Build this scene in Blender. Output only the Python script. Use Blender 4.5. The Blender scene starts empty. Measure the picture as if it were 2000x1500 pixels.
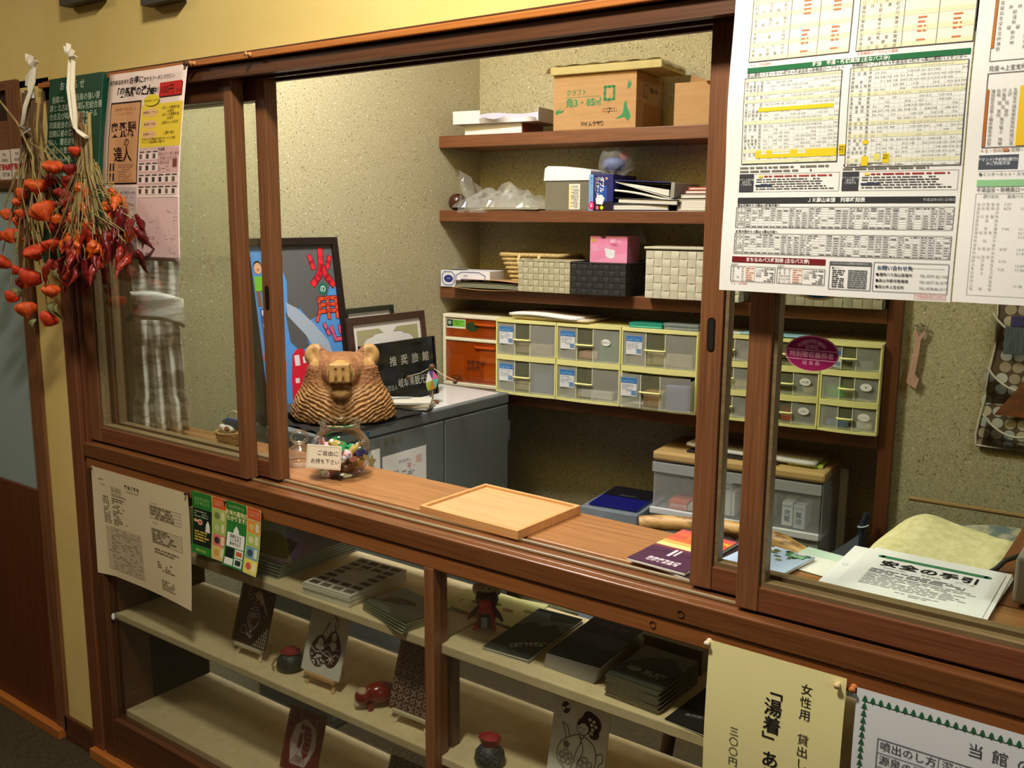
import bpy, math, random
from mathutils import Matrix, Vector, noise
PI = math.pi
S = bpy.context.scene
COL = S.collection

# ------------------------------------------------------------------ camera, light, exposure
cam = bpy.data.cameras.new('camera')
cam.sensor_width = 36.0
cam.lens = 1849.636 / 2000 * 36.0
cam.clip_start = 0.05
camo = bpy.data.objects.new('camera', cam)
COL.objects.link(camo)
yaw, pit, rol = -0.632227571, 0.173792525, -0.00727017
fw = Vector((math.sin(yaw) * math.cos(pit), math.cos(yaw) * math.cos(pit), -math.sin(pit)))
r0 = Vector((math.cos(yaw), -math.sin(yaw), 0))
d0 = fw.cross(r0)
rt = r0 * math.cos(rol) + d0 * math.sin(rol)
dn = d0 * math.cos(rol) - r0 * math.sin(rol)
M = Matrix.Identity(4)
for i in range(3):
    M[i][0], M[i][1], M[i][2] = rt[i], -dn[i], -fw[i]
M.translation = (0, -1.3, 1.52)
camo.matrix_world = M
S.camera = camo

w = bpy.data.worlds.new('world')
S.world = w
w.use_nodes = True
w.node_tree.nodes['Background'].inputs[0].default_value = (1.0, 0.9, 0.75, 1)
w.node_tree.nodes['Background'].inputs[1].default_value = 0.05

S.view_settings.view_transform = 'Standard'
S.view_settings.look = 'None'
S.view_settings.gamma = 1
S.view_settings.use_curve_mapping = False
S.view_settings.exposure = 0.0
S.cycles.max_bounces = 10
S.cycles.transparent_max_bounces = 24
S.cycles.caustics_reflective = False
S.cycles.caustics_refractive = False
S.cycles.sample_clamp_indirect = 6.0


def lamp(name, loc, size, watts, color, target=None, spread=PI):
    l = bpy.data.lights.new(name, 'AREA')
    l.shape = 'DISK'
    l.size = size
    l.energy = watts
    l.color = color
    l.spread = spread
    o = bpy.data.objects.new(name, l)
    o.location = loc
    if target:
        o.rotation_euler = (Vector(target) - Vector(loc)).to_track_quat('-Z', 'Y').to_euler()
    COL.objects.link(o)
    return o


lamp('assumed_lobby_ceiling_light', (-0.85, -0.76, 2.60), 0.24, 40, (1.0, 0.93, 0.80))  # unseen lamp, place assumed from the cast shadows; no fixture modelled
lamp('lobby_fill_left', (-3.2, -1.2, 2.60), 0.40, 12, (1.0, 0.90, 0.72))  # added fill, not a known fixture; brightens the dim left end
lamp('assumed_office_ceiling_light', (-1.74, 0.35, 2.64), 0.32, 36, (1.0, 0.98, 0.98))  # lamp out of view, assumed from shelf shadows on the left wall
lamp('office_fill_right', (0.7, 0.75, 2.64), 0.32, 10, (0.96, 0.98, 1.0))  # weak fill added for dark corners and faces turned to the right
lamp('assumed_daylight_right', (2.42, -1.6, 1.9), 1.0, 14, (0.84, 0.92, 1.0), (-0.3, -0.2, 1.2))  # bare area light added for assumed daylight; no window is built there


# ------------------------------------------------------------------ materials
def lin(c):
    return tuple(((x / 255) / 12.92 if x / 255 <= 0.04045 else ((x / 255 + 0.055) / 1.055) ** 2.4) for x in c)


MATS = {}


def nt(m):
    m.use_nodes = True
    return m.node_tree.nodes, m.node_tree.links, m.node_tree.nodes['Principled BSDF']


def mat(name, rgb, rough=0.6, metal=0.0, alpha=1.0, trans=0.0, spec=0.5, sub=0.0):
    if name in MATS:
        return MATS[name]
    m = bpy.data.materials.new(name)
    n, l, p = nt(m)
    p.inputs['Base Color'].default_value = (*lin(rgb), 1)
    p.inputs['Roughness'].default_value = rough
    p.inputs['Metallic'].default_value = metal
    p.inputs['Alpha'].default_value = alpha
    p.inputs['Transmission Weight'].default_value = trans
    p.inputs['Specular IOR Level'].default_value = spec
    if sub:
        p.inputs['Subsurface Weight'].default_value = sub
        p.inputs['Subsurface Radius'].default_value = (0.01, 0.004, 0.002)
    MATS[name] = m
    return m


def ink(rgb, rough=0.7):
    return mat('ink_%d_%d_%d' % tuple(rgb), rgb, rough, spec=0.25)


def noisy(name, ca, cb, scale=(8, 8, 8), rough=0.6, detail=6, bump=0.0, bumpscale=None, lo=0.35, hi=0.65, spec=0.5, alpha=1.0, coord='Object', dist=0.0):
    """two-colour procedural material driven by stretched noise"""
    if name in MATS:
        return MATS[name]
    m = bpy.data.materials.new(name)
    n, l, p = nt(m)
    tc = n.new('ShaderNodeTexCoord')
    mp = n.new('ShaderNodeMapping')
    mp.inputs['Scale'].default_value = scale
    no = n.new('ShaderNodeTexNoise')
    no.inputs['Scale'].default_value = 1.0
    no.inputs['Detail'].default_value = detail
    no.inputs['Roughness'].default_value = 0.65
    no.inputs['Distortion'].default_value = dist
    cr = n.new('ShaderNodeValToRGB')
    cr.color_ramp.elements[0].position = lo
    cr.color_ramp.elements[1].position = hi
    cr.color_ramp.elements[0].color = (*lin(ca), 1)
    cr.color_ramp.elements[1].color = (*lin(cb), 1)
    l.new(tc.outputs[coord], mp.inputs[0])
    l.new(mp.outputs[0], no.inputs['Vector'])
    l.new(no.outputs['Fac'], cr.inputs[0])
    l.new(cr.outputs[0], p.inputs['Base Color'])
    p.inputs['Roughness'].default_value = rough
    p.inputs['Specular IOR Level'].default_value = spec
    p.inputs['Alpha'].default_value = alpha
    if bump:
        b = n.new('ShaderNodeBump')
        b.inputs['Strength'].default_value = bump
        b.inputs['Distance'].default_value = 0.002
        if bumpscale:
            n2 = n.new('ShaderNodeTexNoise')
            n2.inputs['Scale'].default_value = bumpscale
            n2.inputs['Detail'].default_value = 4
            l.new(tc.outputs[coord], n2.inputs['Vector'])
            l.new(n2.outputs['Fac'], b.inputs['Height'])
        else:
            l.new(no.outputs['Fac'], b.inputs['Height'])
        l.new(b.outputs[0], p.inputs['Normal'])
    MATS[name] = m
    return m


def wood(name, ca, cb, axis='x', fine=160, along=5, rough=0.42, spec=0.5):
    sc = {'x': (along, fine, fine), 'y': (fine, along, fine), 'z': (fine, fine, along)}[axis]
    return noisy(name + '_' + axis, ca, cb, sc, rough, detail=4, bump=0.12, lo=0.3, hi=0.72, spec=spec, dist=0.4)


def glassmat(name, tint=(255, 255, 255), refl=1.0, ior=1.45, rough=0.0, maxr=1.0):
    if name in MATS:
        return MATS[name]
    m = bpy.data.materials.new(name)
    m.use_nodes = True
    n, l = m.node_tree.nodes, m.node_tree.links
    n.clear()
    out = n.new('ShaderNodeOutputMaterial')
    mix = n.new('ShaderNodeMixShader')
    tr = n.new('ShaderNodeBsdfTransparent')
    tr.inputs[0].default_value = (*lin(tint), 1)
    gl = n.new('ShaderNodeBsdfGlossy')
    gl.inputs['Roughness'].default_value = rough
    gl.inputs[0].default_value = (1, 1, 1, 1)
    fr = n.new('ShaderNodeFresnel')
    fr.inputs[0].default_value = ior
    mu = n.new('ShaderNodeMath')
    mu.operation = 'MULTIPLY'
    mu.inputs[1].default_value = refl
    l.new(fr.outputs[0], mu.inputs[0])
    l.new(mu.outputs[0], mix.inputs[0])
    l.new(tr.outputs[0], mix.inputs[1])
    l.new(gl.outputs[0], mix.inputs[2])
    l.new(mix.outputs[0], out.inputs[0])
    MATS[name] = m
    return m


def plaster(name, base, dark, light, scale=230.0, rough=0.9, bump=0.25, glint=True):
    """speckled wall plaster: dark and pale flecks with a few glints painted in as pale dots"""
    if name in MATS:
        return MATS[name]
    m = bpy.data.materials.new(name)
    n, l, p = nt(m)
    tc = n.new('ShaderNodeTexCoord')

    def nz(s, d=3):
        x = n.new('ShaderNodeTexNoise')
        x.inputs['Scale'].default_value = s
        x.inputs['Detail'].default_value = d
        l.new(tc.outputs['Object'], x.inputs['Vector'])
        return x

    def ramp(src, a, b, ca, cb):
        r = n.new('ShaderNodeValToRGB')
        r.color_ramp.elements[0].position = a
        r.color_ramp.elements[1].position = b
        r.color_ramp.elements[0].color = ca
        r.color_ramp.elements[1].color = cb
        l.new(src, r.inputs[0])
        return r

    n1 = nz(scale)
    n2 = nz(scale * 0.75, 2)
    n3 = nz(scale * 0.62, 2)
    base_r = ramp(n1.outputs['Fac'], 0.38, 0.62, (*lin([x * 0.86 for x in base]), 1), (*lin(base), 1))
    dk = ramp(n2.outputs['Fac'], 0.642, 0.695, (0, 0, 0, 1), (1, 1, 1, 1))
    lt = ramp(n3.outputs['Fac'], 0.62, 0.70, (0, 0, 0, 1), (1, 1, 1, 1))

    def mix(a, b, f):
        x = n.new('ShaderNodeMixRGB')
        l.new(f, x.inputs[0])
        l.new(a, x.inputs[1])
        x.inputs[2].default_value = b
        return x

    m1 = mix(base_r.outputs[0], (*lin(light), 1), lt.outputs[0])
    m2 = mix(m1.outputs[0], (*lin(dark), 1), dk.outputs[0])
    last = m2
    if glint:  # sparkle put into the base colour as scattered pale dots
        v = n.new('ShaderNodeTexVoronoi')
        v.inputs['Scale'].default_value = 60
        l.new(tc.outputs['Object'], v.inputs['Vector'])
        gm = ramp(v.outputs['Distance'], 0.10, 0.13, (1, 1, 1, 1), (0, 0, 0, 1))
        gs = n.new('ShaderNodeSeparateColor')
        l.new(v.outputs['Color'], gs.inputs[0])
        gt = n.new('ShaderNodeMath')
        gt.operation = 'GREATER_THAN'
        gt.inputs[1].default_value = 0.9
        l.new(gs.outputs[0], gt.inputs[0])
        gg = n.new('ShaderNodeMath')
        gg.operation = 'MULTIPLY'
        l.new(gm.outputs[0], gg.inputs[0])
        l.new(gt.outputs[0], gg.inputs[1])
        last = mix(m2.outputs[0], (0.95, 0.95, 0.85, 1), gg.outputs[0])
    l.new(last.outputs[0], p.inputs['Base Color'])
    p.inputs['Roughness'].default_value = rough
    p.inputs['Specular IOR Level'].default_value = 0.2
    b = n.new('ShaderNodeBump')
    b.inputs['Strength'].default_value = bump
    b.inputs['Distance'].default_value = 0.002
    l.new(n1.outputs['Fac'], b.inputs['Height'])
    l.new(b.outputs[0], p.inputs['Normal'])
    MATS[name] = m
    return m


# ------------------------------------------------------------------ mesh building
class MB:
    def __init__(s):
        s.v, s.f, s.m, s.s = [], [], [], []

    def add(s, vs, fs, m=0, smooth=False, X=None):
        k = len(s.v)
        if X is not None:
            vs = [X @ Vector(v) for v in vs]
        s.v += [tuple(v) for v in vs]
        for f in fs:
            s.f.append([k + i for i in f])
            s.m.append(m)
            s.s.append(smooth)
        return s

    def box(s, x0, x1, y0, y1, z0, z1, m=0, X=None):
        return s.add([(x0, y0, z0), (x1, y0, z0), (x1, y1, z0), (x0, y1, z0), (x0, y0, z1), (x1, y0, z1), (x1, y1, z1), (x0, y1, z1)],
                     [(0, 3, 2, 1), (4, 5, 6, 7), (0, 1, 5, 4), (1, 2, 6, 5), (2, 3, 7, 6), (3, 0, 4, 7)], m, False, X)

    def prism(s, poly, a0, a1, axis='y', m=0, smooth=False, X=None):
        """extrude a 2D outline along an axis (y: outline in xz, z: in xy, x: in yz)"""
        P = {'y': lambda p, a: (p[0], a, p[1]), 'z': lambda p, a: (p[0], p[1], a), 'x': lambda p, a: (a, p[0], p[1])}[axis]
        n = len(poly)
        vs = [P(p, a0) for p in poly] + [P(p, a1) for p in poly]
        s.add(vs, [tuple(range(n)), tuple(range(2 * n - 1, n - 1, -1))], m, False, X)
        return s.add(vs, [(i, i + n, (i + 1) % n + n, (i + 1) % n) for i in range(n)], m, smooth, X)

    def tube(s, pts, r, n=8, m=0, smooth=True, caps=True, X=None, flat=1.0):
        pts = [Vector(p) for p in pts]
        k = len(pts)
        rs = r if isinstance(r, (list, tuple)) else [r] * k
        vs, fs = [], []
        up = None
        for i, p in enumerate(pts):
            t = (pts[min(i + 1, k - 1)] - pts[max(i - 1, 0)])
            t = t.normalized() if t.length > 1e-9 else Vector((0, 0, 1))
            if up is None:
                up = Vector((0, 0, 1)) if abs(t.z) < 0.9 else Vector((1, 0, 0))
            a = t.cross(up)
            a = a.normalized() if a.length > 1e-6 else t.orthogonal().normalized()
            b = a.cross(t).normalized()
            up = b
            for j in range(n):
                q = 2 * PI * j / n
                vs.append(p + (a * math.cos(q) + b * math.sin(q) * flat) * rs[i])
        for i in range(k - 1):
            for j in range(n):
                j2 = (j + 1) % n
                fs.append((i * n + j, i * n + j2, (i + 1) * n + j2, (i + 1) * n + j))
        s.add(vs, fs, m, smooth, X)
        if caps:
            s.add(vs, [tuple(range(n - 1, -1, -1)), tuple((k - 1) * n + j for j in range(n))], m, False, X)
        return s

    def lathe(s, prof, n=24, m=0, c=(0, 0, 0), smooth=True, X=None):
        vs, fs = [], []
        for (r, z) in prof:
            for j in range(n):
                q = 2 * PI * j / n
                vs.append((c[0] + r * math.cos(q), c[1] + r * math.sin(q), c[2] + z))
        for i in range(len(prof) - 1):
            for j in range(n):
                j2 = (j + 1) % n
                fs.append((i * n + j, i * n + j2, (i + 1) * n + j2, (i + 1) * n + j))
        return s.add(vs, fs, m, smooth, X)

    def ball(s, c, r, n=16, k=10, m=0, X=None):
        rx, ry, rz = r if isinstance(r, (list, tuple)) else (r, r, r)
        vs, fs = [], []
        for i in range(k + 1):
            t = PI * i / k
            for j in range(n):
                q = 2 * PI * j / n
                vs.append((c[0] + rx * math.sin(t) * math.cos(q), c[1] + ry * math.sin(t) * math.sin(q), c[2] - rz * math.cos(t)))
        for i in range(k):
            for j in range(n):
                j2 = (j + 1) % n
                fs.append((i * n + j, i * n + j2, (i + 1) * n + j2, (i + 1) * n + j))
        return s.add(vs, fs, m, True, X)

    def grid(s, fn, nu, nv, m=0, smooth=True, X=None):
        vs = [fn(i / nu, j / nv) for j in range(nv + 1) for i in range(nu + 1)]
        fs = [(j * (nu + 1) + i, j * (nu + 1) + i + 1, (j + 1) * (nu + 1) + i + 1, (j + 1) * (nu + 1) + i) for j in range(nv) for i in range(nu)]
        return s.add(vs, fs, m, smooth, X)

    def mesh(s, name, mats):
        me = bpy.data.meshes.new(name)
        me.from_pydata(s.v, [], s.f)
        for mm in mats:
            me.materials.append(mm)
        me.polygons.foreach_set('material_index', s.m)
        me.polygons.foreach_set('use_smooth', s.s)
        me.update()
        return me


def ob(name, mb, mats, parent=None, loc=(0, 0, 0), rz=0.0, bev=0.0, thick=0.0, rot=None, segs=2):
    if not isinstance(mats, (list, tuple)):
        mats = [mats]
    o = bpy.data.objects.new(name, mb.mesh(name, mats))
    COL.objects.link(o)
    o.location = loc
    o.rotation_euler = rot if rot else (0, 0, rz)
    if parent is not None:
        o.parent = parent
    if thick:
        x = o.modifiers.new('thickness', 'SOLIDIFY')
        x.thickness = thick
        x.offset = 0
    if bev:
        x = o.modifiers.new('bevel', 'BEVEL')
        x.width = bev
        x.segments = segs
        x.limit_method = 'ANGLE'
    return o


def tag(o, label, cat, group=None):
    o['label'] = label
    o['category'] = cat
    if group:
        o['group'] = group
    return o


def thing(name, label, cat, loc=(0, 0, 0), rz=0.0, group=None, rot=None):
    o = bpy.data.objects.new(name, None)
    o.empty_display_size = 0.02
    COL.objects.link(o)
    o.location = loc
    o.rotation_euler = rot if rot else (0, 0, rz)
    return tag(o, label, cat, group)


def struct(name, mb, mats, parent=None, bev=0.0):
    o = ob(name, mb, mats, parent, bev=bev)
    o['kind'] = 'structure'
    return o


def stuff(o):
    o['kind'] = 'stuff'
    return o


def copy_tree(src, loc=None, rz=None, label=None):
    """a thing and its parts copied one object at a time, mesh data shared"""
    r = src.copy()
    COL.objects.link(r)
    if loc:
        r.location = loc
    if rz is not None:
        r.rotation_euler = (0, 0, rz)
    if label:
        r['label'] = label
    for ch in list(src.children):
        c = ch.copy()
        COL.objects.link(c)
        c.parent = r
        for g in list(ch.children):
            d = g.copy()
            COL.objects.link(d)
            d.parent = c
    return r


# ------------------------------------------------------------------ printed sheets
SHEETS = []


class Sheet:
    """print on a flat or bent sheet: local u to the right, v up, seen from -y"""

    def __init__(s, w, h, bend=None):
        s.w, s.h = w, h
        s.bend = bend or (lambda u, v: (u, 0.0, v))
        s.mb = MB()
        s.mats = []
        s.fonts = []
        s.layer = 1
        s.parent = None
        s.X = None
        SHEETS.append(s)

    def mi(s, rgb):
        m = ink(rgb) if not hasattr(rgb, 'node_tree') else rgb
        if m not in s.mats:
            s.mats.append(m)
        return s.mats.index(m)

    def P(s, u, v, lay):
        e = 1e-4
        a = Vector(s.bend(u, v))
        n = (Vector(s.bend(u, v + e)) - a).cross(Vector(s.bend(u + e, v)) - a)
        n = n.normalized() if n.length else Vector((0, -1, 0))
        if n.y > 0:
            n = -n
        return tuple(a + n * (0.0004 + 0.00018 * lay))

    def rect(s, u0, v0, u1, v1, rgb, lay=1, nu=1, nv=1):
        m = s.mi(rgb)
        nu, nv = max(nu, int(abs(u1 - u0) / 0.022) + 1), max(nv, int(abs(v1 - v0) / 0.022) + 1)
        s.mb.grid(lambda a, b: s.P(u0 + (u1 - u0) * a, v0 + (v1 - v0) * b, lay), nu, nv, m, False)
        return s

    def poly(s, pts, rgb, lay=1):
        m = s.mi(rgb)
        s.mb.add([s.P(u, v, lay) for u, v in pts], [tuple(range(len(pts)))], m)
        return s

    def disc(s, u, v, ru, rv, rgb, lay=1, n=24):
        return s.poly([(u + ru * math.cos(2 * PI * i / n), v + rv * math.sin(2 * PI * i / n)) for i in range(n)], rgb, lay)

    def line(s, pts, wd, rgb, lay=1, closed=False):
        m = s.mi(rgb)
        if closed:
            pts = list(pts) + [pts[0]]
        segs = []
        for (a, b), (c, d) in zip(pts, pts[1:]):
            k = int(math.hypot(c - a, d - b) / 0.03) + 1
            segs += [((a + (c - a) * i / k, b + (d - b) * i / k), (a + (c - a) * (i + 1) / k, b + (d - b) * (i + 1) / k)) for i in range(k)]
        for (a, b), (c, d) in segs:
            L = math.hypot(c - a, d - b) or 1e-6
            nx, ny = -(d - b) / L * wd / 2, (c - a) / L * wd / 2
            ex, ey = (c - a) / L * wd / 3, (d - b) / L * wd / 3
            s.mb.add([s.P(a + nx - ex, b + ny - ey, lay), s.P(a - nx - ex, b - ny - ey, lay), s.P(c - nx + ex, d - ny + ey, lay), s.P(c + nx + ex, d + ny + ey, lay)], [(0, 1, 2, 3)], m)
        return s

    def frame(s, u0, v0, u1, v1, wd, rgb, lay=2):
        return s.line([(u0, v0), (u1, v0), (u1, v1), (u0, v1)], wd, rgb, lay, True)

    def text(s, body, u, v, size, rgb=(25, 25, 25), align='LEFT', bold=0.0, lay=2, sx=1.0, lead=1.0, rot=0.0, shear=0.0, space=1.0):
        c = bpy.data.curves.new('lettering', 'FONT')
        c.body = body
        c.size = size
        c.align_x = align
        c.offset = bold * size
        c.resolution_u = 2
        c.space_line = lead
        c.space_character = space
        c.shear = shear
        o = bpy.data.objects.new('lettering', c)
        COL.objects.link(o)
        s.fonts.append((o, u, v, s.mi(rgb), lay, sx, rot))
        return s

    def tate(s, body, u, v, size, rgb=(25, 25, 25), bold=0.0, lay=2, step=1.05, **k):
        """vertical Japanese writing, one character below another"""
        for i, ch in enumerate(body):
            if ch in '「」ー〜（）':
                s.text(ch, u + size * 0.10, v - size * step * i - size * (0.50 if ch == '「' else 0.42), size, rgb, 'CENTER', bold, lay, rot=-PI / 2)
            elif ch != '　':
                s.text(ch, u + size / 2, v - size * step * i - size * 0.85, size, rgb, 'CENTER', bold, lay, **k)
        return s

    def fine(s, u0, v0, u1, v1, rows, rgb=(90, 90, 90), seed=1, fill=0.8, hgt=0.5, lay=1, ragged=0.25):
        """print too small to read: rows of short word-like strokes"""
        R = random.Random(seed)
        st = (v1 - v0) / rows
        m = s.mi(rgb)
        for i in range(rows):
            y = v1 - st * (i + 0.5)
            u = u0
            end = u1 - (u1 - u0) * ragged * R.random()
            while u < end:
                L = st * R.uniform(0.8, 3.2)
                if R.random() < fill:
                    b = min(u + L, end)
                    s.mb.add([s.P(u, y - st * hgt / 2, lay), s.P(b, y - st * hgt / 2, lay), s.P(b, y + st * hgt / 2, lay), s.P(u, y + st * hgt / 2, lay)], [(0, 1, 2, 3)], m)
                u += L + st * R.uniform(0.25, 0.6)
        return s

    def paper(s, name, mt, parent=None, nu=1, nv=1, thick=0.0, **k):
        mb = MB()
        mb.grid(lambda a, b: s.bend(a * s.w, b * s.h), nu, nv, 0, nu > 1 or nv > 1)
        o = ob(name, mb, mt, parent, thick=thick, **k)
        s.parent = o
        return o

    def on(s, parent, X=None):
        s.parent = parent
        s.X = X
        return s


def finish_prints():
    bpy.context.view_layer.update()
    dg = bpy.context.evaluated_depsgraph_get()
    dead = []
    for s in SHEETS:
        for (o, u, v, m, lay, sx, rot) in s.fonts:
            me = o.evaluated_get(dg).to_mesh()
            ca, sa = math.cos(rot), math.sin(rot)
            vs = []
            for q in me.vertices:
                x, y = q.co.x * sx, q.co.y
                vs.append(s.P(u + x * ca - y * sa, v + x * sa + y * ca, lay))
            s.mb.add(vs, [tuple(p.vertices) for p in me.polygons], m)
            o.evaluated_get(dg).to_mesh_clear()
            dead.append(o)
        if s.mb.f and s.parent is not None:
            if s.X is not None:
                s.mb.v = [tuple(s.X @ Vector(q)) for q in s.mb.v]
            ob('print', s.mb, s.mats, s.parent)
    for o in dead:
        c = o.data
        bpy.data.objects.remove(o)
        bpy.data.curves.remove(c)


FLAT = Matrix.Rotation(-PI / 2, 4, 'X')     # a sheet laid down: v points to +y, print faces up
Rx = lambda a: Matrix.Rotation(a, 4, 'X')
Ry = lambda a: Matrix.Rotation(a, 4, 'Y')
Rz = lambda a: Matrix.Rotation(a, 4, 'Z')
Tr = lambda x, y, z: Matrix.Translation((x, y, z))

# ------------------------------------------------------------------ shared materials
W_FRAME = [wood('frame_wood', (104, 64, 38), (142, 94, 58), a) for a in 'xyz']
W_RED = [wood('red_brown_wood', (100, 56, 33), (132, 80, 48), a) for a in 'xyz']
W_DARK = [wood('dark_wood', (74, 42, 22), (102, 62, 34), a) for a in 'xyz']
W_ORANGE = [wood('orange_wood', (168, 96, 38), (196, 122, 56), a) for a in 'xyz']
W_COUNTER = wood('counter_wood', (140, 94, 54), (172, 122, 74), 'x', 120, 4, 0.32)
W_SHELF = wood('shelf_wood', (98, 60, 36), (128, 80, 50), 'x', 110, 5, 0.4)
W_LIGHT = wood('light_wood', (190, 152, 102), (208, 172, 120), 'x', 90, 5, 0.3)
W_TRACK = wood('track_wood', (112, 92, 62), (140, 118, 84), 'x', 120, 5, 0.4)
BOARD = noisy('cream_board', (222, 200, 156), (234, 214, 172), (30, 30, 30), 0.6, spec=0.3)
GLASS = glassmat('window_glass', (250, 252, 248), 0.3)
CLEAR = glassmat('clear_film', (244, 246, 244), 1.0, 1.5, 0.05)
WALL_Y = noisy('yellow_wall_paint', (226, 198, 118), (234, 208, 132), (3, 3, 3), 0.85, bump=0.15, bumpscale=260, spec=0.2)
WALL_O = plaster('speckled_plaster', (192, 185, 148), (104, 92, 66), (212, 206, 172))
PAPER = mat('white_paper', (240, 238, 232), 0.75, spec=0.2)
BLACK = mat('black_plastic', (26, 25, 24), 0.45)

# ------------------------------------------------------------------ the setting
TH = math.radians(5.5)
AM = Tr(-2.3, 1.38, 0) @ Rz(TH)                 # frame of the shelf recess: along, inwards, up


def al(a, b, z):
    return tuple(AM @ Vector((a, b, z)))


struct('floor', MB().box(-4.6, 2.6, -3.6, 3.2, -0.05, 0.0), noisy('carpet', (52, 44, 32), (84, 74, 54), (40, 420, 90), 0.95, bump=0.5, spec=0.1))
struct('ceiling', MB().box(-4.6, 2.6, -3.6, 3.2, 2.72, 2.8), mat('ceiling_white', (236, 228, 206), 0.9))
struct('wall_rear', MB().box(-4.6, 2.6, -3.6, -3.5, 0, 2.72), mat('lobby_cream', (150, 124, 86), 0.9))
struct('wall_side', MB().box(-4.6, -4.5, -3.5, 3.2, 0, 2.72), mat('lobby_cream', (150, 124, 86)))
struct('wall_right', MB().box(2.5, 2.6, -3.5, 3.2, 0, 2.72), mat('lobby_cream', (150, 124, 86)))
f = MB()
f.box(-4.5, -3.45, 0.006, 0.12, 0, 1.86)
f.box(-2.555, -2.41, 0.006, 0.12, 0, 1.86)
f.box(-4.5, 2.5, 0.006, 0.12, 1.843, 2.72)
f.box(0.42, 2.5, 0.006, 0.12, 0, 1.86)
struct('wall_front', f, WALL_Y)
struct('wall_left', MB().box(-2.42, -2.30, 0.12, 1.80, 0, 2.72), WALL_O)
b = MB()
b.box(-0.06, 1.62, 0.24, 0.36, 0, 2.72)
ob_wb = struct('wall_back', b, WALL_O)
ob_wb.matrix_world = AM
ob_wr = struct('wall_back_right', MB().box(1.613, 4.9, 0.02, 0.36, 0, 2.72), WALL_O)
ob_wr.matrix_world = AM
ob_wr.name = 'wall_recess'
struct('trim_1', MB().box(-2.43, 0.45, -0.012, 0.006, 1.832, 1.844), W_ORANGE[0], bev=0.002)
f = MB()
for y0, y1 in ((0.0, 0.018), (0.050, 0.060), (0.094, 0.106)):
    f.box(-2.43, 0.45, y0, y1, 1.803, 1.832)
f.box(-2.43, 0.45, 0.0, 0.12, 1.828, 1.850)
struct('trim_2', f, W_DARK[0])
f = MB()
f.box(-2.421, -2.371, 0.0, 0.125, 0, 1.832)
f.box(-2.371, -2.360, 0.012, 0.125, 0.87, 1.832)
struct('trim_3', f, W_RED[2], bev=0.003)
struct('trim_4', MB().box(0.36, 0.43, 0.0, 0.125, 0, 1.832), W_RED[2])
struct('baseboard_front', MB().box(-2.565, -2.42, -0.004, 0.008, 0, 0.075), W_DARK[0])

# lobby sliding door at the far left
D = struct('door_1', MB().box(-2.612, -2.556, -0.004, 0.03, 0.03, 1.865), W_FRAME[2])
b = MB()
b.box(-3.45, -3.39, -0.004, 0.03, 0.03, 1.865)
ob('stile', b, W_FRAME[2], D)
ob('top_rail', MB().box(-3.39, -2.612, -0.004, 0.03, 1.842, 1.865), W_FRAME[0], D)
ob('transom_panel', MB().box(-3.39, -2.612, 0.012, 0.02, 1.765, 1.842), mat('dark_panel', (46, 24, 12), 0.5), D)
ob('upper_panel', MB().box(-3.39, -2.612, 0.002, 0.02, 1.605, 1.765), W_FRAME[0], D)
ob('glass_rail', MB().box(-3.39, -2.612, -0.001, 0.026, 1.588, 1.606), W_DARK[0], D)
ob('frosted_pane', MB().box(-3.39, -2.612, 0.010, 0.016, 0.745, 1.588), mat('frosted_glass', (150, 170, 166), 0.45), D)
ob('lower_panel', MB().box(-3.39, -2.612, 0.0, 0.02, 0.03, 0.745), wood('door_wood', (84, 42, 18), (104, 56, 27), 'z', 60, 4), D)
struct('trim_5', MB().box(-3.45, -2.575, -0.02, 0.006, 0, 0.030), W_ORANGE[0], bev=0.002)

# ------------------------------------------------------------------ sliding glass sashes above the counter
def sash(name, label, x0, x1, y0, w_l, w_r, pull=None, zb=0.930, zt=1.812):
    t = thing(name, label, 'window sash', ((x0 + x1) / 2, y0, zb), 0, 'sliding sashes of the reception window')
    cx = (x0 + x1) / 2
    h = zt - zb
    d = 0.033
    a, c = x0 - cx, x1 - cx
    ob('stile', MB().box(a, a + w_l, 0, d, 0, h), W_FRAME[2], t, bev=0.002)
    ob('stile', MB().box(c - w_r, c, 0, d, 0, h), W_FRAME[2], t, bev=0.002)
    ob('bottom_rail', MB().box(a + w_l, c - w_r, 0.001, d - 0.001, 0, 0.040), W_RED[0], t, bev=0.002)
    ob('top_rail', MB().box(a + w_l, c - w_r, 0.001, d - 0.001, h - 0.05, h), W_DARK[0], t, bev=0.002)
    bd = MB()
    bd.box(a + w_l, c - w_r, 0.006, 0.026, 0.040, 0.047)
    bd.box(a + w_l, a + w_l + 0.007, 0.006, 0.026, 0.047, h - 0.05)
    bd.box(c - w_r - 0.007, c - w_r, 0.006, 0.026, 0.047, h - 0.05)
    ob('glazing_bead', bd, W_TRACK, t)
    ob('glass_pane', MB().box(a + w_l, c - w_r, 0.015, 0.0165, 0.044, h - 0.05), GLASS, t)
    if pull:
        px, pz = pull[0] - cx, pull[1] - zb
        pl = ob('finger_pull', MB().prism([(px + 0.0065 * math.cos(q) , pz + (0.020 if math.sin(q) > 0 else -0.020) + 0.0065 * math.sin(q)) for q in [2 * PI * i / 16 for i in range(16)]], -0.0012, 0.002), mat('bronze_rim', (58, 42, 28), 0.35, 0.7), t)
        ob('recess', MB().prism([(px + 0.0042 * math.cos(q), pz + (0.0195 if math.sin(q) > 0 else -0.0195) + 0.0042 * math.sin(q)) for q in [2 * PI * i / 16 for i in range(16)]], -0.0016, 0.0005), mat('recess_black', (16, 12, 10), 0.6), pl)
    return t


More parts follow.
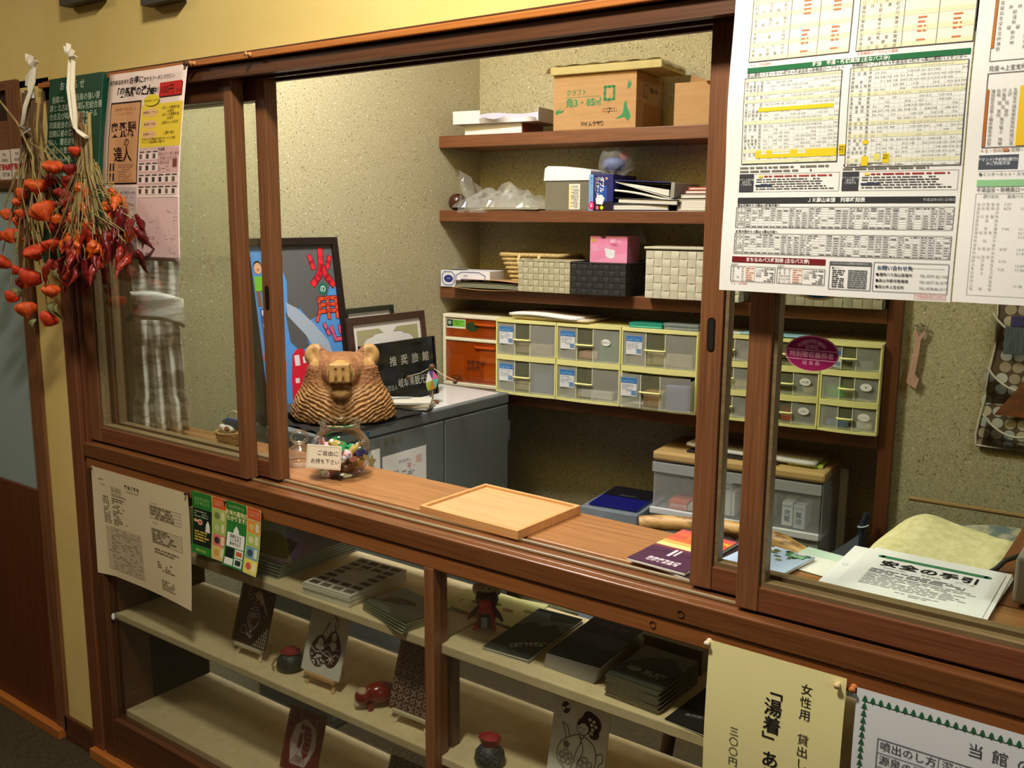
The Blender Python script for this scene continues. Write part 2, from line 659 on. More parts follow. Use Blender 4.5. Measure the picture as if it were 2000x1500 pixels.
sash('sliding_sash', 'brown wooden sliding glass sash in front at the left, behind the hanging coupon poster', -2.358, -1.711, 0.022, 0.050, 0.026)
sash('sliding_sash', 'second brown sliding sash from the left, its stile with a finger pull', -2.330, -1.648, 0.060, 0.034, 0.032, (-1.664, 1.343))
sash('sliding_sash', 'rear right sliding sash whose stile has an upright dark finger pull', -0.634, 0.10, 0.060, 0.038, 0.030, (-0.614, 1.344))
sash('sliding_sash', 'front right sliding glass sash carrying the round magenta sticker and the timetables', -0.538, 0.358, 0.022, 0.036, 0.036)

# ------------------------------------------------------------------ counter with glazed display case
K = thing('display_counter', 'brown wooden reception counter with a glazed display case below the sliding windows', 'counter', (-1.0, 0.0, 0))


def kp(name, mb, m, bev=0.002):
    o = ob(name, mb, m, K, loc=(1.0, 0, 0), bev=bev)
    return o


kp('sill_beam', MB().box(-2.36, 0.36, 0.0, 0.022, 0.888, 0.926).box(-2.36, 0.36, 0.022, 0.100, 0.888, 0.9245), wood('sill_wood', (94, 54, 28), (124, 78, 42), 'x', 130, 5, 0.28), 0.003)
for y in (0.036, 0.073):
    kp('track', MB().box(-2.31, 0.36, y, y + 0.009, 0.9235, 0.9305), W_TRACK, 0.003)
kp('counter_top', MB().box(-2.299, 0.36, 0.100, 0.288, 0.897, 0.927), W_COUNTER, 0.003)
kp('head_rail', MB().box(-2.36, 0.36, 0.004, 0.034, 0.854, 0.886), wood('rail_wood', (128, 76, 38), (156, 98, 54), 'x', 130, 5, 0.3), 0.003)
kp('post', MB().box(-2.360, -2.312, 0.002, 0.034, 0.03, 0.856), W_DARK[2])
kp('post', MB().box(-1.163, -1.139, 0.003, 0.046, 0.145, 0.856), W_FRAME[2])
kp('post', MB().box(0.30, 0.36, 0.002, 0.034, 0.03, 0.856), W_DARK[2])
kp('bottom_rail', MB().box(-2.312, 0.30, 0.004, 0.034, 0.030, 0.147), W_DARK[0])
kp('floor_trim', MB().box(-2.418, 0.40, -0.016, 0.012, 0, 0.030), W_ORANGE[0])
kp('side_panel', MB().box(-2.312, -2.300, 0.034, 0.312, 0.03, 0.89), W_DARK[1])
kp('side_panel', MB().box(0.30, 0.312, 0.034, 0.312, 0.03, 0.89), W_DARK[1])
kp('shelf', MB().box(-2.299, -1.152, 0.028, 0.305, 0.672, 0.694).box(-1.148, 0.299, 0.028, 0.305, 0.672, 0.694), BOARD, 0.003)
kp('shelf', MB().box(-2.299, 0.299, 0.026, 0.305, 0.434, 0.455), BOARD, 0.003)
kp('floor_board', MB().box(-2.299, 0.299, 0.034, 0.312, 0.145, 0.166), BOARD)
kp('shelf_support', MB().box(-1.160, -1.140, 0.060, 0.085, 0.166, 0.671), W_DARK[2])
kp('glass_door', MB().box(-2.312, -1.152, 0.018, 0.021, 0.147, 0.856), GLASS, 0)
kp('glass_door', MB().box(-1.152, 0.300, 0.024, 0.027, 0.147, 0.856), GLASS, 0)
kp('screw_cover', MB().lathe([(0, -0.001), (0.0055, -0.001), (0.0055, 0.002)], 14, X=Tr(-0.617, 0.0, 0.905) @ Rx(PI / 2)), W_DARK[0], 0)
kp('screw_cover', MB().lathe([(0, -0.001), (0.0055, -0.001), (0.0055, 0.002)], 14, X=Tr(-0.668, 0.004, 0.872) @ Rx(PI / 2)), W_DARK[0], 0)
kp('white_chip', MB().ball((-2.2985, 0.016, 0.447), (0.001, 0.006, 0.010), 8, 6), PAPER, 0)

# ------------------------------------------------------------------ built-in shelves in the recess
SH = thing('built_in_shelving', 'dark brown built-in shelves with an upright divider in the speckled recess', 'shelves', al(0, 0, 0), TH)
for zt, th in ((1.808, 0.042), (1.545, 0.040), (1.268, 0.042), (0.899, 0.044)):
    ob('shelf_board', MB().box(0.002, 1.572, 0, 0.238, zt - th, zt), W_SHELF, SH, bev=0.002)
ob('divider', MB().box(1.573, 1.613, -0.004, 0.238, 0, 2.5), wood('divider_wood', (84, 46, 24), (112, 64, 36), 'z', 110, 5, 0.4), SH, bev=0.002)

# frames hung high on the yellow wall, only their bottoms in view
for x0, x1, z0, lb in ((-2.275, -2.120, 2.008, 'left dark picture frame high on the yellow wall, only its bottom edge showing'), (-1.945, -1.820, 1.970, 'right dark picture frame high on the yellow wall, only its bottom edge showing')):
    t = thing('framed_picture', lb, 'frame', (x0, -0.004, z0), 0, 'frames above the window')
    W = x1 - x0
    ob('frame', MB().box(0, W, -0.022, 0.006, 0, 0.018).box(0, W, -0.022, 0.006, 0.27, 0.288).box(0, 0.018, -0.022, 0.006, 0.018, 0.27).box(W - 0.018, W, -0.022, 0.006, 0.018, 0.27), mat('dark_frame', (52, 44, 34), 0.5), t)
    ob('picture', MB().box(0.018, W - 0.018, -0.010, 0.004, 0.018, 0.27), PAPER, t)

# ------------------------------------------------------------------ push pins
PIN = MB().lathe([(0, 0), (0.0052, 0.0005), (0.0055, 0.002), (0.0032, 0.0035), (0.0030, 0.009), (0.0048, 0.011), (0.0048, 0.0125), (0, 0.013)], 14)
PIN_ME = {}


def pin(label, loc, rgb, sc=1.0, rough=0.5):
    if rgb not in PIN_ME:
        PIN_ME[rgb] = PIN.mesh('push_pin', [mat('pin_%d_%d_%d' % rgb, rgb, rough)])
    o = bpy.data.objects.new('push_pin', PIN_ME[rgb])
    COL.objects.link(o)
    o.location = loc
    o.rotation_euler = (PI / 2, 0, 0)
    o.scale = (sc,) * 3
    tag(o, label, 'push pin', 'push pins holding up the papers')


pin('dark brown push pin at the top right corner of the coupon poster', (-1.802, -0.012, 1.8365), (62, 36, 20))
pin('tan wooden push pin just right of the coupon poster', (-1.783, -0.012, 1.837), (206, 150, 92))
pin('tan wooden push pin alone on the lintel strip above the left sash', (-1.600, -0.012, 1.8385), (206, 150, 92))
pin('dark push pin at the left top corner of the white price sheet', (-2.322, 0.002, 0.862), (54, 34, 22), 0.8)
pin('dark push pin between the white price sheet and the green leaflet', (-1.908, 0.002, 0.868), (54, 34, 22), 0.8)
pin('dark push pin between the two green leaflets', (-1.757, 0.000, 0.876), (40, 26, 18), 0.7)
pin('dark push pin at the right corner of the second green leaflet', (-1.634, 0.000, 0.872), (40, 26, 18), 0.7)
pin('cream push pin at the left corner of the yellow notice', (-0.567, 0.001, 0.8725), (240, 220, 186))
pin('cream push pin near the right corner of the yellow notice', (-0.366, 0.000, 0.866), (236, 206, 150))
pin('orange wooden push pin at the corner of the tree-bordered notice', (-0.345, 0.001, 0.866), (206, 122, 62))

# ------------------------------------------------------------------ green enamel notice
t = thing('notice_board', 'dark green notice board with cream lettering behind the dried bunches', 'notice', (-2.353, -0.022, 1.847), rot=(math.radians(-7), 0, 0))
ob('board', MB().box(0, 0.236, 0, 0.018, -0.45, 0), mat('green_enamel', (22, 74, 50), 0.35), t, bev=0.002)
s = Sheet(0.236, 0.45).on(t, Tr(0, 0, -0.45))
CR = (196, 212, 184)
s.text('お 知 ら せ', 0.052, 0.420, 0.023, CR, bold=0.012)
for i, ln in enumerate(['当館は、警察当局の強い要', '請と北古城接客業防犯組合連', '合会及び岐阜県旅館ホテル', '同業組合の決議に基き', '団関係者の各種会合、', '祝い、襲名披露、等は', 'お断わり致します。', '　申し込み後、暴力団', '　　合と判明した時', '　　合は無効です', '　　て下さい']):
    s.text(ln, 0.010 + (0.008 if i == 0 else 0), 0.391 - i * 0.0205, 0.0178, CR, bold=0.01, sx=1.0)
s.line([(0.03, 0.155), (0.20, 0.155)], 0.0012, CR)

# ------------------------------------------------------------------ coupon poster
s = Sheet(0.297, 0.42, lambda u, v: (u, -0.010 * math.sin(PI * min(1, max(0, v / 0.42))) + 0.003 * math.sin(PI * u / 0.297), v))
o = s.paper('poster', mat('pink_white_paper', (244, 220, 206), 0.7), None, 12, 24, 0.0003, loc=(-2.098, -0.016, 1.838 - 0.42 * math.cos(0.105)), rot=(-0.105, 0, 0))
o.location.y = -0.016 - 0.42 * math.sin(0.105)
tag(o, 'pinkish coupon magazine poster with yellow panel and brush lettering', 'poster')
H = 0.42
K3 = (38, 24, 22)
s.text('奥飛騨温泉郷を', 0.004, H - 0.025, 0.0115, K3, sx=0.95)
s.text('お得に', 0.080, H - 0.026, 0.018, K3, bold=0.02)
s.text('旅するクーポンマガジン', 0.134, H - 0.025, 0.0115, K3, sx=0.95)
s.text('「奥飛騨の達人」', 0.026, H - 0.053, 0.0225, K3, bold=0.03, sx=0.92)
s.text('発売中！', 0.150, H - 0.054, 0.016, K3, bold=0.03, sx=0.85)
s.rect(0.203, H - 0.066, 0.287, H - 0.036, (60, 20, 16), 1)
s.rect(0.200, H - 0.063, 0.284, H - 0.033, (206, 40, 34), 2)
s.text('100円', 0.203, H - 0.057, 0.022, (50, 14, 12), bold=0.01, lay=3, sx=0.95)
s.text('(税込)', 0.265, H - 0.056, 0.007, (50, 14, 12), lay=3)
s.rect(0.018, H - 0.252, 0.135, H - 0.066, (34, 24, 22), 1)
s.rect(0.021, H - 0.248, 0.132, H - 0.070, (214, 158, 108), 2)
s.text('温泉郷を元気に楽しむ', 0.076, H - 0.086, 0.008, (150, 96, 62), 'CENTER', lay=3)
s.text('クーポンマガジン', 0.076, H - 0.096, 0.008, (150, 96, 62), 'CENTER', lay=3)
s.text('奥飛騨', 0.026, H - 0.142, 0.036, (52, 14, 16), bold=0.02, lay=3, shear=-0.15, sx=0.92)
s.text('の', 0.078, H - 0.166, 0.022, (52, 14, 16), bold=0.02, lay=3)
s.text('達人', 0.044, H - 0.198, 0.036, (52, 14, 16), bold=0.02, lay=3, shear=-0.2, sx=0.95)
for i in range(4):
    s.rect(0.028 + 0.012 * (i % 2), H - 0.222 - 0.022 * (i // 2), 0.034 + 0.012 * (i % 2), H - 0.204 - 0.022 * (i // 2), (40, 24, 22), 3)
s.fine(0.062, H - 0.246, 0.128, H - 0.206, 8, (170, 116, 84), 3, lay=3)
s.rect(0.138, H - 0.172, 0.294, H - 0.078, (242, 208, 62), 1, 4, 4)
s.disc(0.176, H - 0.071, 0.030, 0.0125, (60, 44, 16), 2)
s.disc(0.174, H - 0.069, 0.030, 0.0125, (240, 214, 50), 3)
s.text('お得な施設を一挙ご紹介', 0.174, H - 0.072, 0.0052, (70, 50, 12), 'CENTER', lay=4)
for i, (a, b) in enumerate((('新穂高ロープウェイ', '4月〜11月乗車料金\n10%割引'), ('奥飛騨クマ牧場', '入園料大人100円引'), ('奥飛騨ガーデン', '入園料1割引'))):
    v = H - (0.096, 0.122, 0.144)[i]
    s.disc(0.174, v, 0.028, 0.0095, (238, 190, 130), 2)
    s.text(a, 0.174, v - 0.002, 0.0062, (70, 44, 22), 'CENTER', lay=3)
    s.text(b, 0.250, v + (0.004 if i == 0 else -0.002), 0.0078, (80, 60, 14), 'CENTER', lay=3)
s.text('12月〜3月乗車料金\n10%割引', 0.250, H - 0.107, 0.0078, (80, 60, 14), 'CENTER', lay=3)
s.text('その他にもお得施設の割引やサービスが盛だ\nイベントや施設情報も満載です', 0.146, H - 0.157, 0.0066, (80, 60, 14), lay=3)
GP = (222, 178, 172)
s.rect(0.138, H - 0.262, 0.292, H - 0.174, GP, 1, 3, 3)
s.text('新登場', 0.225, H - 0.181, 0.008, (60, 40, 36), 'CENTER', bold=0.02)
s.text('期末のクーポン券が\nご利用いただける\nお得なお店', 0.212, H - 0.192, 0.0092, (96, 66, 62))
s.fine(0.212, H - 0.226, 0.262, H - 0.214, 3, (150, 110, 108), 5)
s.rect(0.270, H - 0.218, 0.286, H - 0.200, (130, 70, 56), 2)
R = random.Random(5)
for r in range(4):
    for c in range(6):
        u = 0.140 + c * 0.0255
        v = H - 0.199 - r * 0.0255 if c < 3 else H - 0.199 - (r) * 0.0255
        if c >= 3 and r < 2:
            continue
        s.rect(u, v, u + 0.0235, v + 0.020, (244, 224, 214), 2)
        s.rect(u + 0.002, v + 0.015, u + 0.021, v + 0.0185, (96, 76, 72), 3)
        g = R.randint(50, 130)
        s.rect(u + 0.002, v + 0.002, u + 0.0125, v + 0.0125, (g, int(g * 0.8), int(g * 0.72)), 3)
s.rect(0.140, H - 0.412, 0.292, H - 0.282, (232, 196, 190), 1, 3, 3)
s.frame(0.140, H - 0.412, 0.292, H - 0.282, 0.0008, (120, 90, 86), 2)
for i in range(46):
    u, v = R.uniform(0.145, 0.282), R.uniform(H - 0.405, H - 0.288)
    L = R.uniform(0.004, 0.018)
    s.line([(u, v), (u + (L if i % 2 else 0), v - (0 if i % 2 else L))], 0.0007, (150, 120, 116), 2)
s.text('札幌風味工房', 0.150, H - 0.374, 0.0085, (190, 70, 66))
s.text('全国地図のところ', 0.150, H - 0.385, 0.0085, (190, 70, 66))
s.rect(0.040, H - 0.398, 0.134, H - 0.258, (206, 190, 188), 1, 2, 3)
for r in range(5):
    for c in range(2):
        s.text('割引クーポン', 0.062 + c * 0.046, H - 0.274 - r * 0.027, 0.0078, (56, 40, 40), 'CENTER', bold=0.02)
        s.fine(0.046 + c * 0.046, H - 0.284 - r * 0.027, 0.080 + c * 0.046, H - 0.278 - r * 0.027, 2, (150, 130, 128), r * 2 + c)
s.rect(0.128, H - 0.414, 0.134, H - 0.402, (50, 34, 20), 2)

# ------------------------------------------------------------------ stickers on the lobby door
for i, (x, lb) in enumerate(((-2.655, 'left white and red paper sticker on the brown lobby door'), (-2.574, 'right white and red paper sticker on the brown lobby door, near the jamb'))):
    s = Sheet(0.064, 0.078)
    o = s.paper('sticker', mat('sticker_white', (240, 224, 206), 0.6), None, loc=(x - 0.032, -0.0055 if i else 0.0012, 1.612))
    tag(o, lb, 'sticker', 'stickers on the lobby door')
    s.text('平成', 0.032, 0.062, 0.009, (120, 100, 92), 'CENTER')
    s.text('食品衛生', 0.034, 0.048, 0.0085, (120, 100, 92), 'CENTER')
    s.text('講習会員', 0.032, 0.027, 0.0160, (206, 40, 44), 'CENTER', bold=0.04)
    s.text('保健食品', 0.034, 0.010, 0.010, (110, 90, 84), 'CENTER', bold=0.02)

# ------------------------------------------------------------------ dried physalis bunch
def lantern_mesh(name, seed, m):
    R = random.Random(seed)
    ph = R.random() * 6
    b = MB()
    n, k = 40, 16
    vs, fs = [], []
    for i in range(k + 1):
        t = i / k
        z = 0.62 - 1.62 * t if t < 0.72 else 0.62 - 1.62 * t - (t - 0.72) * 0.25
        rr = (math.sin(PI * min(1, t * 1.02) ** 0.62)) ** 0.72 if 0 < t < 1 else 0
        if t > 0.72:
            rr *= max(0.03, 1 - ((t - 0.72) / 0.29) ** 1.5)
        if t == 0:
            z = 0.50
        for j in range(n):
            q = 2 * PI * j / n
            e = 1.02 - 0.17 * (1 - abs(math.sin(2.5 * q + ph))) ** 2.2 - 0.05 * (1 - abs(math.sin(5 * q + ph))) ** 3 + 0.05 * noise.noise(Vector((math.cos(q) * 2 + seed, math.sin(q) * 2, t * 4)))
            vs.append((rr * e * math.cos(q), rr * e * math.sin(q), z + 0.06 * noise.noise(Vector((q, t * 3, seed)))))
    for i in range(k):
        for j in range(n):
            j2 = (j + 1) % n
            fs.append((i * n + j, (i + 1) * n + j, (i + 1) * n + j2, i * n + j2))
    b.add(vs, fs, 0, True)
    return b.mesh(name, [m])


LAN = []
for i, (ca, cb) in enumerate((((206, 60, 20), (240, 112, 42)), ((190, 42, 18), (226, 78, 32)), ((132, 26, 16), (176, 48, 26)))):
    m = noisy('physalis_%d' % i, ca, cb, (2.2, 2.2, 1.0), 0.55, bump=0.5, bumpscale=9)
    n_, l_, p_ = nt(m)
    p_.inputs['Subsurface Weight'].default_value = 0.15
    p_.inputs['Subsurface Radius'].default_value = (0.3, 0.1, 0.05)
    LAN.append([lantern_mesh('lantern', 3 * i + q + 1, m) for q in range(2)])
STRAW = noisy('dry_stem', (136, 116, 66), (184, 164, 104), (60, 60, 20), 0.8)
STRAW2 = noisy('dry_stem_brown', (92, 66, 40), (136, 104, 66), (60, 60, 20), 0.8)
RIB = mat('white_ribbon', (244, 236, 212), 0.6)
LEAF = noisy('dry_leaf', (96, 104, 62), (142, 146, 92), (40, 40, 40), 0.8)

PT = [(-2.218, 1.631, 0.0207), (-2.316, 1.59, 0.0243), (-2.384, 1.569, 0.0158), (-2.28, 1.528, 0.0267), (-2.46, 1.518, 0.0158), (-2.432, 1.502, 0.0121), (-2.397, 1.522, 0.0133), (-2.515, 1.463, 0.0133), (-2.449, 1.467, 0.0207), (-2.326, 1.431, 0.0243), (-2.507, 1.399, 0.0194), (-2.25, 1.575, 0.0146), (-2.206, 1.593, 0.0182), (-2.414, 1.454, 0.017), (-2.381, 1.366, 0.0267), (-2.437, 1.381, 0.0133), (-2.27, 1.339, 0.0194), (-2.469, 1.312, 0.017), (-2.469, 1.346, 0.0158), (-2.429, 1.283, 0.0231), (-2.314, 1.265, 0.0207), (-2.257, 1.45, 0.0194), (-2.215, 1.495, 0.0158), (-2.286, 1.603, 0.0158), (-2.265, 1.39, 0.0182), (-2.279, 1.492, 0.0219), (-2.387, 1.421, 0.0182), (-2.218, 1.552, 0.0182), (-2.195, 1.625, 0.017), (-2.307, 1.545, 0.017), (-2.402, 1.553, 0.0133)]
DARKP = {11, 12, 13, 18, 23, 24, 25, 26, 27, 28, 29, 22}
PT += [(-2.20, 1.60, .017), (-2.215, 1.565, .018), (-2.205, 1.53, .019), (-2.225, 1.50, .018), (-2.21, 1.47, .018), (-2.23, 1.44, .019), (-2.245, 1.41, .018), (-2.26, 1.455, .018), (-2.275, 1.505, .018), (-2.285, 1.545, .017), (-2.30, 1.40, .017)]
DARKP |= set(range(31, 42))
REDP = {9, 10, 14, 15, 7, 20, 21, 17}
BX, BZ = -2.354, 1.731
t = thing('physalis_bunch', 'bunch of dried orange Chinese lanterns hung by white ribbon on the yellow wall', 'dried plant', (BX, -0.075, BZ))
R = random.Random(11)
st, st2 = MB(), MB()
for i in range(15):
    a = R.uniform(-0.020, 0.020)
    c = R.uniform(-0.014, 0.016)
    st.tube([(a * 1.1 + 0.012, c, R.uniform(0.05, 0.085)), (a * 0.8, c, 0.0), (a * 1.3 + R.uniform(-.03, .03), c - 0.005, -0.10), (a * 2 + R.uniform(-.05, .05), c - 0.01, -0.20 - 0.1 * R.random())], [0.0035, 0.0035, 0.003, 0.002], 6)
st.tube([(-0.105, -0.02, 0.065), (-0.02, -0.024, 0.008), (0.05, -0.028, -0.075), (0.042, -0.03, -0.15), (0.02, -0.03, -0.20)], 0.0028, 6, 1)
ob('stem', st, [STRAW2, STRAW], t)
for i, (x, z, r) in enumerate(PT):
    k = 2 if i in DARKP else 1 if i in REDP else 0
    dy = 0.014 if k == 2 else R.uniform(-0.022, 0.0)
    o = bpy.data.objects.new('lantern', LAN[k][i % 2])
    COL.objects.link(o)
    o.parent = t
    s_ = r * 1.16
    o.scale = (s_, s_, s_ * R.uniform(0.8, 1.0))
    o.location = (x - BX, dy - 0.01, z - BZ)
    o.rotation_euler = (R.uniform(-0.7, 0.5), R.uniform(-0.7, 0.7), R.uniform(0, 6))
    bx, bz = (x - BX) * 0.45 + R.uniform(-0.02, 0.02), (z - BZ) * 0.62 + 0.02
    st2.tube([((x - BX) * 0.2, dy, (z - BZ) * 0.3), (bx, dy - 0.012, bz), (x - BX + R.uniform(-.01, .01), dy - 0.012, z - BZ + r * 1.3), (x - BX, dy - 0.01, z - BZ + r * 0.4)], 0.0014, 5)
ob('twig', st2, STRAW, t)
lf = []
for (x, z, L, a) in ((-2.42, 1.476, 0.045, 2.3), (-2.479, 1.329, 0.05, 0.3), (-2.45, 1.332, 0.045, 2.6), (-2.283, 1.309, 0.05, 1.9), (-2.263, 1.304, 0.045, 1.4), (-2.371, 1.26, 0.05, 2.2), (-2.322, 1.476, 0.04, 1.7), (-2.249, 1.393, 0.05, 1.5)):
    ca, sa = math.cos(a), -abs(math.sin(a))
    b = MB().grid(lambda u, v: (x - BX + ca * L * v - sa * 0.014 * (u - .5) * math.sin(PI * min(v + 0.08, 1)) * 1.6, -0.018 - 0.010 * math.sin(v * 5), z - BZ + sa * L * v + ca * 0.014 * (u - .5) * math.sin(PI * min(v + 0.08, 1)) * 1.6), 3, 6)
    ob('leaf', b, LEAF, t, thick=0.0006)
rb = MB()
rb.tube([(0.036, 0.0, 0.135), (0.034, -0.004, 0.10), (0.018, -0.020, 0.045), (0.002, -0.022, 0.005), (-0.018, -0.018, -0.004), (0.0, -0.028, -0.002), (0.022, -0.018, -0.010), (-0.014, -0.02, -0.022)], [0.006, 0.005, 0.006, 0.005, 0.004, 0.004, 0.006, 0.004], 6, flat=0.35)
for (a, c, e) in ((0.016, 0.0, 0.165), (0.040, -0.004, 0.160), (0.050, 0.0, 0.148), (0.005, 0, 0.095), (0.016, 0, 0.065)):
    rb.tube([(0.036, -0.004, 0.132), ((a + 0.036) / 2 - 0.004, c - 0.006, (e + 0.132) / 2), (a, c - 0.002, e)], [0.004, 0.008, 0.009], 6, flat=0.25)
ob('ribbon', rb, RIB, t)

# ------------------------------------------------------------------ dried chili bunch
def pepper_mesh(seed, m, L=1.0, r=0.15):
    R = random.Random(seed)
    c = R.uniform(-0.25, 0.25)
    b = MB()
    n, k = 10, 16
    vs, fs = [], []
    for i in range(k + 1):
        q = i / k
        rr = r * (0.55 + 0.9 * q if q < 0.5 * 0.5 else 0.78 + 0.5 * (0.25 - abs(q - 0.30))) * (1 - q ** 2.6) + 0.0006
        for j in range(n):
            a = 2 * PI * j / n
            e = 1 + 0.55 * noise.noise(Vector((math.cos(a) * 1.8 + seed * 3, math.sin(a) * 1.8, q * 6)))
            vs.append((rr * e * math.cos(a) + c * L * q * q, rr * e * math.sin(a) + 0.05 * L * math.sin(q * 6 + seed), -L * q))
    for i in range(k):
        for j in range(n):
            j2 = (j + 1) % n
            fs.append((i * n + j, (i + 1) * n + j, (i + 1) * n + j2, i * n + j2))
    fs.append(tuple(range(n)))
    b.add(vs, fs, 0, True)
    return b.mesh('pepper', [m])


PEP = []
for i, (ca, cb, L, r) in enumerate((((196, 62, 14), (232, 112, 30), 0.038, 0.0105), ((126, 28, 20), (162, 44, 26), 0.056, 0.0078), ((86, 14, 18), (124, 26, 26), 0.062, 0.0080))):
    m = noisy('chili_%d' % i, ca, cb, (60, 60, 60), 0.3, bump=0.7, bumpscale=240)
    PEP.append([pepper_mesh(7 * i + q, m, L, r) for q in range(3)])
PC = [(-2.046, 1.576), (-2.02, 1.567), (-2.076, 1.585), (-1.983, 1.55), (-1.939, 1.551), (-1.914, 1.546), (-1.951, 1.533), (-2.053, 1.536), (-1.897, 1.522), (-1.876, 1.504), (-2.126, 1.508), (-2.103, 1.509), (-2.133, 1.484), (-2.178, 1.487), (-2.156, 1.484), (-2.062, 1.501), (-2.033, 1.494), (-2.044, 1.473), (-2.076, 1.469), (-1.96, 1.489), (-1.942, 1.469), (-1.918, 1.514), (-1.854, 1.477), (-1.873, 1.444), (-1.901, 1.451), (-1.924, 1.453), (-1.888, 1.426), (-2.007, 1.44), (-1.987, 1.435), (-2.028, 1.437), (-2.054, 1.422), (-2.09, 1.412), (-2.119, 1.42), (-2.172, 1.412), (-2.185, 1.4), (-2.143, 1.407), (-2.101, 1.391), (-2.08, 1.385), (-2.042, 1.404), (-2.02, 1.411), (-2.121, 1.461), (-2.1, 1.449), (-1.938, 1.509), (-1.861, 1.493), (-1.924, 1.481), (-1.979, 1.464), (-2.012, 1.48), (-2.144, 1.448), (-2.057, 1.45), (-2.077, 1.542)]
PC = [(x - 0.035, z) for x, z in PC]
_R = random.Random(21)
for _i in range(26):
    _b = PC[_i * 2 % 50]
    PC.append((round(_b[0] + _R.uniform(-.03, .02), 3), round(_b[1] + _R.uniform(-.02, .02), 3)))
ORG = {50, 52, 55, 58, 61, 64, 0, 1, 2, 4, 5, 6, 7, 3, 10, 11, 15, 16, 17, 18, 19, 27, 28, 42, 47, 48, 40}
DK = {8, 9, 23, 24, 21, 25, 26, 43, 22, 14, 29, 37, 38, 44, 20}
CX, CZ = -2.073, 1.707
t = thing('chili_bunch', 'bunch of dried red and orange chili peppers hung by white ribbon', 'dried plant', (CX, -0.105, CZ))
R = random.Random(4)
st = MB()
for i in range(11):
    a = -0.034 + 0.0062 * i + R.uniform(-.002, .002)
    top = 0.035 if (i < 4 or i > 8) else 0.01
    st.tube([(a * 0.95, R.uniform(-.008, .01), top + R.uniform(-.004, .006)), (a, 0.0, -0.01), (a * 0.9 + 0.004, -0.002, -0.09), (a * 1.6 + R.uniform(-.01, .03), -0.008, -0.15), (a * 3 + R.uniform(-.02, .05), -0.012, -0.23)], [0.0042, 0.0042, 0.0036, 0.003, 0.0022], 6, i % 3 > 0)
ob('stem', st, [STRAW2, STRAW], t)
tw = MB()
for i, (x, z) in enumerate(PC):
    k = 0 if i in ORG else 2 if i in DK else 1
    o = bpy.data.objects.new('pepper', PEP[k][i % 3])
    COL.objects.link(o)
    o.parent = t
    x0, z0 = x - CX, z - CZ
    y0 = R.uniform(-0.016, 0.022)
    o.location = (x0, y0, z0 + 0.016)
    o.rotation_euler = (R.uniform(-0.5, 0.4), -x0 * 2.0 + R.uniform(-0.5, 0.5), R.uniform(0, 6))
    s_ = R.uniform(1.0, 1.35)
    o.scale = (s_, s_, s_)
    tw.tube([(x0 * 0.25, y0, z0 * 0.45), (x0 * 0.6 + R.uniform(-.015, .015), y0 - 0.01, z0 * 0.75), (x0 + R.uniform(-.012, .012), y0 - 0.004, z0 + 0.038), (x0, y0, z0 + 0.014)], 0.0013, 5)
ob('twig', tw, STRAW, t)
rp = bpy.data.objects.new('round_pepper', LAN[1][1])
COL.objects.link(rp)
rp.parent = t
rp.scale = (0.014, 0.014, 0.016)
rp.location = (-0.016, -0.014, -0.045)
rb = MB()
for dx in (-0.006, 0.007):
    rb.tube([(-0.022 + dx, -0.002, 0.150), (-0.018 + dx * 1.2, -0.012, 0.09), (-0.006 + dx, -0.016, 0.03), (-0.002, -0.016, 0.002)], 0.0062, 6, flat=0.2)
rb.tube([(-0.004, -0.016, 0.003), (0.014, -0.014, -0.008), (0.030, -0.010, -0.018)], [0.004, 0.010, 0.010], 6, flat=0.3)
rb.tube([(-0.042, -0.004, 0.022), (-0.025, -0.014, 0.026), (-0.012, -0.015, 0.036)], [0.003, 0.0045, 0.003], 6, flat=0.5)
for (a, e) in ((-0.040, 0.180), (-0.026, 0.186), (-0.010, 0.172), (-0.002, 0.158)):
    rb.tube([(-0.021, -0.004, 0.152), ((a - 0.021) / 2, -0.008, (e + 0.155) / 2), (a, -0.004, e)], [0.004, 0.007, 0.007], 6, flat=0.3)
ob('ribbon', rb, RIB, t)

# ------------------------------------------------------------------ papers pinned on the display case
s = Sheet(0.42, 0.297, lambda u, v: (u - 0.004 * (1 - v / 0.297), 0.013 * (1 - v / 0.297) * min(1, u / 0.06) - 0.040 * max(0, u / 0.42 - 0.35) ** 2 * (1 - v / 0.297) ** 2, v))
o = s.paper('price_sheet', mat('cream_sheet', (232, 214, 172), 0.75, spec=0.2), None, 20, 16, loc=(-2.326, -0.0015, 0.571))
tag(o, 'cream sheet of small print pinned on the display case at the far left', 'paper')
G1 = (128, 114, 86)
s.text('宿 泊 ご 予 約', 0.150, 0.262, 0.0105, (60, 52, 40), bold=0.03)
s.text('（平成28年4月1日改定）', 0.150, 0.252, 0.006, G1)
s.text('保健所用', 0.030, 0.266, 0.006, G1)
s.text('申 込 名', 0.036, 0.252, 0.006, G1)
s.text('旅館・民宿料金\n温泉源泉使用料\n大人 小人 入湯\n奥飛騨温泉郷観光協会', 0.085, 0.250, 0.0068, G1)
s.fine(0.044, 0.150, 0.075, 0.226, 13, G1, 2, 0.9)
s.fine(0.085, 0.150, 0.150, 0.226, 13, G1, 3, 0.7, ragged=0.6)
s.rect(0.046, 0.022, 0.204, 0.142, (216, 198, 158), 1, 4, 4)
for i in range(21):
    s.line([(0.046, 0.022 + i * 0.006), (0.204, 0.022 + i * 0.006)], 0.0005, (150, 134, 104), 2)
for x in (0.046, 0.070, 0.10, 0.128, 0.152, 0.178, 0.204):
    s.line([(x, 0.022), (x, 0.142)], 0.0005, (150, 134, 104), 2)
s.fine(0.050, 0.024, 0.200, 0.140, 20, (166, 150, 118), 4, 0.5, lay=2, ragged=0)
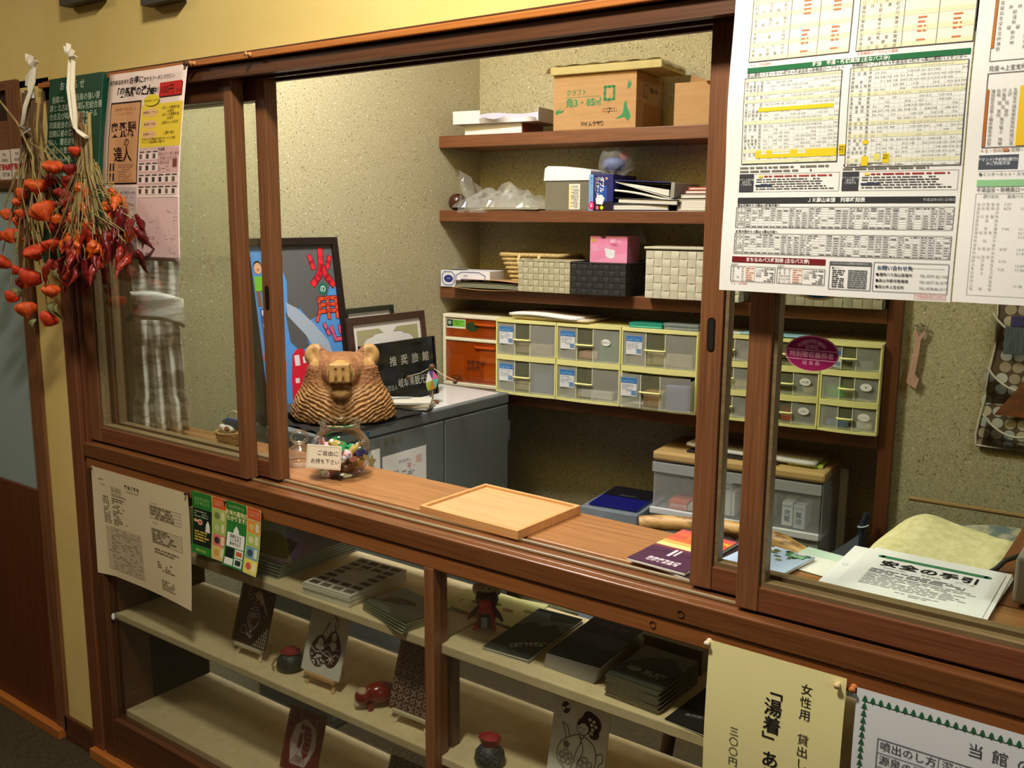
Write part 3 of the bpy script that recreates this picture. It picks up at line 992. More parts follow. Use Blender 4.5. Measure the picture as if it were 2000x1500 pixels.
for (y0, y1, r) in ((0.205, 0.238, 4), (0.140, 0.178, 6)):
    s.frame(0.255, y0, 0.385, y1, 0.0009, G1)
    for i in range(1, r):
        s.line([(0.255, y0 + (y1 - y0) * i / r), (0.385, y0 + (y1 - y0) * i / r)], 0.0007, G1)
    s.fine(0.258, y0, 0.36, y1, r, G1, 7, 0.7)
s.text('チェックイン', 0.258, 0.243, 0.006, G1)
s.text('そ の 他', 0.262, 0.192, 0.006, G1)
s.fine(0.262, 0.112, 0.375, 0.128, 2, G1, 8, 0.7)
s.fine(0.270, 0.068, 0.365, 0.094, 4, G1, 9, 0.35)
s.fine(0.285, 0.020, 0.350, 0.048, 5, G1, 10, 0.9)

for i, (x, lb) in enumerate(((-1.884, 'left green rice leaflet pinned on the display case, beside the cream sheet'), (-1.755, 'right green rice leaflet with a yellow folded edge pinned on the display case'))):
    bend = (lambda u, v: (u, -0.004 - 0.010 * (1 - v / 0.148) ** 2, v)) if i == 0 else (lambda u, v: (u, -0.004 - 0.020 * (1 - v / 0.148) ** 2 - 0.006 * (u / 0.125) ** 2, v))
    s = Sheet(0.127, 0.148, bend)
    o = s.paper('leaflet', mat('leaflet_yellow', (236, 226, 120), 0.55), None, 8, 12, 0.0003, loc=(x, 0.0, 0.733))
    tag(o, lb, 'leaflet', 'green leaflets on the display case')
    s.rect(0.001, 0.0, 0.075, 0.148, (46, 124, 48), 1, 4, 8)
    s.rect(0.077, 0.0, 0.127, 0.148, (206, 196, 122), 1, 4, 8)
    s.rect(0.077, 0.122, 0.127, 0.148, (222, 92, 44), 2, 4, 3)
    s.text('こちらのお品\nも産地です', 0.101, 0.136, 0.0075, (246, 190, 150), 'CENTER', lay=3)
    if i == 0:
        s.rect(0.003, 0.020, 0.073, 0.108, (26, 34, 24), 2, 4, 5)
        s.text('お米やお米の\nもち米などを', 0.038, 0.128, 0.0095, (170, 214, 120), 'CENTER', lay=3)
        s.fine(0.008, 0.086, 0.068, 0.104, 3, (150, 170, 130), 2, lay=3)
        s.disc(0.030, 0.076, 0.009, 0.007, (232, 190, 160), 3)
        s.disc(0.030, 0.076, 0.005, 0.004, (200, 80, 60), 4)
        s.disc(0.014, 0.078, 0.008, 0.004, (226, 178, 128), 3)
        s.poly([(0.050, 0.056), (0.068, 0.056), (0.066, 0.074), (0.059, 0.084), (0.052, 0.074)], (232, 232, 214), 3)
        s.fine(0.010, 0.030, 0.066, 0.056, 4, (220, 190, 60), 5, 0.95, lay=3)
        s.text('農林水産省', 0.038, 0.006, 0.008, (190, 214, 90), 'CENTER', lay=3)
    else:
        s.text('2011年7月からは', 0.038, 0.134, 0.0075, (200, 220, 130), 'CENTER', lay=3)
        s.text('お米の産地が\nわかります!', 0.038, 0.117, 0.0135, (244, 232, 160), 'CENTER', bold=0.03, lay=3, lead=0.95)
        s.poly([(0.026, 0.070), (0.050, 0.070), (0.047, 0.084), (0.038, 0.094), (0.029, 0.084)], (238, 238, 222), 3)
        s.rect(0.006, 0.044, 0.070, 0.076, (240, 238, 226), 3, 2, 2)
        s.text('国産だから\nいいを選ぶ\n産地を伝え', 0.038, 0.066, 0.0085, (40, 50, 36), 'CENTER', bold=0.02, lay=4)
        s.rect(0.006, 0.020, 0.036, 0.042, (26, 34, 24), 3)
        s.rect(0.040, 0.024, 0.070, 0.042, (232, 226, 214), 3)
        s.rect(0.044, 0.028, 0.066, 0.038, (190, 96, 60), 4)
        s.rect(0.006, 0.004, 0.036, 0.019, (226, 226, 214), 3)
        s.rect(0.040, 0.004, 0.070, 0.022, (210, 214, 206), 3)
        s.rect(0.045, 0.008, 0.065, 0.019, (40, 50, 44), 4)
    for q in range(4):
        y = 0.004 + q * 0.029
        cs = [((226, 214, 92), (206, 90, 80)), ((108, 160, 170), (60, 80, 90)), ((168, 196, 92), (222, 214, 160)), ((236, 150, 50), (226, 190, 110))]
        if i == 0:
            cs = [((226, 190, 110), (206, 160, 80)), ((222, 120, 110), (60, 56, 50)), ((160, 190, 90), (196, 206, 130)), ((170, 196, 96), (120, 130, 70))]
        s.rect(0.079, y, 0.125, y + 0.027, cs[q][0], 2, 2, 2)
        s.disc(0.094, y + 0.013, 0.010, 0.008, cs[q][1], 3)
        s.rect(0.109, y + 0.004, 0.121, y + 0.024, (230, 222, 180), 3)

s = Sheet(0.211, 0.297, lambda u, v: (u, -0.003 - 0.006 * math.sin(PI * (1 - v / 0.297)), v))
o = s.paper('yellow_notice', mat('yellow_paper', (240, 230, 164), 0.75, spec=0.2), None, 1, 8, loc=(-0.566, 0.0, 0.580))
tag(o, 'pale yellow notice with vertical black writing pinned on the display case', 'notice')
s.tate('女性用　貸出し', 0.147, 0.272, 0.0180, (34, 30, 24), step=1.08)
s.tate('「湯着」あり', 0.094, 0.262, 0.0285, (30, 26, 22), bold=0.012, step=0.98)
s.tate('三〇〇円', 0.042, 0.170, 0.0160, (34, 30, 24), step=1.05)

s = Sheet(0.297, 0.21, lambda u, v: (u, -0.003 - 0.004 * math.sin(PI * (1 - v / 0.21)), v))
o = s.paper('spring_notice', mat('white_notice', (224, 226, 228), 0.7, spec=0.2), None, 1, 6, loc=(-0.340, 0.0, 0.659))
tag(o, 'white hot-spring notice with a border of green fir trees at bottom right', 'notice')
TREE = [(0, 1), (.28, .62), (.16, .62), (.38, .34), (.22, .34), (.48, .06), (.10, .06), (.10, -.1), (-.10, -.1), (-.10, .06), (-.48, .06), (-.22, .34), (-.38, .34), (-.16, .62), (-.28, .62)]


def fir(u, v, k=0.0098):
    m = s.mi((44, 96, 62))
    pts = [s.P(u + p[0] * k, v + p[1] * k, 1) for p in TREE]
    s.mb.add(pts, [tuple(range(len(pts)))], m)


for i in range(26):
    fir(0.012 + i * 0.0108, 0.192)
    fir(0.012 + i * 0.0108, 0.010)
for i in range(16):
    fir(0.012, 0.181 - i * 0.0107)
    fir(0.282, 0.181 - i * 0.0107)
s.line([(0.012, 0.193), (0.282, 0.193)], 0.0012, (44, 96, 62))
s.text('当 館 の 温 泉', 0.147, 0.162, 0.0205, (70, 74, 80), space=1.15)
GB = (120, 124, 132)
s.frame(0.034, 0.020, 0.262, 0.145, 0.0014, GB)
for i in range(1, 6):
    s.line([(0.034, 0.145 - i * 0.0208), (0.262, 0.145 - i * 0.0208)], 0.001, GB)
s.line([(0.114, 0.020), (0.114, 0.145)], 0.001, GB)
for i, q in enumerate(('噴出のし方', '源泉の温度', '性状', '泉質', '効能', '湧出量')):
    s.text(q, 0.037, 0.130 - i * 0.0208, 0.0150, (66, 70, 78))
s.text('深さ', 0.118, 0.130, 0.0150, (66, 70, 78))

# ------------------------------------------------------------------ timetables on the right-hand sash
def ttbend(seed, w):
    return lambda u, v: (u + 0.0, -0.004 - 0.012 * math.sin(PI * min(1, max(0, v / 0.425))) - (0.014 * max(0, 1 - v / 0.2) ** 2) + 0.004 * math.cos(5 * u / w + seed) - 0.0015 * math.sin(4 * PI * min(1, max(0, v / 0.425))), v)


TTM = mat('timetable_paper', (246, 244, 238), 0.6, spec=0.3)
s = Sheet(0.310, 0.425, ttbend(0, 0.31))
o = s.paper('timetable', TTM, None, 20, 40, loc=(-0.568, -0.008, 1.420))
tag(o, 'white bus and train timetable with a green band hanging on the right sash', 'timetable')
DG, YL = (36, 112, 66), (244, 214, 40)
BEI = (246, 236, 196)
GT = (128, 124, 112)
R = random.Random(8)


def times(u0, v0, u1, v1, rows, cols, rgb, seed, sz=0.0042, keep=0.8, h0=6):
    R = random.Random(seed)
    for r in range(rows):
        for c in range(cols):
            if R.random() < keep:
                s.text('%d:%02d' % (h0 + (c * 12) // cols + r % 2, R.randint(0, 59)), u0 + (u1 - u0) * (c + 0.1) / cols, v1 - (v1 - v0) * (r + 0.85) / rows, sz, rgb)


def names(u0, v0, u1, v1, rows, seed, rgb=(120, 116, 106), sz=0.0046):
    R = random.Random(seed)
    pool = '高山温泉平湯新穂町方福地岩井戸栃尾上宝支所前中尾口神岡濃飛丹生川荒城国府蒲田笹沢佳留萱鼠餅見座宮原'
    for r in range(rows):
        n = R.choice((2, 3, 3, 4, 5))
        for c in range(n):
            s.text(R.choice(pool), u0 + (u1 - u0) * (c / max(1, n - 1)) * 0.88, v1 - (v1 - v0) * (r + 0.85) / rows, sz, rgb)


for (a, b) in ((0.027, 0.164), (0.173, 0.309)):
    s.rect(a, 0.312, b, 0.424, (250, 244, 224), 1, 3, 6)
    for i in range(0, 18, 3):
        s.rect(a, 0.312 + i * 0.0062, b, 0.312 + i * 0.0062 + 0.0062, BEI, 2, 3, 1)
    s.frame(a, 0.312, b, 0.426, 0.0008, (110, 104, 92), 3)
    names(a + 0.003, 0.312, a + 0.050, 0.424, 20, int(a * 1000), sz=0.0048)
    for cx in (0.072, 0.112):
        s.fine(a + cx, 0.316, a + cx + 0.010, 0.424, 20, (222, 130, 84), 3, 0.9, 0.4, lay=3, ragged=0)
    s.line([(a + 0.055, 0.312), (a + 0.055, 0.424)], 0.0006, GT, 3)
    s.line([(a + 0.095, 0.312), (a + 0.095, 0.424)], 0.0006, GT, 3)
s.text('※ 土・日祝運休', 0.030, 0.306, 0.0042, (206, 120, 90))
s.text('※ 新穂高ロープウェイ運休', 0.175, 0.307, 0.0042, (206, 120, 90))
s.rect(0.026, 0.297, 0.308, 0.304, DG, 1, 6, 1)
s.text('幹線　平湯・新穂高線 (主なバス停)', 0.167, 0.2985, 0.0062, (240, 244, 232), 'CENTER', bold=0.02)
s.text('高山濃飛バスセンター→町方→平湯温泉→新穂高ロープウェイ', 0.026, 0.2915, 0.0062, (50, 50, 46), sx=0.78)
s.text('新穂高ロープウェイ→平湯温泉→町方→高山濃飛バスセンター', 0.170, 0.2925, 0.0062, (50, 50, 46), sx=0.78)
for (a, b, c, d, sd) in ((0.024, 0.176, 0.158, 0.290, 3), (0.169, 0.168, 0.307, 0.291, 4)):
    s.rect(a, b, c, d, (246, 246, 238), 1, 3, 4)
    for r in (0, 4, 6, 12, 20, 23) if sd == 3 else (0, 6, 13, 16, 22):
        v = d - (d - b) * (r + 1) / 24
        s.rect(a + 0.001, v, c - 0.001, v + (d - b) / 24, (238, 236, 196), 2, 3, 1)
    for r in range(1, 24):
        s.line([(a, d - (d - b) * r / 24), (c, d - (d - b) * r / 24)], 0.0002, (206, 204, 196), 2)
    for q in range(1, 18):
        x = a + 0.026 + (c - a - 0.026) * q / 18
        s.line([(x, b), (x, d)], 0.0002, (206, 204, 196), 2)
    names(a + 0.002, b, a + 0.026, d, 24, sd, sz=0.0042)
    times(a + 0.030, b, c, d, 24, 14, (132, 132, 124), sd, 0.0031, 0.62)
    s.frame(a, b, c, d, 0.0008, (96, 94, 88), 3)
s.rect(0.046, 0.2445, 0.150, 0.2495, YL, 3, 3, 1)
s.rect(0.044, 0.183, 0.157, 0.188, YL, 3, 3, 1)
s.rect(0.044, 0.188, 0.052, 0.193, YL, 3)
s.rect(0.060, 0.188, 0.068, 0.193, YL, 3)
s.rect(0.094, 0.188, 0.104, 0.193, YL, 3)
s.rect(0.116, 0.188, 0.157, 0.193, YL, 3)
s.rect(0.160, 0.184, 0.168, 0.197, YL, 3)
s.rect(0.190, 0.169, 0.198, 0.181, YL, 3)
s.rect(0.190, 0.196, 0.197, 0.201, YL, 3)
s.rect(0.205, 0.176, 0.213, 0.184, (238, 232, 120), 3)
s.rect(0.216, 0.172, 0.224, 0.184, YL, 3)
s.line([(0.199, 0.172), (0.216, 0.172)], 0.0008, (50, 44, 20), 3)
s.text('予約\n制の\nバス', 0.1605, 0.1925, 0.0032, (70, 60, 20), lay=4)
s.text('予約\n制の', 0.2165, 0.180, 0.0032, (70, 60, 20), lay=4)
for (a, c) in ((0.022, 0.165), (0.167, 0.308)):
    s.fine(a, 0.163, c - 0.01, 0.173, 2, GT, int(a * 999), 0.9)
    s.frame(a, 0.138, c - 0.002, 0.162, 0.0004, GT, 1)
    s.rect(a, 0.138, a + 0.021, 0.162, (66, 66, 70), 2, 1, 2)
    s.text('デマンド運行便\n(要予約)\nご利用方法', a + 0.0105, 0.153, 0.0032, (220, 220, 220), 'CENTER', lay=3)
    s.rect(a + 0.028, 0.157, a + 0.034, 0.160, (240, 216, 90), 2)
    s.fine(a + 0.036, 0.156, c - 0.006, 0.161, 1, (180, 70, 60), 4, 0.95, 0.4)
    s.fine(a + 0.025, 0.140, c - 0.006, 0.156, 5, (90, 88, 84), 6, 0.95, 0.4)
    s.rect(a + 0.024, 0.145, a + 0.048, 0.1475, (60, 70, 100), 2)
s.rect(0.021, 0.122, 0.305, 0.130, (56, 56, 58), 1, 6, 1)
s.text('ＪＲ高山本線　列車時刻表', 0.160, 0.1238, 0.0064, (236, 236, 232), 'CENTER', bold=0.03)
s.text('平成28年4月1日現在', 0.268, 0.1243, 0.0042, (200, 200, 200))
for (b, d, ti, sd) in ((0.089, 0.117, '富山方面から→高山→岐阜方面へ', 21), (0.053, 0.081, '岐阜方面から→高山→富山方面へ', 22)):
    s.text(ti, 0.021, d + 0.0012, 0.0042, (60, 60, 58), bold=0.02)
    s.frame(0.020, b, 0.305, d, 0.0006, (90, 90, 88))
    for r in range(1, 9):
        s.line([(0.020, d - (d - b) * r / 9), (0.305, d - (d - b) * r / 9)], 0.0003, (150, 150, 148))
    for q in range(1, 30):
        x = 0.034 + (0.305 - 0.034) * q / 30
        s.line([(x, b), (x, d)], 0.0002, (190, 190, 188))
    names(0.021, b, 0.033, d, 9, sd, sz=0.0030)
    for q in range(30):
        x = 0.034 + (0.305 - 0.034) * q / 30
        R2 = random.Random(q + sd)
        k0, k1 = (0, 9) if R2.random() < 0.35 else (R2.randint(0, 5), R2.randint(5, 9))
        s.fine(x + 0.001, d - (d - b) * k1 / 9, x + 0.0078, d - (d - b) * k0 / 9, max(1, k1 - k0), (186, 184, 182), q + sd, 0.9, 0.42, ragged=0)
        s.fine(x + 0.001, b, x + 0.0078, b + (d - b) / 9, 1, (140, 138, 136), q, 0.8, 0.5, ragged=0)
        s.fine(x + 0.001, d - (d - b) * 2 / 9, x + 0.0078, d - 0.0005, 2, (136, 134, 132), q + 5, 0.45, 0.5, ragged=0)
s.rect(0.018, 0.0405, 0.153, 0.0485, (122, 28, 30), 1, 3, 1)
s.text('まちなみバス時刻表 (主なバス停)', 0.085, 0.0423, 0.0062, (240, 228, 222), 'CENTER', bold=0.03)
for (a, c) in ((0.017, 0.083), (0.086, 0.153)):
    s.frame(a, 0.014, c, 0.035, 0.0006, (100, 100, 98))
    names(a + 0.002, 0.014, a + 0.018, 0.035, 5, int(a * 900), sz=0.0034)
    s.rect(a + 0.022, 0.015, a + 0.036, 0.034, (244, 228, 214), 1)
    s.fine(a + 0.023, 0.015, a + 0.035, 0.034, 6, (200, 140, 120), 3, lay=2, ragged=0)
    s.fine(a + 0.050, 0.015, c - 0.002, 0.034, 7, (160, 158, 156), 4, lay=2, ragged=0)
    s.text('この間\n15分\n間隔', a + 0.038, 0.029, 0.0038, (110, 108, 106))
s.text('右回り', 0.017, 0.0358, 0.0036, (60, 60, 58))
s.text('左回り', 0.086, 0.0358, 0.0036, (60, 60, 58))
s.frame(0.159, 0.010, 0.213, 0.046, 0.0008, (130, 132, 136))
s.rect(0.159, 0.0415, 0.213, 0.046, (100, 102, 106), 2)
s.text('タクシーサービス24時間ご利用頂けます', 0.186, 0.0428, 0.0026, (230, 230, 230), 'CENTER', lay=3)
s.text('●タクシー', 0.162, 0.037, 0.003, (80, 80, 80))
s.fine(0.163, 0.012, 0.180, 0.036, 9, (90, 90, 90), 3, 0.9, ragged=0.1)
s.rect(0.184, 0.012, 0.208, 0.036, (176, 176, 174), 1)
s.fine(0.184, 0.012, 0.208, 0.036, 9, (104, 104, 104), 4, 1.0, 0.6, lay=2, ragged=0)
s.frame(0.216, 0.010, 0.305, 0.047, 0.0008, (160, 162, 168))
s.text('お問い合わせ先', 0.220, 0.038, 0.0062, (60, 84, 120), bold=0.02)
s.line([(0.258, 0.0405), (0.300, 0.0405)], 0.0004, GT)
for i, (a, b) in enumerate((('●濃飛バス高山営業所', 'TEL.0577-32-1160'), ('●高山市都市整備課', 'TEL.0577-35-3178'), ('●高山市上宝支所', 'TEL.0578-86-2111'))):
    s.text(a, 0.219, 0.030 - i * 0.0078, 0.0045, (50, 50, 54), bold=0.01)
    s.text(b, 0.272, 0.030 - i * 0.0078, 0.0045, (110, 110, 114))
s.frame(0.268, 0.003, 0.304, 0.0085, 0.0005, (224, 130, 124))
s.text('平成28年4月1日改正', 0.270, 0.0045, 0.0036, (210, 90, 90))
s.text('※ 土・日は運休', 0.018, 0.010, 0.0036, (206, 120, 110))

s = Sheet(0.310, 0.425, ttbend(2, 0.31))
o = s.paper('timetable', TTM, None, 20, 40, loc=(-0.256, -0.006, 1.421))
tag(o, 'second white timetable hanging at the right edge, with a long yellow column', 'timetable')
s.rect(0.018, 0.300, 0.021, 0.424, (190, 118, 56), 2, 1, 5)
s.line([(0.018, 0.285), (0.31, 0.285)], 0.0007, GT)
s.line([(0.018, 0.285), (0.018, 0.424)], 0.0007, GT)
names(0.023, 0.296, 0.055, 0.424, 22, 31, (120, 116, 110), 0.0048)
s.rect(0.060, 0.318, 0.09, 0.345, (240, 226, 100), 1)
times(0.07, 0.296, 0.30, 0.424, 16, 12, GT, 41, 0.0036, 0.4)
s.text('見座→上宝支所前→吉野→高山濃飛バスセンター', 0.018, 0.274, 0.0068, (60, 60, 58), sx=0.85)
s.frame(0.018, 0.186, 0.302, 0.271, 0.0008, (96, 94, 88))
s.rect(0.018, 0.187, 0.021, 0.253, (190, 110, 50), 2)
names(0.023, 0.188, 0.050, 0.253, 14, 33, (120, 116, 110), 0.0046)
s.rect(0.054, 0.187, 0.074, 0.255, (246, 206, 44), 2)
s.rect(0.058, 0.258, 0.07, 0.266, YL, 2)
s.text('予約制', 0.0585, 0.260, 0.0036, (70, 60, 20), lay=3)
times(0.08, 0.188, 0.30, 0.253, 14, 12, GT, 43, 0.0036, 0.5)
s.text('※ 土・日は運休', 0.017, 0.181, 0.0045, (196, 120, 90))
s.rect(0.042, 0.181, 0.048, 0.184, (220, 140, 80), 2)
s.text('区間・フリー', 0.050, 0.181, 0.0045, GT)
s.rect(0.016, 0.160, 0.059, 0.177, (84, 90, 100), 1)
s.text('デマンド(予約制)運行便\nのご利用方法', 0.0375, 0.170, 0.0044, (228, 232, 236), 'CENTER', bold=0.02, lay=2)
s.rect(0.016, 0.158, 0.300, 0.179, (252, 252, 250), 0)
s.text('1. 前日の17時までに、\nご予約ください', 0.068, 0.172, 0.005, (100, 100, 104))
s.disc(0.070, 0.165, 0.003, 0.002, (60, 90, 160), 2)
s.text('●インターネット・スマートフォンなどの検索', 0.017, 0.153, 0.0046, (110, 110, 112))
s.rect(0.016, 0.140, 0.306, 0.148, (150, 206, 150), 1, 4, 1)
s.text('平湯温泉・新穂高ロープウェイ→松本', 0.016, 0.134, 0.0062, (80, 80, 82), sx=0.85)
s.frame(0.016, 0.010, 0.302, 0.132, 0.0005, (190, 190, 190))
s.text('運行会社　　直通バス　　急行バス', 0.024, 0.127, 0.0044, (140, 140, 140))
names(0.018, 0.016, 0.042, 0.122, 22, 37, (176, 176, 174), 0.004)
times(0.046, 0.016, 0.10, 0.122, 22, 3, (188, 188, 188), 47, 0.0046, 0.4, 7)

# round tax sticker on the sash glass, and the edge of a second round sticker under the timetable
s = Sheet(0.078, 0.052)
o = bpy.data.objects.new('sticker', MB().prism([(0.039 * math.cos(2 * PI * i / 40), 0.0258 * math.sin(2 * PI * i / 40)) for i in range(40)], 0, 0.0006).mesh('sticker', [mat('sticker_pink_edge', (214, 130, 150), 0.5)]))
COL.objects.link(o)
o.location = (-0.4475, 0.0355, 1.332)
tag(o, 'oval magenta tax sticker with pale writing on the right sash glass', 'sticker')
s.on(o)
MG, PK = (150, 24, 84), (236, 170, 190)
s.disc(0, 0, 0.0365, 0.0238, MG, 1, 40)
s.line([(-0.0365, 0.0045), (0.0365, 0.0045)], 0.0012, PK, 2)
s.line([(-0.0365, -0.0090), (0.0365, -0.0090)], 0.0012, PK, 2)
for i, ch in enumerate('料理飲食等消費税'):
    a = (i - 3.5) * 0.155
    s.text(ch, 0.034 * math.sin(a) * 0.95, 0.0150 - 0.0065 * (abs(i - 3.5) / 3.5) ** 2, 0.0066, PK, 'CENTER', rot=-a * 0.5, lay=2)
s.text('登録証', 0, 0.0070, 0.0066, PK, 'CENTER', lay=2)
s.text('特別徴収義務者', 0, -0.0052, 0.0092, PK, 'CENTER', bold=0.01, lay=2)
s.text('岐 阜 県', 0, -0.0165, 0.0072, PK, 'CENTER', lay=2)
s = Sheet(0.06, 0.06)
o = bpy.data.objects.new('sticker', MB().prism([(0.036 * math.cos(2 * PI * i / 40), 0.022 * math.sin(2 * PI * i / 40)) for i in range(40)], 0, 0.0006).mesh('sticker', [mat('sticker_cream', (226, 206, 150), 0.5)]))
COL.objects.link(o)
o.location = (-0.4445, 0.0355, 1.4300)
tag(o, 'round blue sticker with cream rim half hidden under the timetable', 'sticker')
s.on(o)
s.disc(0, 0, 0.031, 0.0185, (40, 104, 160), 1, 40)

# ------------------------------------------------------------------ things on the counter top
CT = 0.9275
t = thing('coin_tray', 'flat light wooden tray with a raised rim lying on the counter', 'tray', (-1.110, 0.178, CT), math.radians(-2))
ob('base', MB().box(-0.118, 0.118, -0.096, 0.096, 0, 0.013), W_LIGHT, t)
fr = MB()
for x0, x1, y0, y1 in ((-0.126, 0.126, -0.104, -0.096), (-0.126, 0.126, 0.096, 0.104), (-0.126, -0.118, -0.096, 0.096), (0.118, 0.126, -0.096, 0.096)):
    fr.box(x0, x1, y0, y1, 0, 0.0185)
ob('rim', fr, wood('tray_edge', (200, 142, 84), (222, 168, 108), 'x', 110, 5, 0.35), t, bev=0.001)

# glass candy jar
JG = glassmat('jar_glass', (250, 253, 251), 0.7, 1.45)
JX, JY = -1.588, 0.195
t = thing('candy_jar', 'round glass candy jar with wrapped sweets and a handwritten card', 'jar', (JX, JY, CT))
prof = [(0.0, 0.002), (0.044, 0.002), (0.050, 0.005), (0.062, 0.025), (0.070, 0.048), (0.071, 0.060), (0.066, 0.080), (0.055, 0.096), (0.047, 0.103), (0.046, 0.120), (0.0495, 0.1225), (0.0475, 0.125), (0.0445, 0.121)]
ob('bowl', MB().lathe(prof, 40), JG, t)
cd = ob('card', MB().box(-0.039, 0.039, -0.0006, 0.0006, -0.027, 0.027), mat('card_cream', (246, 232, 204), 0.6), t, loc=(0.028, -0.078, 0.060), rot=(math.radians(-6), math.radians(4), math.radians(36)), bev=0.0004)
s = Sheet(0.078, 0.054).on(cd, Tr(-0.039, -0.0006, -0.027))
s.text('ご自由に', 0.023, 0.032, 0.0125, (48, 36, 26), sx=0.98)
s.text('お持ち下さい', 0.010, 0.013, 0.0125, (48, 36, 26), sx=0.86)
s.frame(0.003, 0.003, 0.075, 0.051, 0.0004, (150, 120, 80))
t = thing('jar_lid', 'domed glass jar lid with a round knob lying on the counter behind the jar', 'lid', (-1.742, 0.205, CT))
ob('dome', MB().lathe([(0.049, 0.0), (0.049, 0.012), (0.045, 0.018), (0.036, 0.030), (0.020, 0.040), (0.014, 0.045)], 32), JG, t)
ob('knob', MB().ball((0, 0, 0.064), (0.023, 0.023, 0.019), 24, 14), JG, t)
ob('rim_band', MB().lathe([(0.0495, 0.0), (0.0505, 0.004), (0.0495, 0.012)], 32), mat('clear_white', (236, 230, 220), 0.3, alpha=0.45), t)
R = random.Random(3)
CND = [('green', (34, 150, 84)), ('gold', (206, 176, 96)), ('brown', (124, 84, 44)), ('pink', (236, 168, 170)), ('white', (236, 232, 222)), ('dark_blue', (70, 60, 120)), ('silver', (200, 204, 210))]
SEQ = [(1, 0, 0, .022), (2, 0.028, -.012, .022), (4, -.028, -.010, .022), (3, .006, -.034, .022), (1, -.012, .030, .022), (6, .024, .026, .022), (0, -.030, .022, .030),
       (1, .018, -.040, .040), (5, -.034, -.030, .040), (2, .044, .004, .040), (0, .012, .012, .046), (1, -.018, -.006, .044), (4, -.044, .008, .042),
       (0, .022, -.026, .062), (3, .046, -.020, .060), (0, .010, .034, .062), (1, .034, .016, .064), (0, -.008, -.002, .070)]
SEQ += [(2, -.046, .026, .034), (1, .050, .018, .036), (3, -.020, .044, .036), (6, .040, -.034, .050), (2, -.010, -.052, .050), (1, -.040, -.036, .056), (4, .012, .050, .052), (0, -.030, .030, .064), (5, .052, .030, .056), (1, .004, -.020, .078), (3, -.030, -.016, .068)]
for i, (k, x, y, z) in enumerate(SEQ):
    nm, c = CND[k]
    b = MB()
    L = 0.013
    b.tube([(-L - 0.010, 0, 0), (-L - 0.004, 0, 0), (-L, 0, 0), (-L * 0.6, 0, 0), (0, 0, 0), (L * 0.6, 0, 0), (L, 0, 0), (L + 0.004, 0, 0), (L + 0.010, 0, 0)], [0.0105, 0.0055, 0.0035, 0.0105, 0.0122, 0.0105, 0.0035, 0.0055, 0.0105], 9, flat=0.8, smooth=False)
    lv = 'at the bottom of the jar' if z < .03 else 'halfway up the jar' if z < .05 else 'near the top of the jar'
    sd = ('right ' if x > 0.012 else 'left ' if x < -0.012 else '') + ('back' if y > 0.008 else 'front' if y < -0.008 else 'side' if abs(x) > 0.012 else 'middle')
    o = ob('candy', b, mat('wrapper_' + nm, c, 0.18, 0.35 if nm in ('gold', 'silver', 'green') else 0.0), None, loc=(JX + x * 0.85, JY + y * 0.85, CT + z - 0.004), rot=(R.uniform(-.5, .5), R.uniform(-.8, .8), R.uniform(0, 6)))
    tag(o, '%s candy at the %s, %s' % (nm.replace('_', ' '), sd, lv), 'candy', 'wrapped candies in the glass jar')


# little wicker basket behind the left sash
WK = noisy('wicker', (150, 112, 62), (196, 158, 102), (90, 90, 90), 0.7)
t = thing('wicker_basket', 'small wicker basket with a pale hoop handle on the counter behind the left sash', 'basket', (-2.03, 0.225, CT))
b = MB()
for i in range(6):
    z = 0.004 + i * 0.006
    r = 0.032 + 0.0016 * i
    b.tube([((r + 0.0015 * math.sin(a * 10 + i * PI)) * math.cos(a), (r + 0.0015 * math.sin(a * 10 + i * PI)) * math.sin(a), z) for a in [2 * PI * j / 40 for j in range(41)]], 0.0034, 5, caps=False)
b.lathe([(0, 0.002), (0.032, 0.002), (0.040, 0.036)], 24)
ob('weave', b, WK, t)
ob('handle', MB().tube([(0.040 * math.cos(a), 0.012, 0.034 + 0.052 * math.sin(a)) for a in [PI * j / 16 for j in range(17)]], 0.0022, 6), mat('pale_cane', (232, 214, 160), 0.5), t)
o = ob('handkerchief', MB().grid(lambda u, v: ((u - .5) * 0.075, 0.018 - 0.02 * v + 0.006 * math.sin(9 * u), 0.036 + 0.036 * v * (1 - (u - .5) ** 2 * 1.6)), 10, 6), noisy('starry_blue', (70, 110, 190), (220, 228, 240), (110, 110, 110), 0.8, lo=0.62, hi=0.66), None, loc=(-2.03, 0.225, CT), thick=0.002)
tag(o, 'blue star patterned cloth propped in the small wicker basket', 'cloth')
o = ob('trinket', MB().ball((0, 0, 0.012), (0.022, 0.014, 0.012), 14, 8).ball((-0.014, -0.006, 0.018), 0.008, 10, 6).ball((0.010, -0.008, 0.016), (0.010, 0.006, 0.008), 10, 6, 1), [mat('trinket_white', (230, 226, 216), 0.5), mat('trinket_brown', (150, 92, 60), 0.5)], None, loc=(-2.035, 0.215, CT + 0.028))
tag(o, 'white and brown trinket lying in the small wicker basket', 'trinket')

# curtain gathered at the left end of the window
CUR = noisy('striped_curtain', (190, 182, 166), (248, 246, 240), (7, 7, 48), 0.85, lo=0.44, hi=0.54, spec=0.1)
t = thing('curtain', 'white and grey streaked curtain tied back at the left end of the window', 'curtain', (-2.243, 0.168, 0.935), math.radians(60))


def cw(z):
    h = z / 0.86
    tie = math.exp(-((z - 0.335) / 0.10) ** 2)
    return 0.060 + 0.008 * h - 0.010 * tie + (0.010 if z < 0.1 else 0)


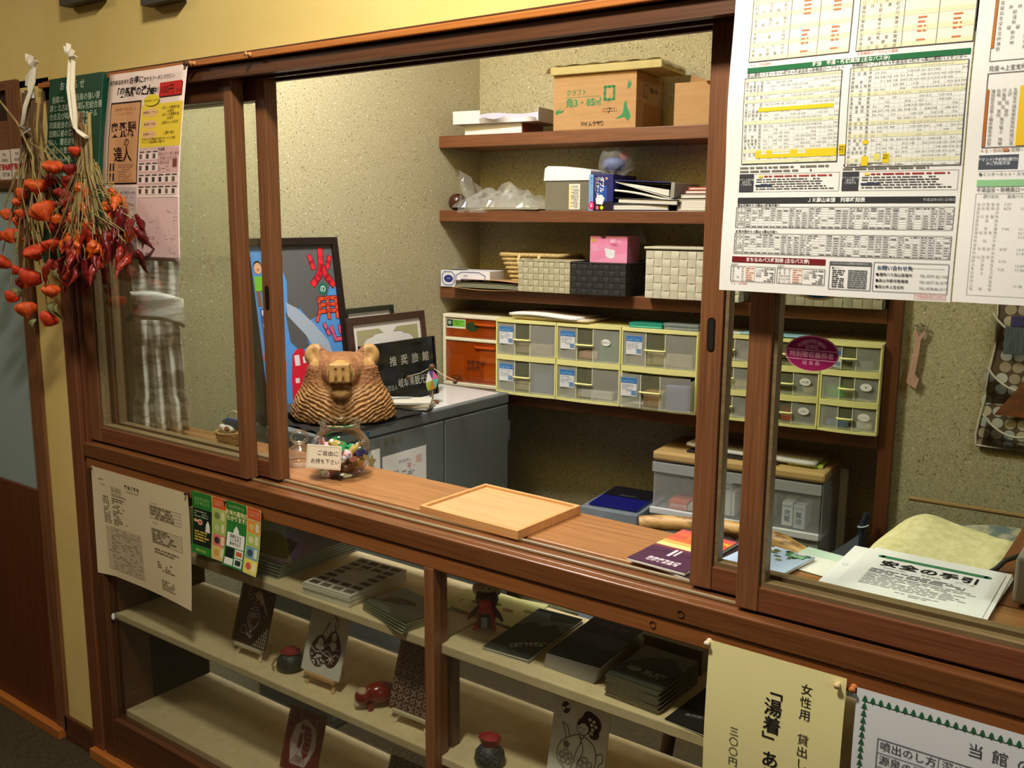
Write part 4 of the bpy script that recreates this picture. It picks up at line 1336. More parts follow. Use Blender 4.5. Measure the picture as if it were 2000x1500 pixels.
def cpt(u, v):
    z = 0.86 * v
    w_ = cw(z)
    x = (u - 0.5) * 2 * w_
    tie = math.exp(-((z - 0.335) / 0.12) ** 2)
    y = 0.022 * (1 - 0.55 * tie) * math.sin(u * PI * 7 + 0.8 * math.sin(z * 5)) + 0.008 * math.sin(u * 23 + z * 9)
    return (x - 0.006 * (1 - v), y, z + 0.004 * math.sin(u * 20) * (1 - v))


ob('drape', MB().grid(cpt, 90, 40), CUR, t, thick=0.0015)
ob('tieback', MB().grid(lambda u, v: (0.064 * math.cos(u * 2 * PI) * (1 + 0.02 * math.sin(u * 30)), 0.030 * math.sin(u * 2 * PI) - 0.004, 0.300 + 0.075 * v - 0.012 * math.cos(u * 2 * PI) + 0.012 * math.sin(PI * (u * 2 - 1)) ** 2), 48, 6), CUR, t, thick=0.003)
ob('button', MB().ball((-0.056, -0.028, 0.352), (0.006, 0.003, 0.009), 10, 6), mat('dark_button', (40, 36, 30), 0.4), t)

# brochures and sheets at the right end of the counter
def brochure(label, loc, rz, w_, h_, th, cover, draw, edge=PAPER, name='brochure', group=None, cat='brochure'):
    o = ob(name, MB().box(-w_ / 2, w_ / 2, -h_ / 2, h_ / 2, 0, th - 0.0008), edge, None, loc=loc, rz=rz)
    tag(o, label, cat, group)
    ob('cover', MB().box(-w_ / 2, w_ / 2, -h_ / 2, h_ / 2, th - 0.0008, th), cover, o)
    s = Sheet(w_, h_).on(o, Tr(-w_ / 2, -h_ / 2, th) @ FLAT)
    draw(s)
    return o


def d_sunset(s):
    s.rect(0, 0, s.w, 0.095, (70, 34, 58), 0)
    for i, c in enumerate(((112, 52, 64), (240, 206, 130), (232, 160, 84), (206, 96, 60), (188, 84, 60), (196, 98, 66), (200, 84, 70))):
        s.rect(0, 0.080 + i * 0.0165, s.w, 0.080 + (i + 1) * 0.0165, c, 1)
    s.poly([(0, 0.058), (0.04, 0.072), (s.w, 0.062), (s.w, 0.090), (0, 0.084)], (72, 36, 60), 2)
    s.text('温泉旅館本舗\n七かしま旅館', 0.026, 0.024, 0.0105, (236, 220, 224), bold=0.02)
    s.rect(0.048, 0.050, 0.054, 0.086, (222, 200, 204), 3)
    s.rect(0.058, 0.056, 0.062, 0.086, (222, 200, 204), 3)
    s.text('奥飛騨', 0.030, 0.152, 0.026, (240, 176, 40), bold=0.03, shear=0.2)


def d_green(s):
    s.rect(0, 0, s.w, s.h, (172, 190, 220), 0)
    s.poly([(0, 0), (s.w, 0), (s.w, 0.062), (0.085, 0.080), (0.055, 0.096), (0.02, 0.088), (0, 0.06)], (70, 100, 62), 1)
    s.poly([(0, 0), (s.w, 0), (s.w, 0.018), (0.04, 0.030), (0, 0.02)], (168, 156, 96), 2)
    R = random.Random(6)
    for i in range(60):
        x, y = R.uniform(0, s.w), R.uniform(0.10, s.h)
        if x + (s.h - y) * 0.5 < 0.11:
            s.disc(x, y, R.uniform(.003, .008), R.uniform(.003, .007), R.choice(((74, 92, 56), (226, 222, 212), (196, 160, 150), (112, 118, 78))), 2, 8)
    s.rect(s.w - 0.042, s.h - 0.030, s.w - 0.008, s.h - 0.012, (44, 132, 82), 3)
    s.text('飛騨', s.w - 0.036, s.h - 0.027, 0.013, (226, 240, 226), lay=4)


def d_dark(s):
    s.rect(0, 0, s.w, s.h, (42, 28, 26), 0)
    s.rect(0.01, 0.02, s.w - 0.01, 0.06, (120, 124, 66), 1)


brochure('dark brochure under the landscape brochure, between the two right sash stiles', (-0.640, 0.185, CT), math.radians(-14), 0.105, 0.205, 0.004, mat('dark_cover', (52, 36, 30), 0.35), d_dark)
brochure('purple and orange sunset inn brochure on the counter beside the rear right sash', (-0.705, 0.190, CT + 0.0055), math.radians(-3), 0.113, 0.205, 0.005, mat('glossy_purple', (70, 34, 58), 0.3), d_sunset)
brochure('blue sky and green hill brochure lying behind the right sash stile', (-0.577, 0.198, CT + 0.0045), math.radians(-8), 0.112, 0.215, 0.004, mat('glossy_blue', (172, 190, 220), 0.3), d_green)
o = ob('paper_sheet', MB().box(-0.075, 0.075, -0.05, 0.05, 0, 0.0004), mat('pale_green_paper', (206, 232, 214), 0.7), None, loc=(-0.475, 0.305, CT + 0.0001), rz=math.radians(-9))
tag(o, 'pale green sheet of paper sticking out behind the white envelope', 'paper')
o = ob('envelope', MB().box(-0.09, 0.09, -0.04, 0.04, 0, 0.0012), PAPER, None, loc=(-0.462, 0.272, CT + 0.0007), rz=math.radians(-9))
tag(o, 'plain white envelope on the counter beside the safety handouts', 'envelope')


def handout(label, loc, rz, draw=None):
    s = Sheet(0.222, 0.30)
    o = ob('handout', MB().box(0, 0.222, 0, 0.30, 0, 0.0009), mat('bright_paper', (250, 250, 252), 0.65), None, loc=loc, rz=rz)
    tag(o, label, 'handout', 'safety handouts at the right end of the counter')
    s.on(o, Tr(0, 0, 0.0009) @ FLAT)
    if draw:
        draw(s)
    return o


def d_safety(s):
    g = (58, 132, 88)
    s.rect(0.030, 0.262, 0.200, 0.274, g, 1)
    s.disc(0.030, 0.268, 0.006, 0.006, g, 1)
    s.disc(0.200, 0.268, 0.006, 0.006, g, 1)
    s.text('いざという時のために必ずお読み下さい', 0.115, 0.2645, 0.0075, (120, 180, 146), 'CENTER')
    s.text('安全の手引', 0.115, 0.224, 0.030, (22, 24, 26), 'CENTER', bold=0.03, space=1.12)
    s.text('Safety Guide　　　安全指南　　　안전 지침', 0.118, 0.210, 0.0075, (120, 122, 124), 'CENTER')
    s.fine(0.030, 0.180, 0.200, 0.202, 3, (110, 112, 114), 2, 0.95, 0.5)
    s.fine(0.030, 0.120, 0.200, 0.178, 8, (176, 178, 180), 3, 0.95, 0.45)
    s.fine(0.090, 0.100, 0.190, 0.114, 2, (180, 182, 184), 4, 0.8, 0.45)


def d_corner(s):
    s.poly([(0.04, 0.0), (0.222, 0.0), (0.222, 0.09), (0.04, 0.125)], (56, 142, 78), 1)
    s.disc(0.10, 0.082, 0.03, 0.016, (240, 246, 236), 2)


def d_map(s):
    s.line([(0.014 + 0.004 * math.cos(a), 0.190 + 0.005 * math.sin(a)) for a in [2 * PI * i / 12 for i in range(13)]], 0.0006, (160, 166, 166))


handout('safety handout at the bottom of the pile, its left edge showing', (-0.468, 0.118, CT + 0.0021), math.radians(1), d_map)
handout('safety handout with a green corner under the top sheet', (-0.440, 0.052 + 0.05, CT + 0.0033), math.radians(2.0), d_corner)
for i in range(3):
    handout('white safety handout %s' % ('just below the printed top sheet', 'second below the printed top sheet', 'third below the printed top sheet')[2 - i], (-0.438 + 0.002 * i, 0.110 + 0.004 * i, CT + 0.0045 + 0.0011 * i), math.radians(0.8 * i - 1.2))
handout('printed safety handout with a green bar, top of the pile behind the right sash', (-0.441, 0.104, CT + 0.0080), math.radians(0.5), d_safety)
CL = [o for o in COL.objects if o.name.startswith('handout')]

# desk return, grey box and cable at the right edge
DK = thing('side_desk', 'brown desk top joining the counter at the right edge of the picture', 'desk', (0.05, 0.60, 0))
ob('desk_top', MB().box(-0.295, 0.31, -0.308, 0.30, 0.895, 0.9268), wood('desk_wood', (112, 66, 34), (140, 86, 46), 'y', 110, 5, 0.4), DK, bev=0.002)
for x in (-0.26, 0.28):
    for y in (-0.27, -0.03):
        ob('leg', MB().box(x - 0.02, x + 0.02, y - 0.02, y + 0.02, 0, 0.895), W_DARK[2], DK)
o = thing('grey_box', 'grey plastic box at the right edge of the desk', 'box', (-0.195, 0.290, CT))
ob('body', MB().box(0, 0.16, 0, 0.20, 0.006, 0.082), mat('grey_plastic', (150, 146, 128), 0.5), o, bev=0.005)
ob('foot', MB().box(0.012, 0.03, 0.012, 0.03, 0, 0.006).box(0.13, 0.148, 0.17, 0.188, 0, 0.006), BLACK, o)
b = MB()
pts = [(-0.060, 0.53, 0.932), (-0.12, 0.515, 0.955), (-0.165, 0.52, 0.967), (-0.20, 0.49, 0.958), (-0.232, 0.455, 0.945), (-0.242, 0.445, 0.9315), (-0.250, 0.432, 0.928), (-0.256, 0.424, 0.900), (-0.259, 0.420, 0.84), (-0.256, 0.418, 0.74)]
o = ob('cable', MB().tube(pts, 0.0042, 8), mat('cable_black', (48, 44, 38), 0.5), None)
tag(o, 'dark looping telephone cable between the blanket and the desk', 'cable')

# bag with folded quilt, and the cream blanket on it
Q = thing('quilt_bag', 'clear plastic bag holding a folded blue patterned quilt behind the desk', 'bag', (-0.28, 0.92, 0))
ob('quilt', MB().grid(lambda u, v: (-0.25 + 0.52 * u, -0.26 + 0.46 * v, 0.70 + 0.10 * v + 0.012 * math.sin(9 * u + 4 * v)), 16, 12).box(-0.25, 0.27, -0.26, 0.20, 0.0, 0.69), noisy('quilt_blue', (96, 112, 116), (168, 168, 142), (14, 14, 30), 0.9, lo=0.45, hi=0.55), Q)
ob('film', MB().grid(lambda u, v: (-0.27 + 0.56 * u, 0.235 + 0.008 * math.sin(14 * u), 0.0 + 0.83 * v), 20, 8).grid(lambda u, v: (-0.272 + 0.006 * math.sin(9 * v), -0.28 + 0.515 * u, (0.74 + 0.09 * u) * v), 12, 8), CLEAR, Q)
ob('film_hem', MB().tube([(-0.272, 0.235, 0.83), (0.0, 0.238, 0.832), (0.28, 0.235, 0.828)], 0.006, 8), mat('tan_hem', (150, 122, 76), 0.35), Q)
BL = noisy('fleece_cream', (214, 208, 150), (238, 232, 186), (60, 60, 60), 1.0, bump=1.0, bumpscale=420, spec=0.05)


def blk(u, v):
    a = 2 * PI * v
    c, s_ = math.cos(a), math.sin(a)
    e = lambda q: math.copysign(abs(q) ** 0.45, q)
    k = (1 - abs(2 * u - 1) ** 6) ** 0.3
    n_ = 0.006 * noise.noise(Vector((u * 6, c * 2, s_ * 2)))
    return ((u - 0.5) * 0.30, (0.115 * e(c)) * (0.4 + 0.6 * k) + n_, (0.060 * e(s_)) * k + n_ + 0.004 * math.sin(u * 8))


o = ob('blanket', MB().grid(blk, 40, 40), BL, None, loc=(-0.375, 0.775, 0.795), rot=(math.radians(14), math.radians(3), math.radians(-13)))
tag(o, 'folded cream fleece blanket lying on the quilt bag', 'blanket')

# rustic chair with a branch as its top rail
CH = thing('rustic_chair', 'rustic chair with a peeled branch as top rail, behind the counter', 'chair', (-0.78, 0.55, 0))
LOG = noisy('peeled_branch', (84, 52, 24), (190, 148, 86), (9, 30, 30), 0.5, bump=0.5, bumpscale=60, lo=0.40, hi=0.54)
b = MB()
lp = [(-0.200, -0.02, 0.842), (-0.17, -0.005, 0.846), (-0.10, 0.008, 0.852), (-0.02, 0.012, 0.860), (0.05, 0.012, 0.864), (0.12, 0.002, 0.858), (0.17, -0.012, 0.848), (0.205, -0.024, 0.838)]
b.tube(lp, [0.0165, 0.0175, 0.017, 0.018, 0.0185, 0.020, 0.018, 0.006], 14)
ob('top_rail', b, LOG, CH)
CW = mat('chair_walnut', (70, 44, 26), 0.35)
for i, x in enumerate((-0.160, -0.105, -0.045, 0.015, 0.075, 0.135)):
    ob('spindle', MB().tube([(x * 0.95, 0.03, 0.46), (x, 0.012, 0.66), (x * 1.02, 0.004, 0.848)], [0.007, 0.009, 0.006], 8), CW, CH)
ob('seat', MB().prism([(0.20 * math.cos(a), 0.21 + 0.20 * math.sin(a)) for a in [2 * PI * i / 28 for i in range(28)]], 0.43, 0.462, 'z'), CW, CH, bev=0.008)
for (x, y) in ((-0.13, 0.07), (0.13, 0.07), (-0.13, 0.34), (0.13, 0.34)):
    ob('leg', MB().tube([(x * 1.3, 0.21 + (y - 0.21) * 1.35, 0), (x, y, 0.44)], [0.014, 0.018], 8), CW, CH)

# ------------------------------------------------------------------ grey steel cabinet
CG = mat('cabinet_grey', (112, 120, 118), 0.45, spec=0.4)
CB = thing('steel_cabinet', 'grey steel two-door cabinet against the left office wall', 'cabinet', (-2.13, 0.93, 0))
ob('body', MB().box(-0.165, 0.150, -0.44, 0.44, 0, 0.870), CG, CB, bev=0.003)
ob('top_edge', MB().box(-0.168, 0.160, -0.443, 0.443, 0.868, 0.906), CG, CB, bev=0.005)
for y0, y1 in ((-0.438, 0.084), (0.090, 0.438)):
    dr = ob('door', MB().box(0.150, 0.160, y0, y1, 0.03, 0.864), CG, CB, bev=0.003)
ob('label_plate', MB().box(0.1595, 0.1625, -0.30, -0.055, 0.872, 0.905), CG, CB, bev=0.001)
ob('blue_label', MB().box(0.1625, 0.1635, -0.288, -0.262, 0.874, 0.890), mat('label_blue', (40, 96, 130), 0.4), CB)
for z in (0.77, 0.30):
    ob('hinge', MB().tube([(0.160, 0.442, z - 0.035), (0.160, 0.442, z + 0.035)], 0.006, 8), mat('hinge_steel', (130, 136, 136), 0.3, 0.8), CB)
s = Sheet(0.3, 0.1).on(CB, Tr(0.1605, -0.30, 0.828) @ Rz(PI / 2))
s.text('贈　三 建 商 事', 0.02, 0.006, 0.024, (128, 122, 96))


def oncab(label, name, y0, y1, z0, z1, mt, draw, cat='paper'):
    o = ob(name, MB().box(0, 0.0008, y0, y1, z0, z1), mt, None, loc=(-1.9695, 0, 0))
    tag(o, label, cat)
    s = Sheet(y1 - y0, z1 - z0).on(o, Tr(0.0009, y0, z0) @ Rz(PI / 2))
    draw(s)


def d_star(s):
    s.poly([(0.036 + (0.021 if i % 2 == 0 else 0.011) * math.sin(2 * PI * i / 10 + 0.2), s.h - 0.034 + (0.025 if i % 2 == 0 else 0.013) * math.cos(2 * PI * i / 10 + 0.2)) for i in range(10)], (168, 146, 88), 1)
    s.rect(0.036, s.h - 0.078, 0.066, s.h - 0.062, (30, 30, 28), 1)


def d_cert(s):
    s.text('許可証写し', 0.10, s.h - 0.034, 0.011, (120, 120, 124), 'CENTER', space=1.1)
    s.frame(0.152, s.h - 0.046, 0.176, s.h - 0.024, 0.001, (214, 140, 126))
    s.fine(0.154, s.h - 0.044, 0.174, s.h - 0.026, 4, (222, 150, 136), 3, 0.9, ragged=0)
    s.fine(0.11, s.h - 0.056, 0.15, s.h - 0.04, 3, (200, 130, 120), 2, 0.7)
    s.fine(0.03, s.h - 0.080, 0.17, s.h - 0.060, 3, (130, 130, 134), 5, 0.5)
    s.text('岐阜県知事 殿', 0.02, s.h - 0.060, 0.008, (100, 100, 104))


oncab('white card with a gold star on the grey cabinet door', 'star_card', 0.640, 0.714, 0.66, 0.830, PAPER, d_star)
oncab('white certificate sheet stuck on the grey cabinet door', 'certificate_sheet', 0.724, 0.924, 0.62, 0.800, PAPER, d_cert)
o = ob('desk_mat', MB().prism([(-2.262, 1.00), (-1.982, 0.985), (-1.985, 1.335), (-2.268, 1.345)], 0.9065, 0.9085, 'z'), mat('glossy_white_vinyl', (238, 240, 238), 0.12), None)
tag(o, 'glossy white vinyl sheet on the far end of the grey cabinet', 'mat')

# fire-prevention poster in its dark frame, leaning on the wall
t = thing('framed_poster', 'dark framed children\'s fire prevention poster with a red fire engine and big letters', 'framed poster', (-2.222, 0.480, 0.9065), rot=(-math.radians(7.6), 0, PI / 2))
FW, FH, FB = 0.378, 0.552, 0.024
FRB = mat('frame_black_brown', (34, 26, 22), 0.35)
fr = MB()
fr.box(0, FW, -0.012, 0.008, 0, FB).box(0, FW, -0.012, 0.008, FH - FB, FH).box(0, FB, -0.012, 0.008, FB, FH - FB).box(FW - FB, FW, -0.012, 0.008, FB, FH - FB)
ob('frame', fr, FRB, t, bev=0.002)
ob('picture', MB().box(FB, FW - FB, -0.002, 0.004, FB, FH - FB), mat('sky_blue_paint', (84, 150, 222), 0.6), t)
iw, ih = FW - 2 * FB, FH - 2 * FB
s = Sheet(iw, ih).on(t, Tr(FB, -0.002, FB))
U = lambda pts: [(a * iw, (1 - b) * ih) for a, b in pts]
s.poly(U([(.36, 0), (1, 0), (1, .22), (.93, .25), (.87, .33), (.80, .36), (.72, .44), (.62, .46), (.52, .38), (.44, .40), (.38, .34), (.40, .22), (.36, .12)]), (96, 96, 98), 1)
s.poly(U([(.34, .40), (.44, .44), (.55, .52), (.58, .62), (.46, .64), (.36, .58)]), (88, 88, 90), 1)
s.poly(U([(.36, .34), (.48, .38), (.66, .48), (.82, .60), (.86, .68), (.70, .70), (.55, .55), (.36, .42)]), (166, 182, 200), 2)
s.rect(0, 0, iw, .05 * ih, (110, 112, 116), 1)
RD, DRK = (226, 44, 56), (60, 16, 22)


def stroke(pts, wd, c, lay=3):
    s.line(U(pts), wd + 0.004, DRK, lay)
    s.line(U(pts), wd, c, lay + 1)


stroke([(.85, .03), (.84, .13), (.80, .19), (.72, .24)], 0.020, RD)
stroke([(.85, .14), (.90, .20), (.97, .25)], 0.020, RD)
stroke([(.71, .07), (.74, .14)], 0.015, RD)
stroke([(.96, .08), (.92, .14)], 0.015, RD)
s.disc(.83 * iw, (1 - .275) * ih, 0.020, 0.018, (30, 110, 90), 4)
s.text('の', .83 * iw, (1 - .292) * ih, 0.026, (210, 222, 226), 'CENTER', bold=0.02, lay=5)
OR = (232, 84, 56)
for p in ([(.76, .33), (.77, .40), (.71, .47)], [(.76, .335), (.98, .335), (.98, .46)], [(.78, .375), (.97, .375)], [(.78, .415), (.97, .415)], [(.87, .34), (.87, .46)]):
    stroke(p, 0.011, OR, 3)
PKK = (226, 96, 130)
for p in ([(.80, .50), (.84, .56)], [(.88, .52), (.92, .60), (.99, .60)], [(.99, .52), (1.0, .56)]):
    stroke(p, 0.012, PKK, 3)
for i in range(16):
    s.rect((.07 + .02 * (i % 2)) * iw, (1 - .37 - .04 * (i + 1)) * ih + 0.002, .165 * iw, (1 - .37 - .04 * i) * ih - 0.002, (232, 232, 226), 3)
s.rect(.055 * iw, 0.03 * ih, .175 * iw, (1 - .365) * ih, (60, 90, 190), 2)
s.poly(U([(.03, .66), (.08, .54), (.14, .60), (.19, .52), (.24, .62), (.28, .70), (.24, .86), (.10, .84)]), (236, 72, 40), 4)
s.poly(U([(.30, .95), (.32, .80), (.36, .66), (.42, .63), (.50, .63), (.54, .70), (.62, .73), (.64, .95)]), (214, 34, 56), 4)
s.rect(.38 * iw, .27 * ih, .44 * iw, .335 * ih, (232, 226, 226), 5)
s.rect(.48 * iw, .28 * ih, .52 * iw, .32 * ih, (232, 226, 226), 5)
s.rect(.36 * iw, .165 * ih, .41 * iw, .195 * ih, (232, 226, 226), 5)
s.disc(.50 * iw, .185 * ih, .010, .012, (170, 160, 166), 5)
s.disc(.085 * iw, (1 - .12) * ih, 0.016, 0.019, (40, 30, 28), 3)
s.disc(.085 * iw, (1 - .128) * ih, 0.0145, 0.017, (226, 178, 140), 4)
s.rect(.03 * iw, (1 - .26) * ih, .15 * iw, (1 - .175) * ih, (120, 200, 60), 3)
s.rect(.04 * iw, (1 - .35) * ih, .08 * iw, (1 - .26) * ih, (140, 96, 56), 3)
s.rect(.10 * iw, (1 - .35) * ih, .14 * iw, (1 - .26) * ih, (140, 96, 56), 3)
s.disc(.085 * iw, (1 - .135) * ih, 0.003, 0.003, (190, 50, 50), 5)


def framed(name, label, cat, loc, w_, h_, b_, tilt, fm, pm, rz=PI / 2):
    t = thing(name, label, cat, loc, rot=(-math.radians(tilt), 0, rz))
    fr = MB()
    fr.box(0, w_, -0.008, 0.006, 0, b_).box(0, w_, -0.008, 0.006, h_ - b_, h_).box(0, b_, -0.008, 0.006, b_, h_ - b_).box(w_ - b_, w_, -0.008, 0.006, b_, h_ - b_)
    ob('frame', fr, fm, t, bev=0.0015)
    ob('picture', MB().box(b_, w_ - b_, -0.002, 0.003, b_, h_ - b_), pm, t)
    return t


framed('framed_certificate', 'plain dark framed certificate at the back, only its top edge in view', 'certificate', (-2.262, 0.868, 0.9065), 0.232, 0.315, 0.016, 2.5, mat('frame_dark_green', (44, 50, 38), 0.4), PAPER)
t = framed('framed_certificate', 'ribbed brown framed certificate with an olive ornamental border', 'certificate', (-2.206, 0.845, 0.9065), 0.375, 0.290, 0.024, 7.0, noisy('ribbed_brown', (50, 34, 26), (92, 66, 50), (160, 20, 160), 0.4), PAPER)
s = Sheet(0.327, 0.242).on(t, Tr(0.024, -0.002, 0.024))
OL = (178, 174, 130)
for sx_, c in ((1, 0.0), (-1, 0.327)):
    s.poly([(c + sx_ * a, b) for a, b in ((.015, .222), (.12, .222), (.14, .206), (.10, .205), (.085, .196), (.06, .192), (.045, .180), (.038, .165), (.015, .13))], OL, 1)
s.text('推薦旅館之証', 0.163, 0.150, 0.012, (60, 60, 60), 'CENTER')
s.text('許 可 認 定', 0.163, 0.125, 0.012, (60, 60, 60), 'CENTER')
t = framed('plaque', 'glossy black plaque with silver lettering in front of the certificate', 'plaque', (-2.156, 0.835, 0.9065), 0.362, 0.205, 0.004, 5.0, FRB, mat('gloss_black', (18, 18, 20), 0.12))
s = Sheet(0.36, 0.2).on(t, Tr(0, -0.002, 0))
SV = (168, 168, 156)
for i, ch in enumerate('推奨旅館'):
    s.text(ch, 0.150 + i * 0.054, 0.126, 0.036, SV, 'CENTER', bold=0.01)
s.text('岐阜県観光連盟', 0.166, 0.050, 0.034, SV, bold=0.01, sx=0.80)
s.text('社団法人', 0.098, 0.044, 0.020, SV, sx=0.8)

# dark cloth and the carved bear
CLO = noisy('dark_cloth', (32, 30, 28), (58, 54, 50), (180, 180, 180), 0.95, spec=0.1)


def clo(u, v):
    x = -2.275 + 0.315 * u
    y = 0.54 + 0.36 * v - 0.05 * u * (1 - v)
    z = 0.9085 + 0.003 * math.sin(26 * u + 9 * v) * (0.3 + u)
    over = x + 1.966
    if over > 0:
        z -= over * 0.5
    return (x, y, z + 0.003)


o = ob('cloth', MB().grid(clo, 30, 24), CLO, None, thick=0.0015)
tag(o, 'dark cloth spread under the carved bear on the cabinet', 'cloth')

BR = MB()
BR.lathe([(0.0, 0.0), (0.92, 0.0), (1.04, 0.06), (1.03, 0.18), (0.93, 0.36), (0.81, 0.52), (0.74, 0.66), (0.70, 0.78), (0.60, 0.90), (0.35, 0.985), (0.0, 1.0)], 32, X=Matrix.Diagonal((0.150, 0.108, 0.205, 1)))
BR.ball((0, -0.040, 0.150), (0.062, 0.075, 0.058), 20, 12)
BR.ball((0, -0.092, 0.160), (0.036, 0.056, 0.036), 20, 12)
BR.box(-0.029, 0.029, -0.138, -0.08, 0.132, 0.186)
BR.box(-0.029, 0.029, -0.150, -0.13, 0.178, 0.190)
for x0, x1 in ((-0.029, -0.014), (-0.0075, 0.0075), (0.014, 0.029)):
    BR.box(x0, x1, -0.150, -0.13, 0.136, 0.190)
BR.ball((0, -0.084, 0.094), (0.032, 0.052, 0.019), 18, 10)
for sx_ in (-1, 1):
    BR.ball((sx_ * 0.080, 0.004, 0.194), (0.033, 0.022, 0.036), 18, 12)
    BR.ball((sx_ * 0.060, 0.006, 0.172), (0.040, 0.032, 0.040), 14, 10)
    BR.ball((sx_ * 0.045, -0.035, 0.165), (0.030, 0.030, 0.026), 14, 10)
tmp = ob('tmp', BR, [])
rm = tmp.modifiers.new('r', 'REMESH')
rm.mode = 'VOXEL'
rm.voxel_size = 0.0026
sm_ = tmp.modifiers.new('s', 'SMOOTH')
sm_.iterations = 1
bpy.context.view_layer.update()
ev = tmp.evaluated_get(bpy.context.evaluated_depsgraph_get())
me = bpy.data.meshes.new_from_object(ev)
bpy.data.objects.remove(tmp)
NEW = []
for q in me.vertices:
    p, n_ = q.co, q.normal
    d = Vector((p.x, p.z - 0.150))
    ang = math.atan2(d.y, d.x)
    rad = d.length
    w1 = noise.noise(p * 22.0) * 1.5
    low = min(1, max(0, (0.13 - p.z) / 0.08))
    g = math.sin(p.z * 500 - abs(p.x) * 260 + w1 * 3.0 + 1.6 * noise.noise(p * 60.0))
    fine_ = 0.5 * math.sin(p.z * 900 + abs(p.x) * 700 + 2 * w1)
    keep = min(1, max(0, (rad - 0.052) / 0.03)) * (0 if p.z < 0.006 else 1)
    if p.y < -0.10 and p.z > 0.075:
        keep = 0
    if abs(p.x) > 0.066 and p.z > 0.165:
        keep *= 0.2
    h = keep * (0.0062 * low * (g * 0.7 + 0.6 * noise.noise(p * 130.0)) + 0.0027 * (1 - low) * (fine_ * 0.7 + 0.8 * noise.noise(Vector((p.x * 90, p.y * 90, p.z * 260)))))
    cut = 0.0
    if p.y < -0.085 and abs(p.x) < 0.030:                  # mouth slot
        cut -= 0.012 * math.exp(-((p.z - 0.118) / 0.007) ** 2)
    for sx_ in (-1, 1):                                    # hollow of the ears
        e = ((p.x - sx_ * 0.084) / 0.018) ** 2 + ((p.z - 0.204) / 0.022) ** 2
        if e < 3 and p.y < 0.006:
            cut -= 0.012 * math.exp(-e)
    NEW.append(p + n_ * (h + cut))
for q, c in zip(me.vertices, NEW):
    q.co = c
m = noisy('carved_bear_wood', (112, 74, 34), (184, 138, 78), (60, 60, 160), 0.55, bump=0.5, bumpscale=220, lo=0.3, hi=0.7)
m2 = noisy('bear_pale_cut', (170, 130, 72), (196, 156, 96), (40, 40, 40), 0.5)
m3 = noisy('bear_red_fur', (128, 82, 44), (166, 116, 72), (60, 60, 160), 0.7, bump=0.6, bumpscale=260)
me.materials.clear()
for x in (m, m2, m3):
    me.materials.append(x)
for p in me.polygons:
    c = p.center
    k = 0
    if c.z > 0.115 and c.y > -0.10:
        k = 2
    if (c.y < -0.095 and c.z > 0.10) or (abs(c.x) > 0.066 and c.z > 0.170):
        k = 1
    p.material_index = k
    p.use_smooth = True
o = bpy.data.objects.new('carved_bear', me)
COL.objects.link(o)
o.location = (-2.085, 0.678, 0.9130)
o.rotation_euler = (0, 0, math.radians(43))
tag(o, 'chainsaw-carved wooden bear head bust on the dark cloth', 'carving')

# notebooks, pen and balancing toy on the cabinet
for i in range(4):
    a, c = (-2.046, 0.945)
    o = ob('notepad', MB().box(-0.065, 0.065, -0.048, 0.048, 0, 0.0058), mat(('pad_grey', 'pad_tan', 'pad_white', 'pad_white')[i], ((190, 186, 172), (176, 160, 124), (214, 210, 196), (232, 236, 240))[i], 0.7), None, loc=(a + 0.003 * (i % 2), c - 0.003 * i, 0.9125 + 0.006 * i), rz=math.radians(24 + 5 * i))
    tag(o, ('lowest grey', 'second tan', 'third pale', 'topmost bluish white')[i] + ' notepad in the small pile beside the bear', 'notepad', 'notepads on the cabinet')
o = ob('pen', MB().tube([(-0.035, 0, 0.004), (0.030, 0.004, 0.004), (0.045, 0.008, 0.004)], [0.0035, 0.0035, 0.001], 8), mat('pen_steel', (190, 196, 200), 0.25, 0.7), None, loc=(-2.085, 0.925, 0.9366), rz=math.radians(40))
tag(o, 'silver pen lying on the notepads', 'pen')
t = thing('balancing_toy', 'small balancing figure in patchwork colours with two weighted arms', 'toy', (-2.048, 1.045, 0.9085))
TB = mat('toy_brown', (96, 66, 40), 0.5)
ob('stand', MB().prism([(0.026 * math.cos(a), 0.020 * math.sin(a)) for a in [2 * PI * i / 20 for i in range(20)]], 0, 0.006, 'z'), mat('toy_stand', (112, 66, 36), 0.5), t)
ob('leg', MB().tube([(0.003, 0, 0.005), (0.003, 0, 0.045)], 0.003, 8), mat('toy_leg', (140, 120, 84), 0.5), t)
ob('leg', MB().tube([(-0.006, 0, 0.018), (-0.006, 0, 0.045)], 0.003, 8), mat('toy_leg', (140, 120, 84), 0.5), t)
bd = MB()
V = [(-.020, .070), (-.012, .108), (.004, .110), (.022, .086), (.014, .052), (-.012, .042), (-.018, .055), (.002, .080)]
for i, f in enumerate([(0, 1, 7), (1, 2, 7), (2, 3, 7), (3, 4, 7), (4, 5, 7), (5, 6, 7), (6, 0, 7)]):
    bd.prism([V[k] for k in f], -0.007, 0.007, 'y', i)
ob('body', bd, [mat('toy_%d' % i, c, 0.5) for i, c in enumerate(((240, 236, 230), (92, 84, 160), (220, 110, 160), (90, 190, 172), (176, 130, 60), (150, 180, 60), (170, 190, 70)))], t, rz=math.radians(40))
ob('head', MB().ball((0.001, 0, 0.122), 0.0115, 14, 8), TB, t)
for x1, z1 in ((-0.105, 0.080), (0.100, 0.088)):
    ob('arm', MB().tube([(0, 0, 0.122), (x1 * 0.5, 0, 0.106 + 0.5 * (z1 - 0.10)), (x1, 0, z1)], 0.0014, 5), mat('toy_stick', (220, 206, 170), 0.5), t)
    ob('weight', MB().ball((x1, 0, z1 - 0.004), 0.008, 12, 8), TB, t)

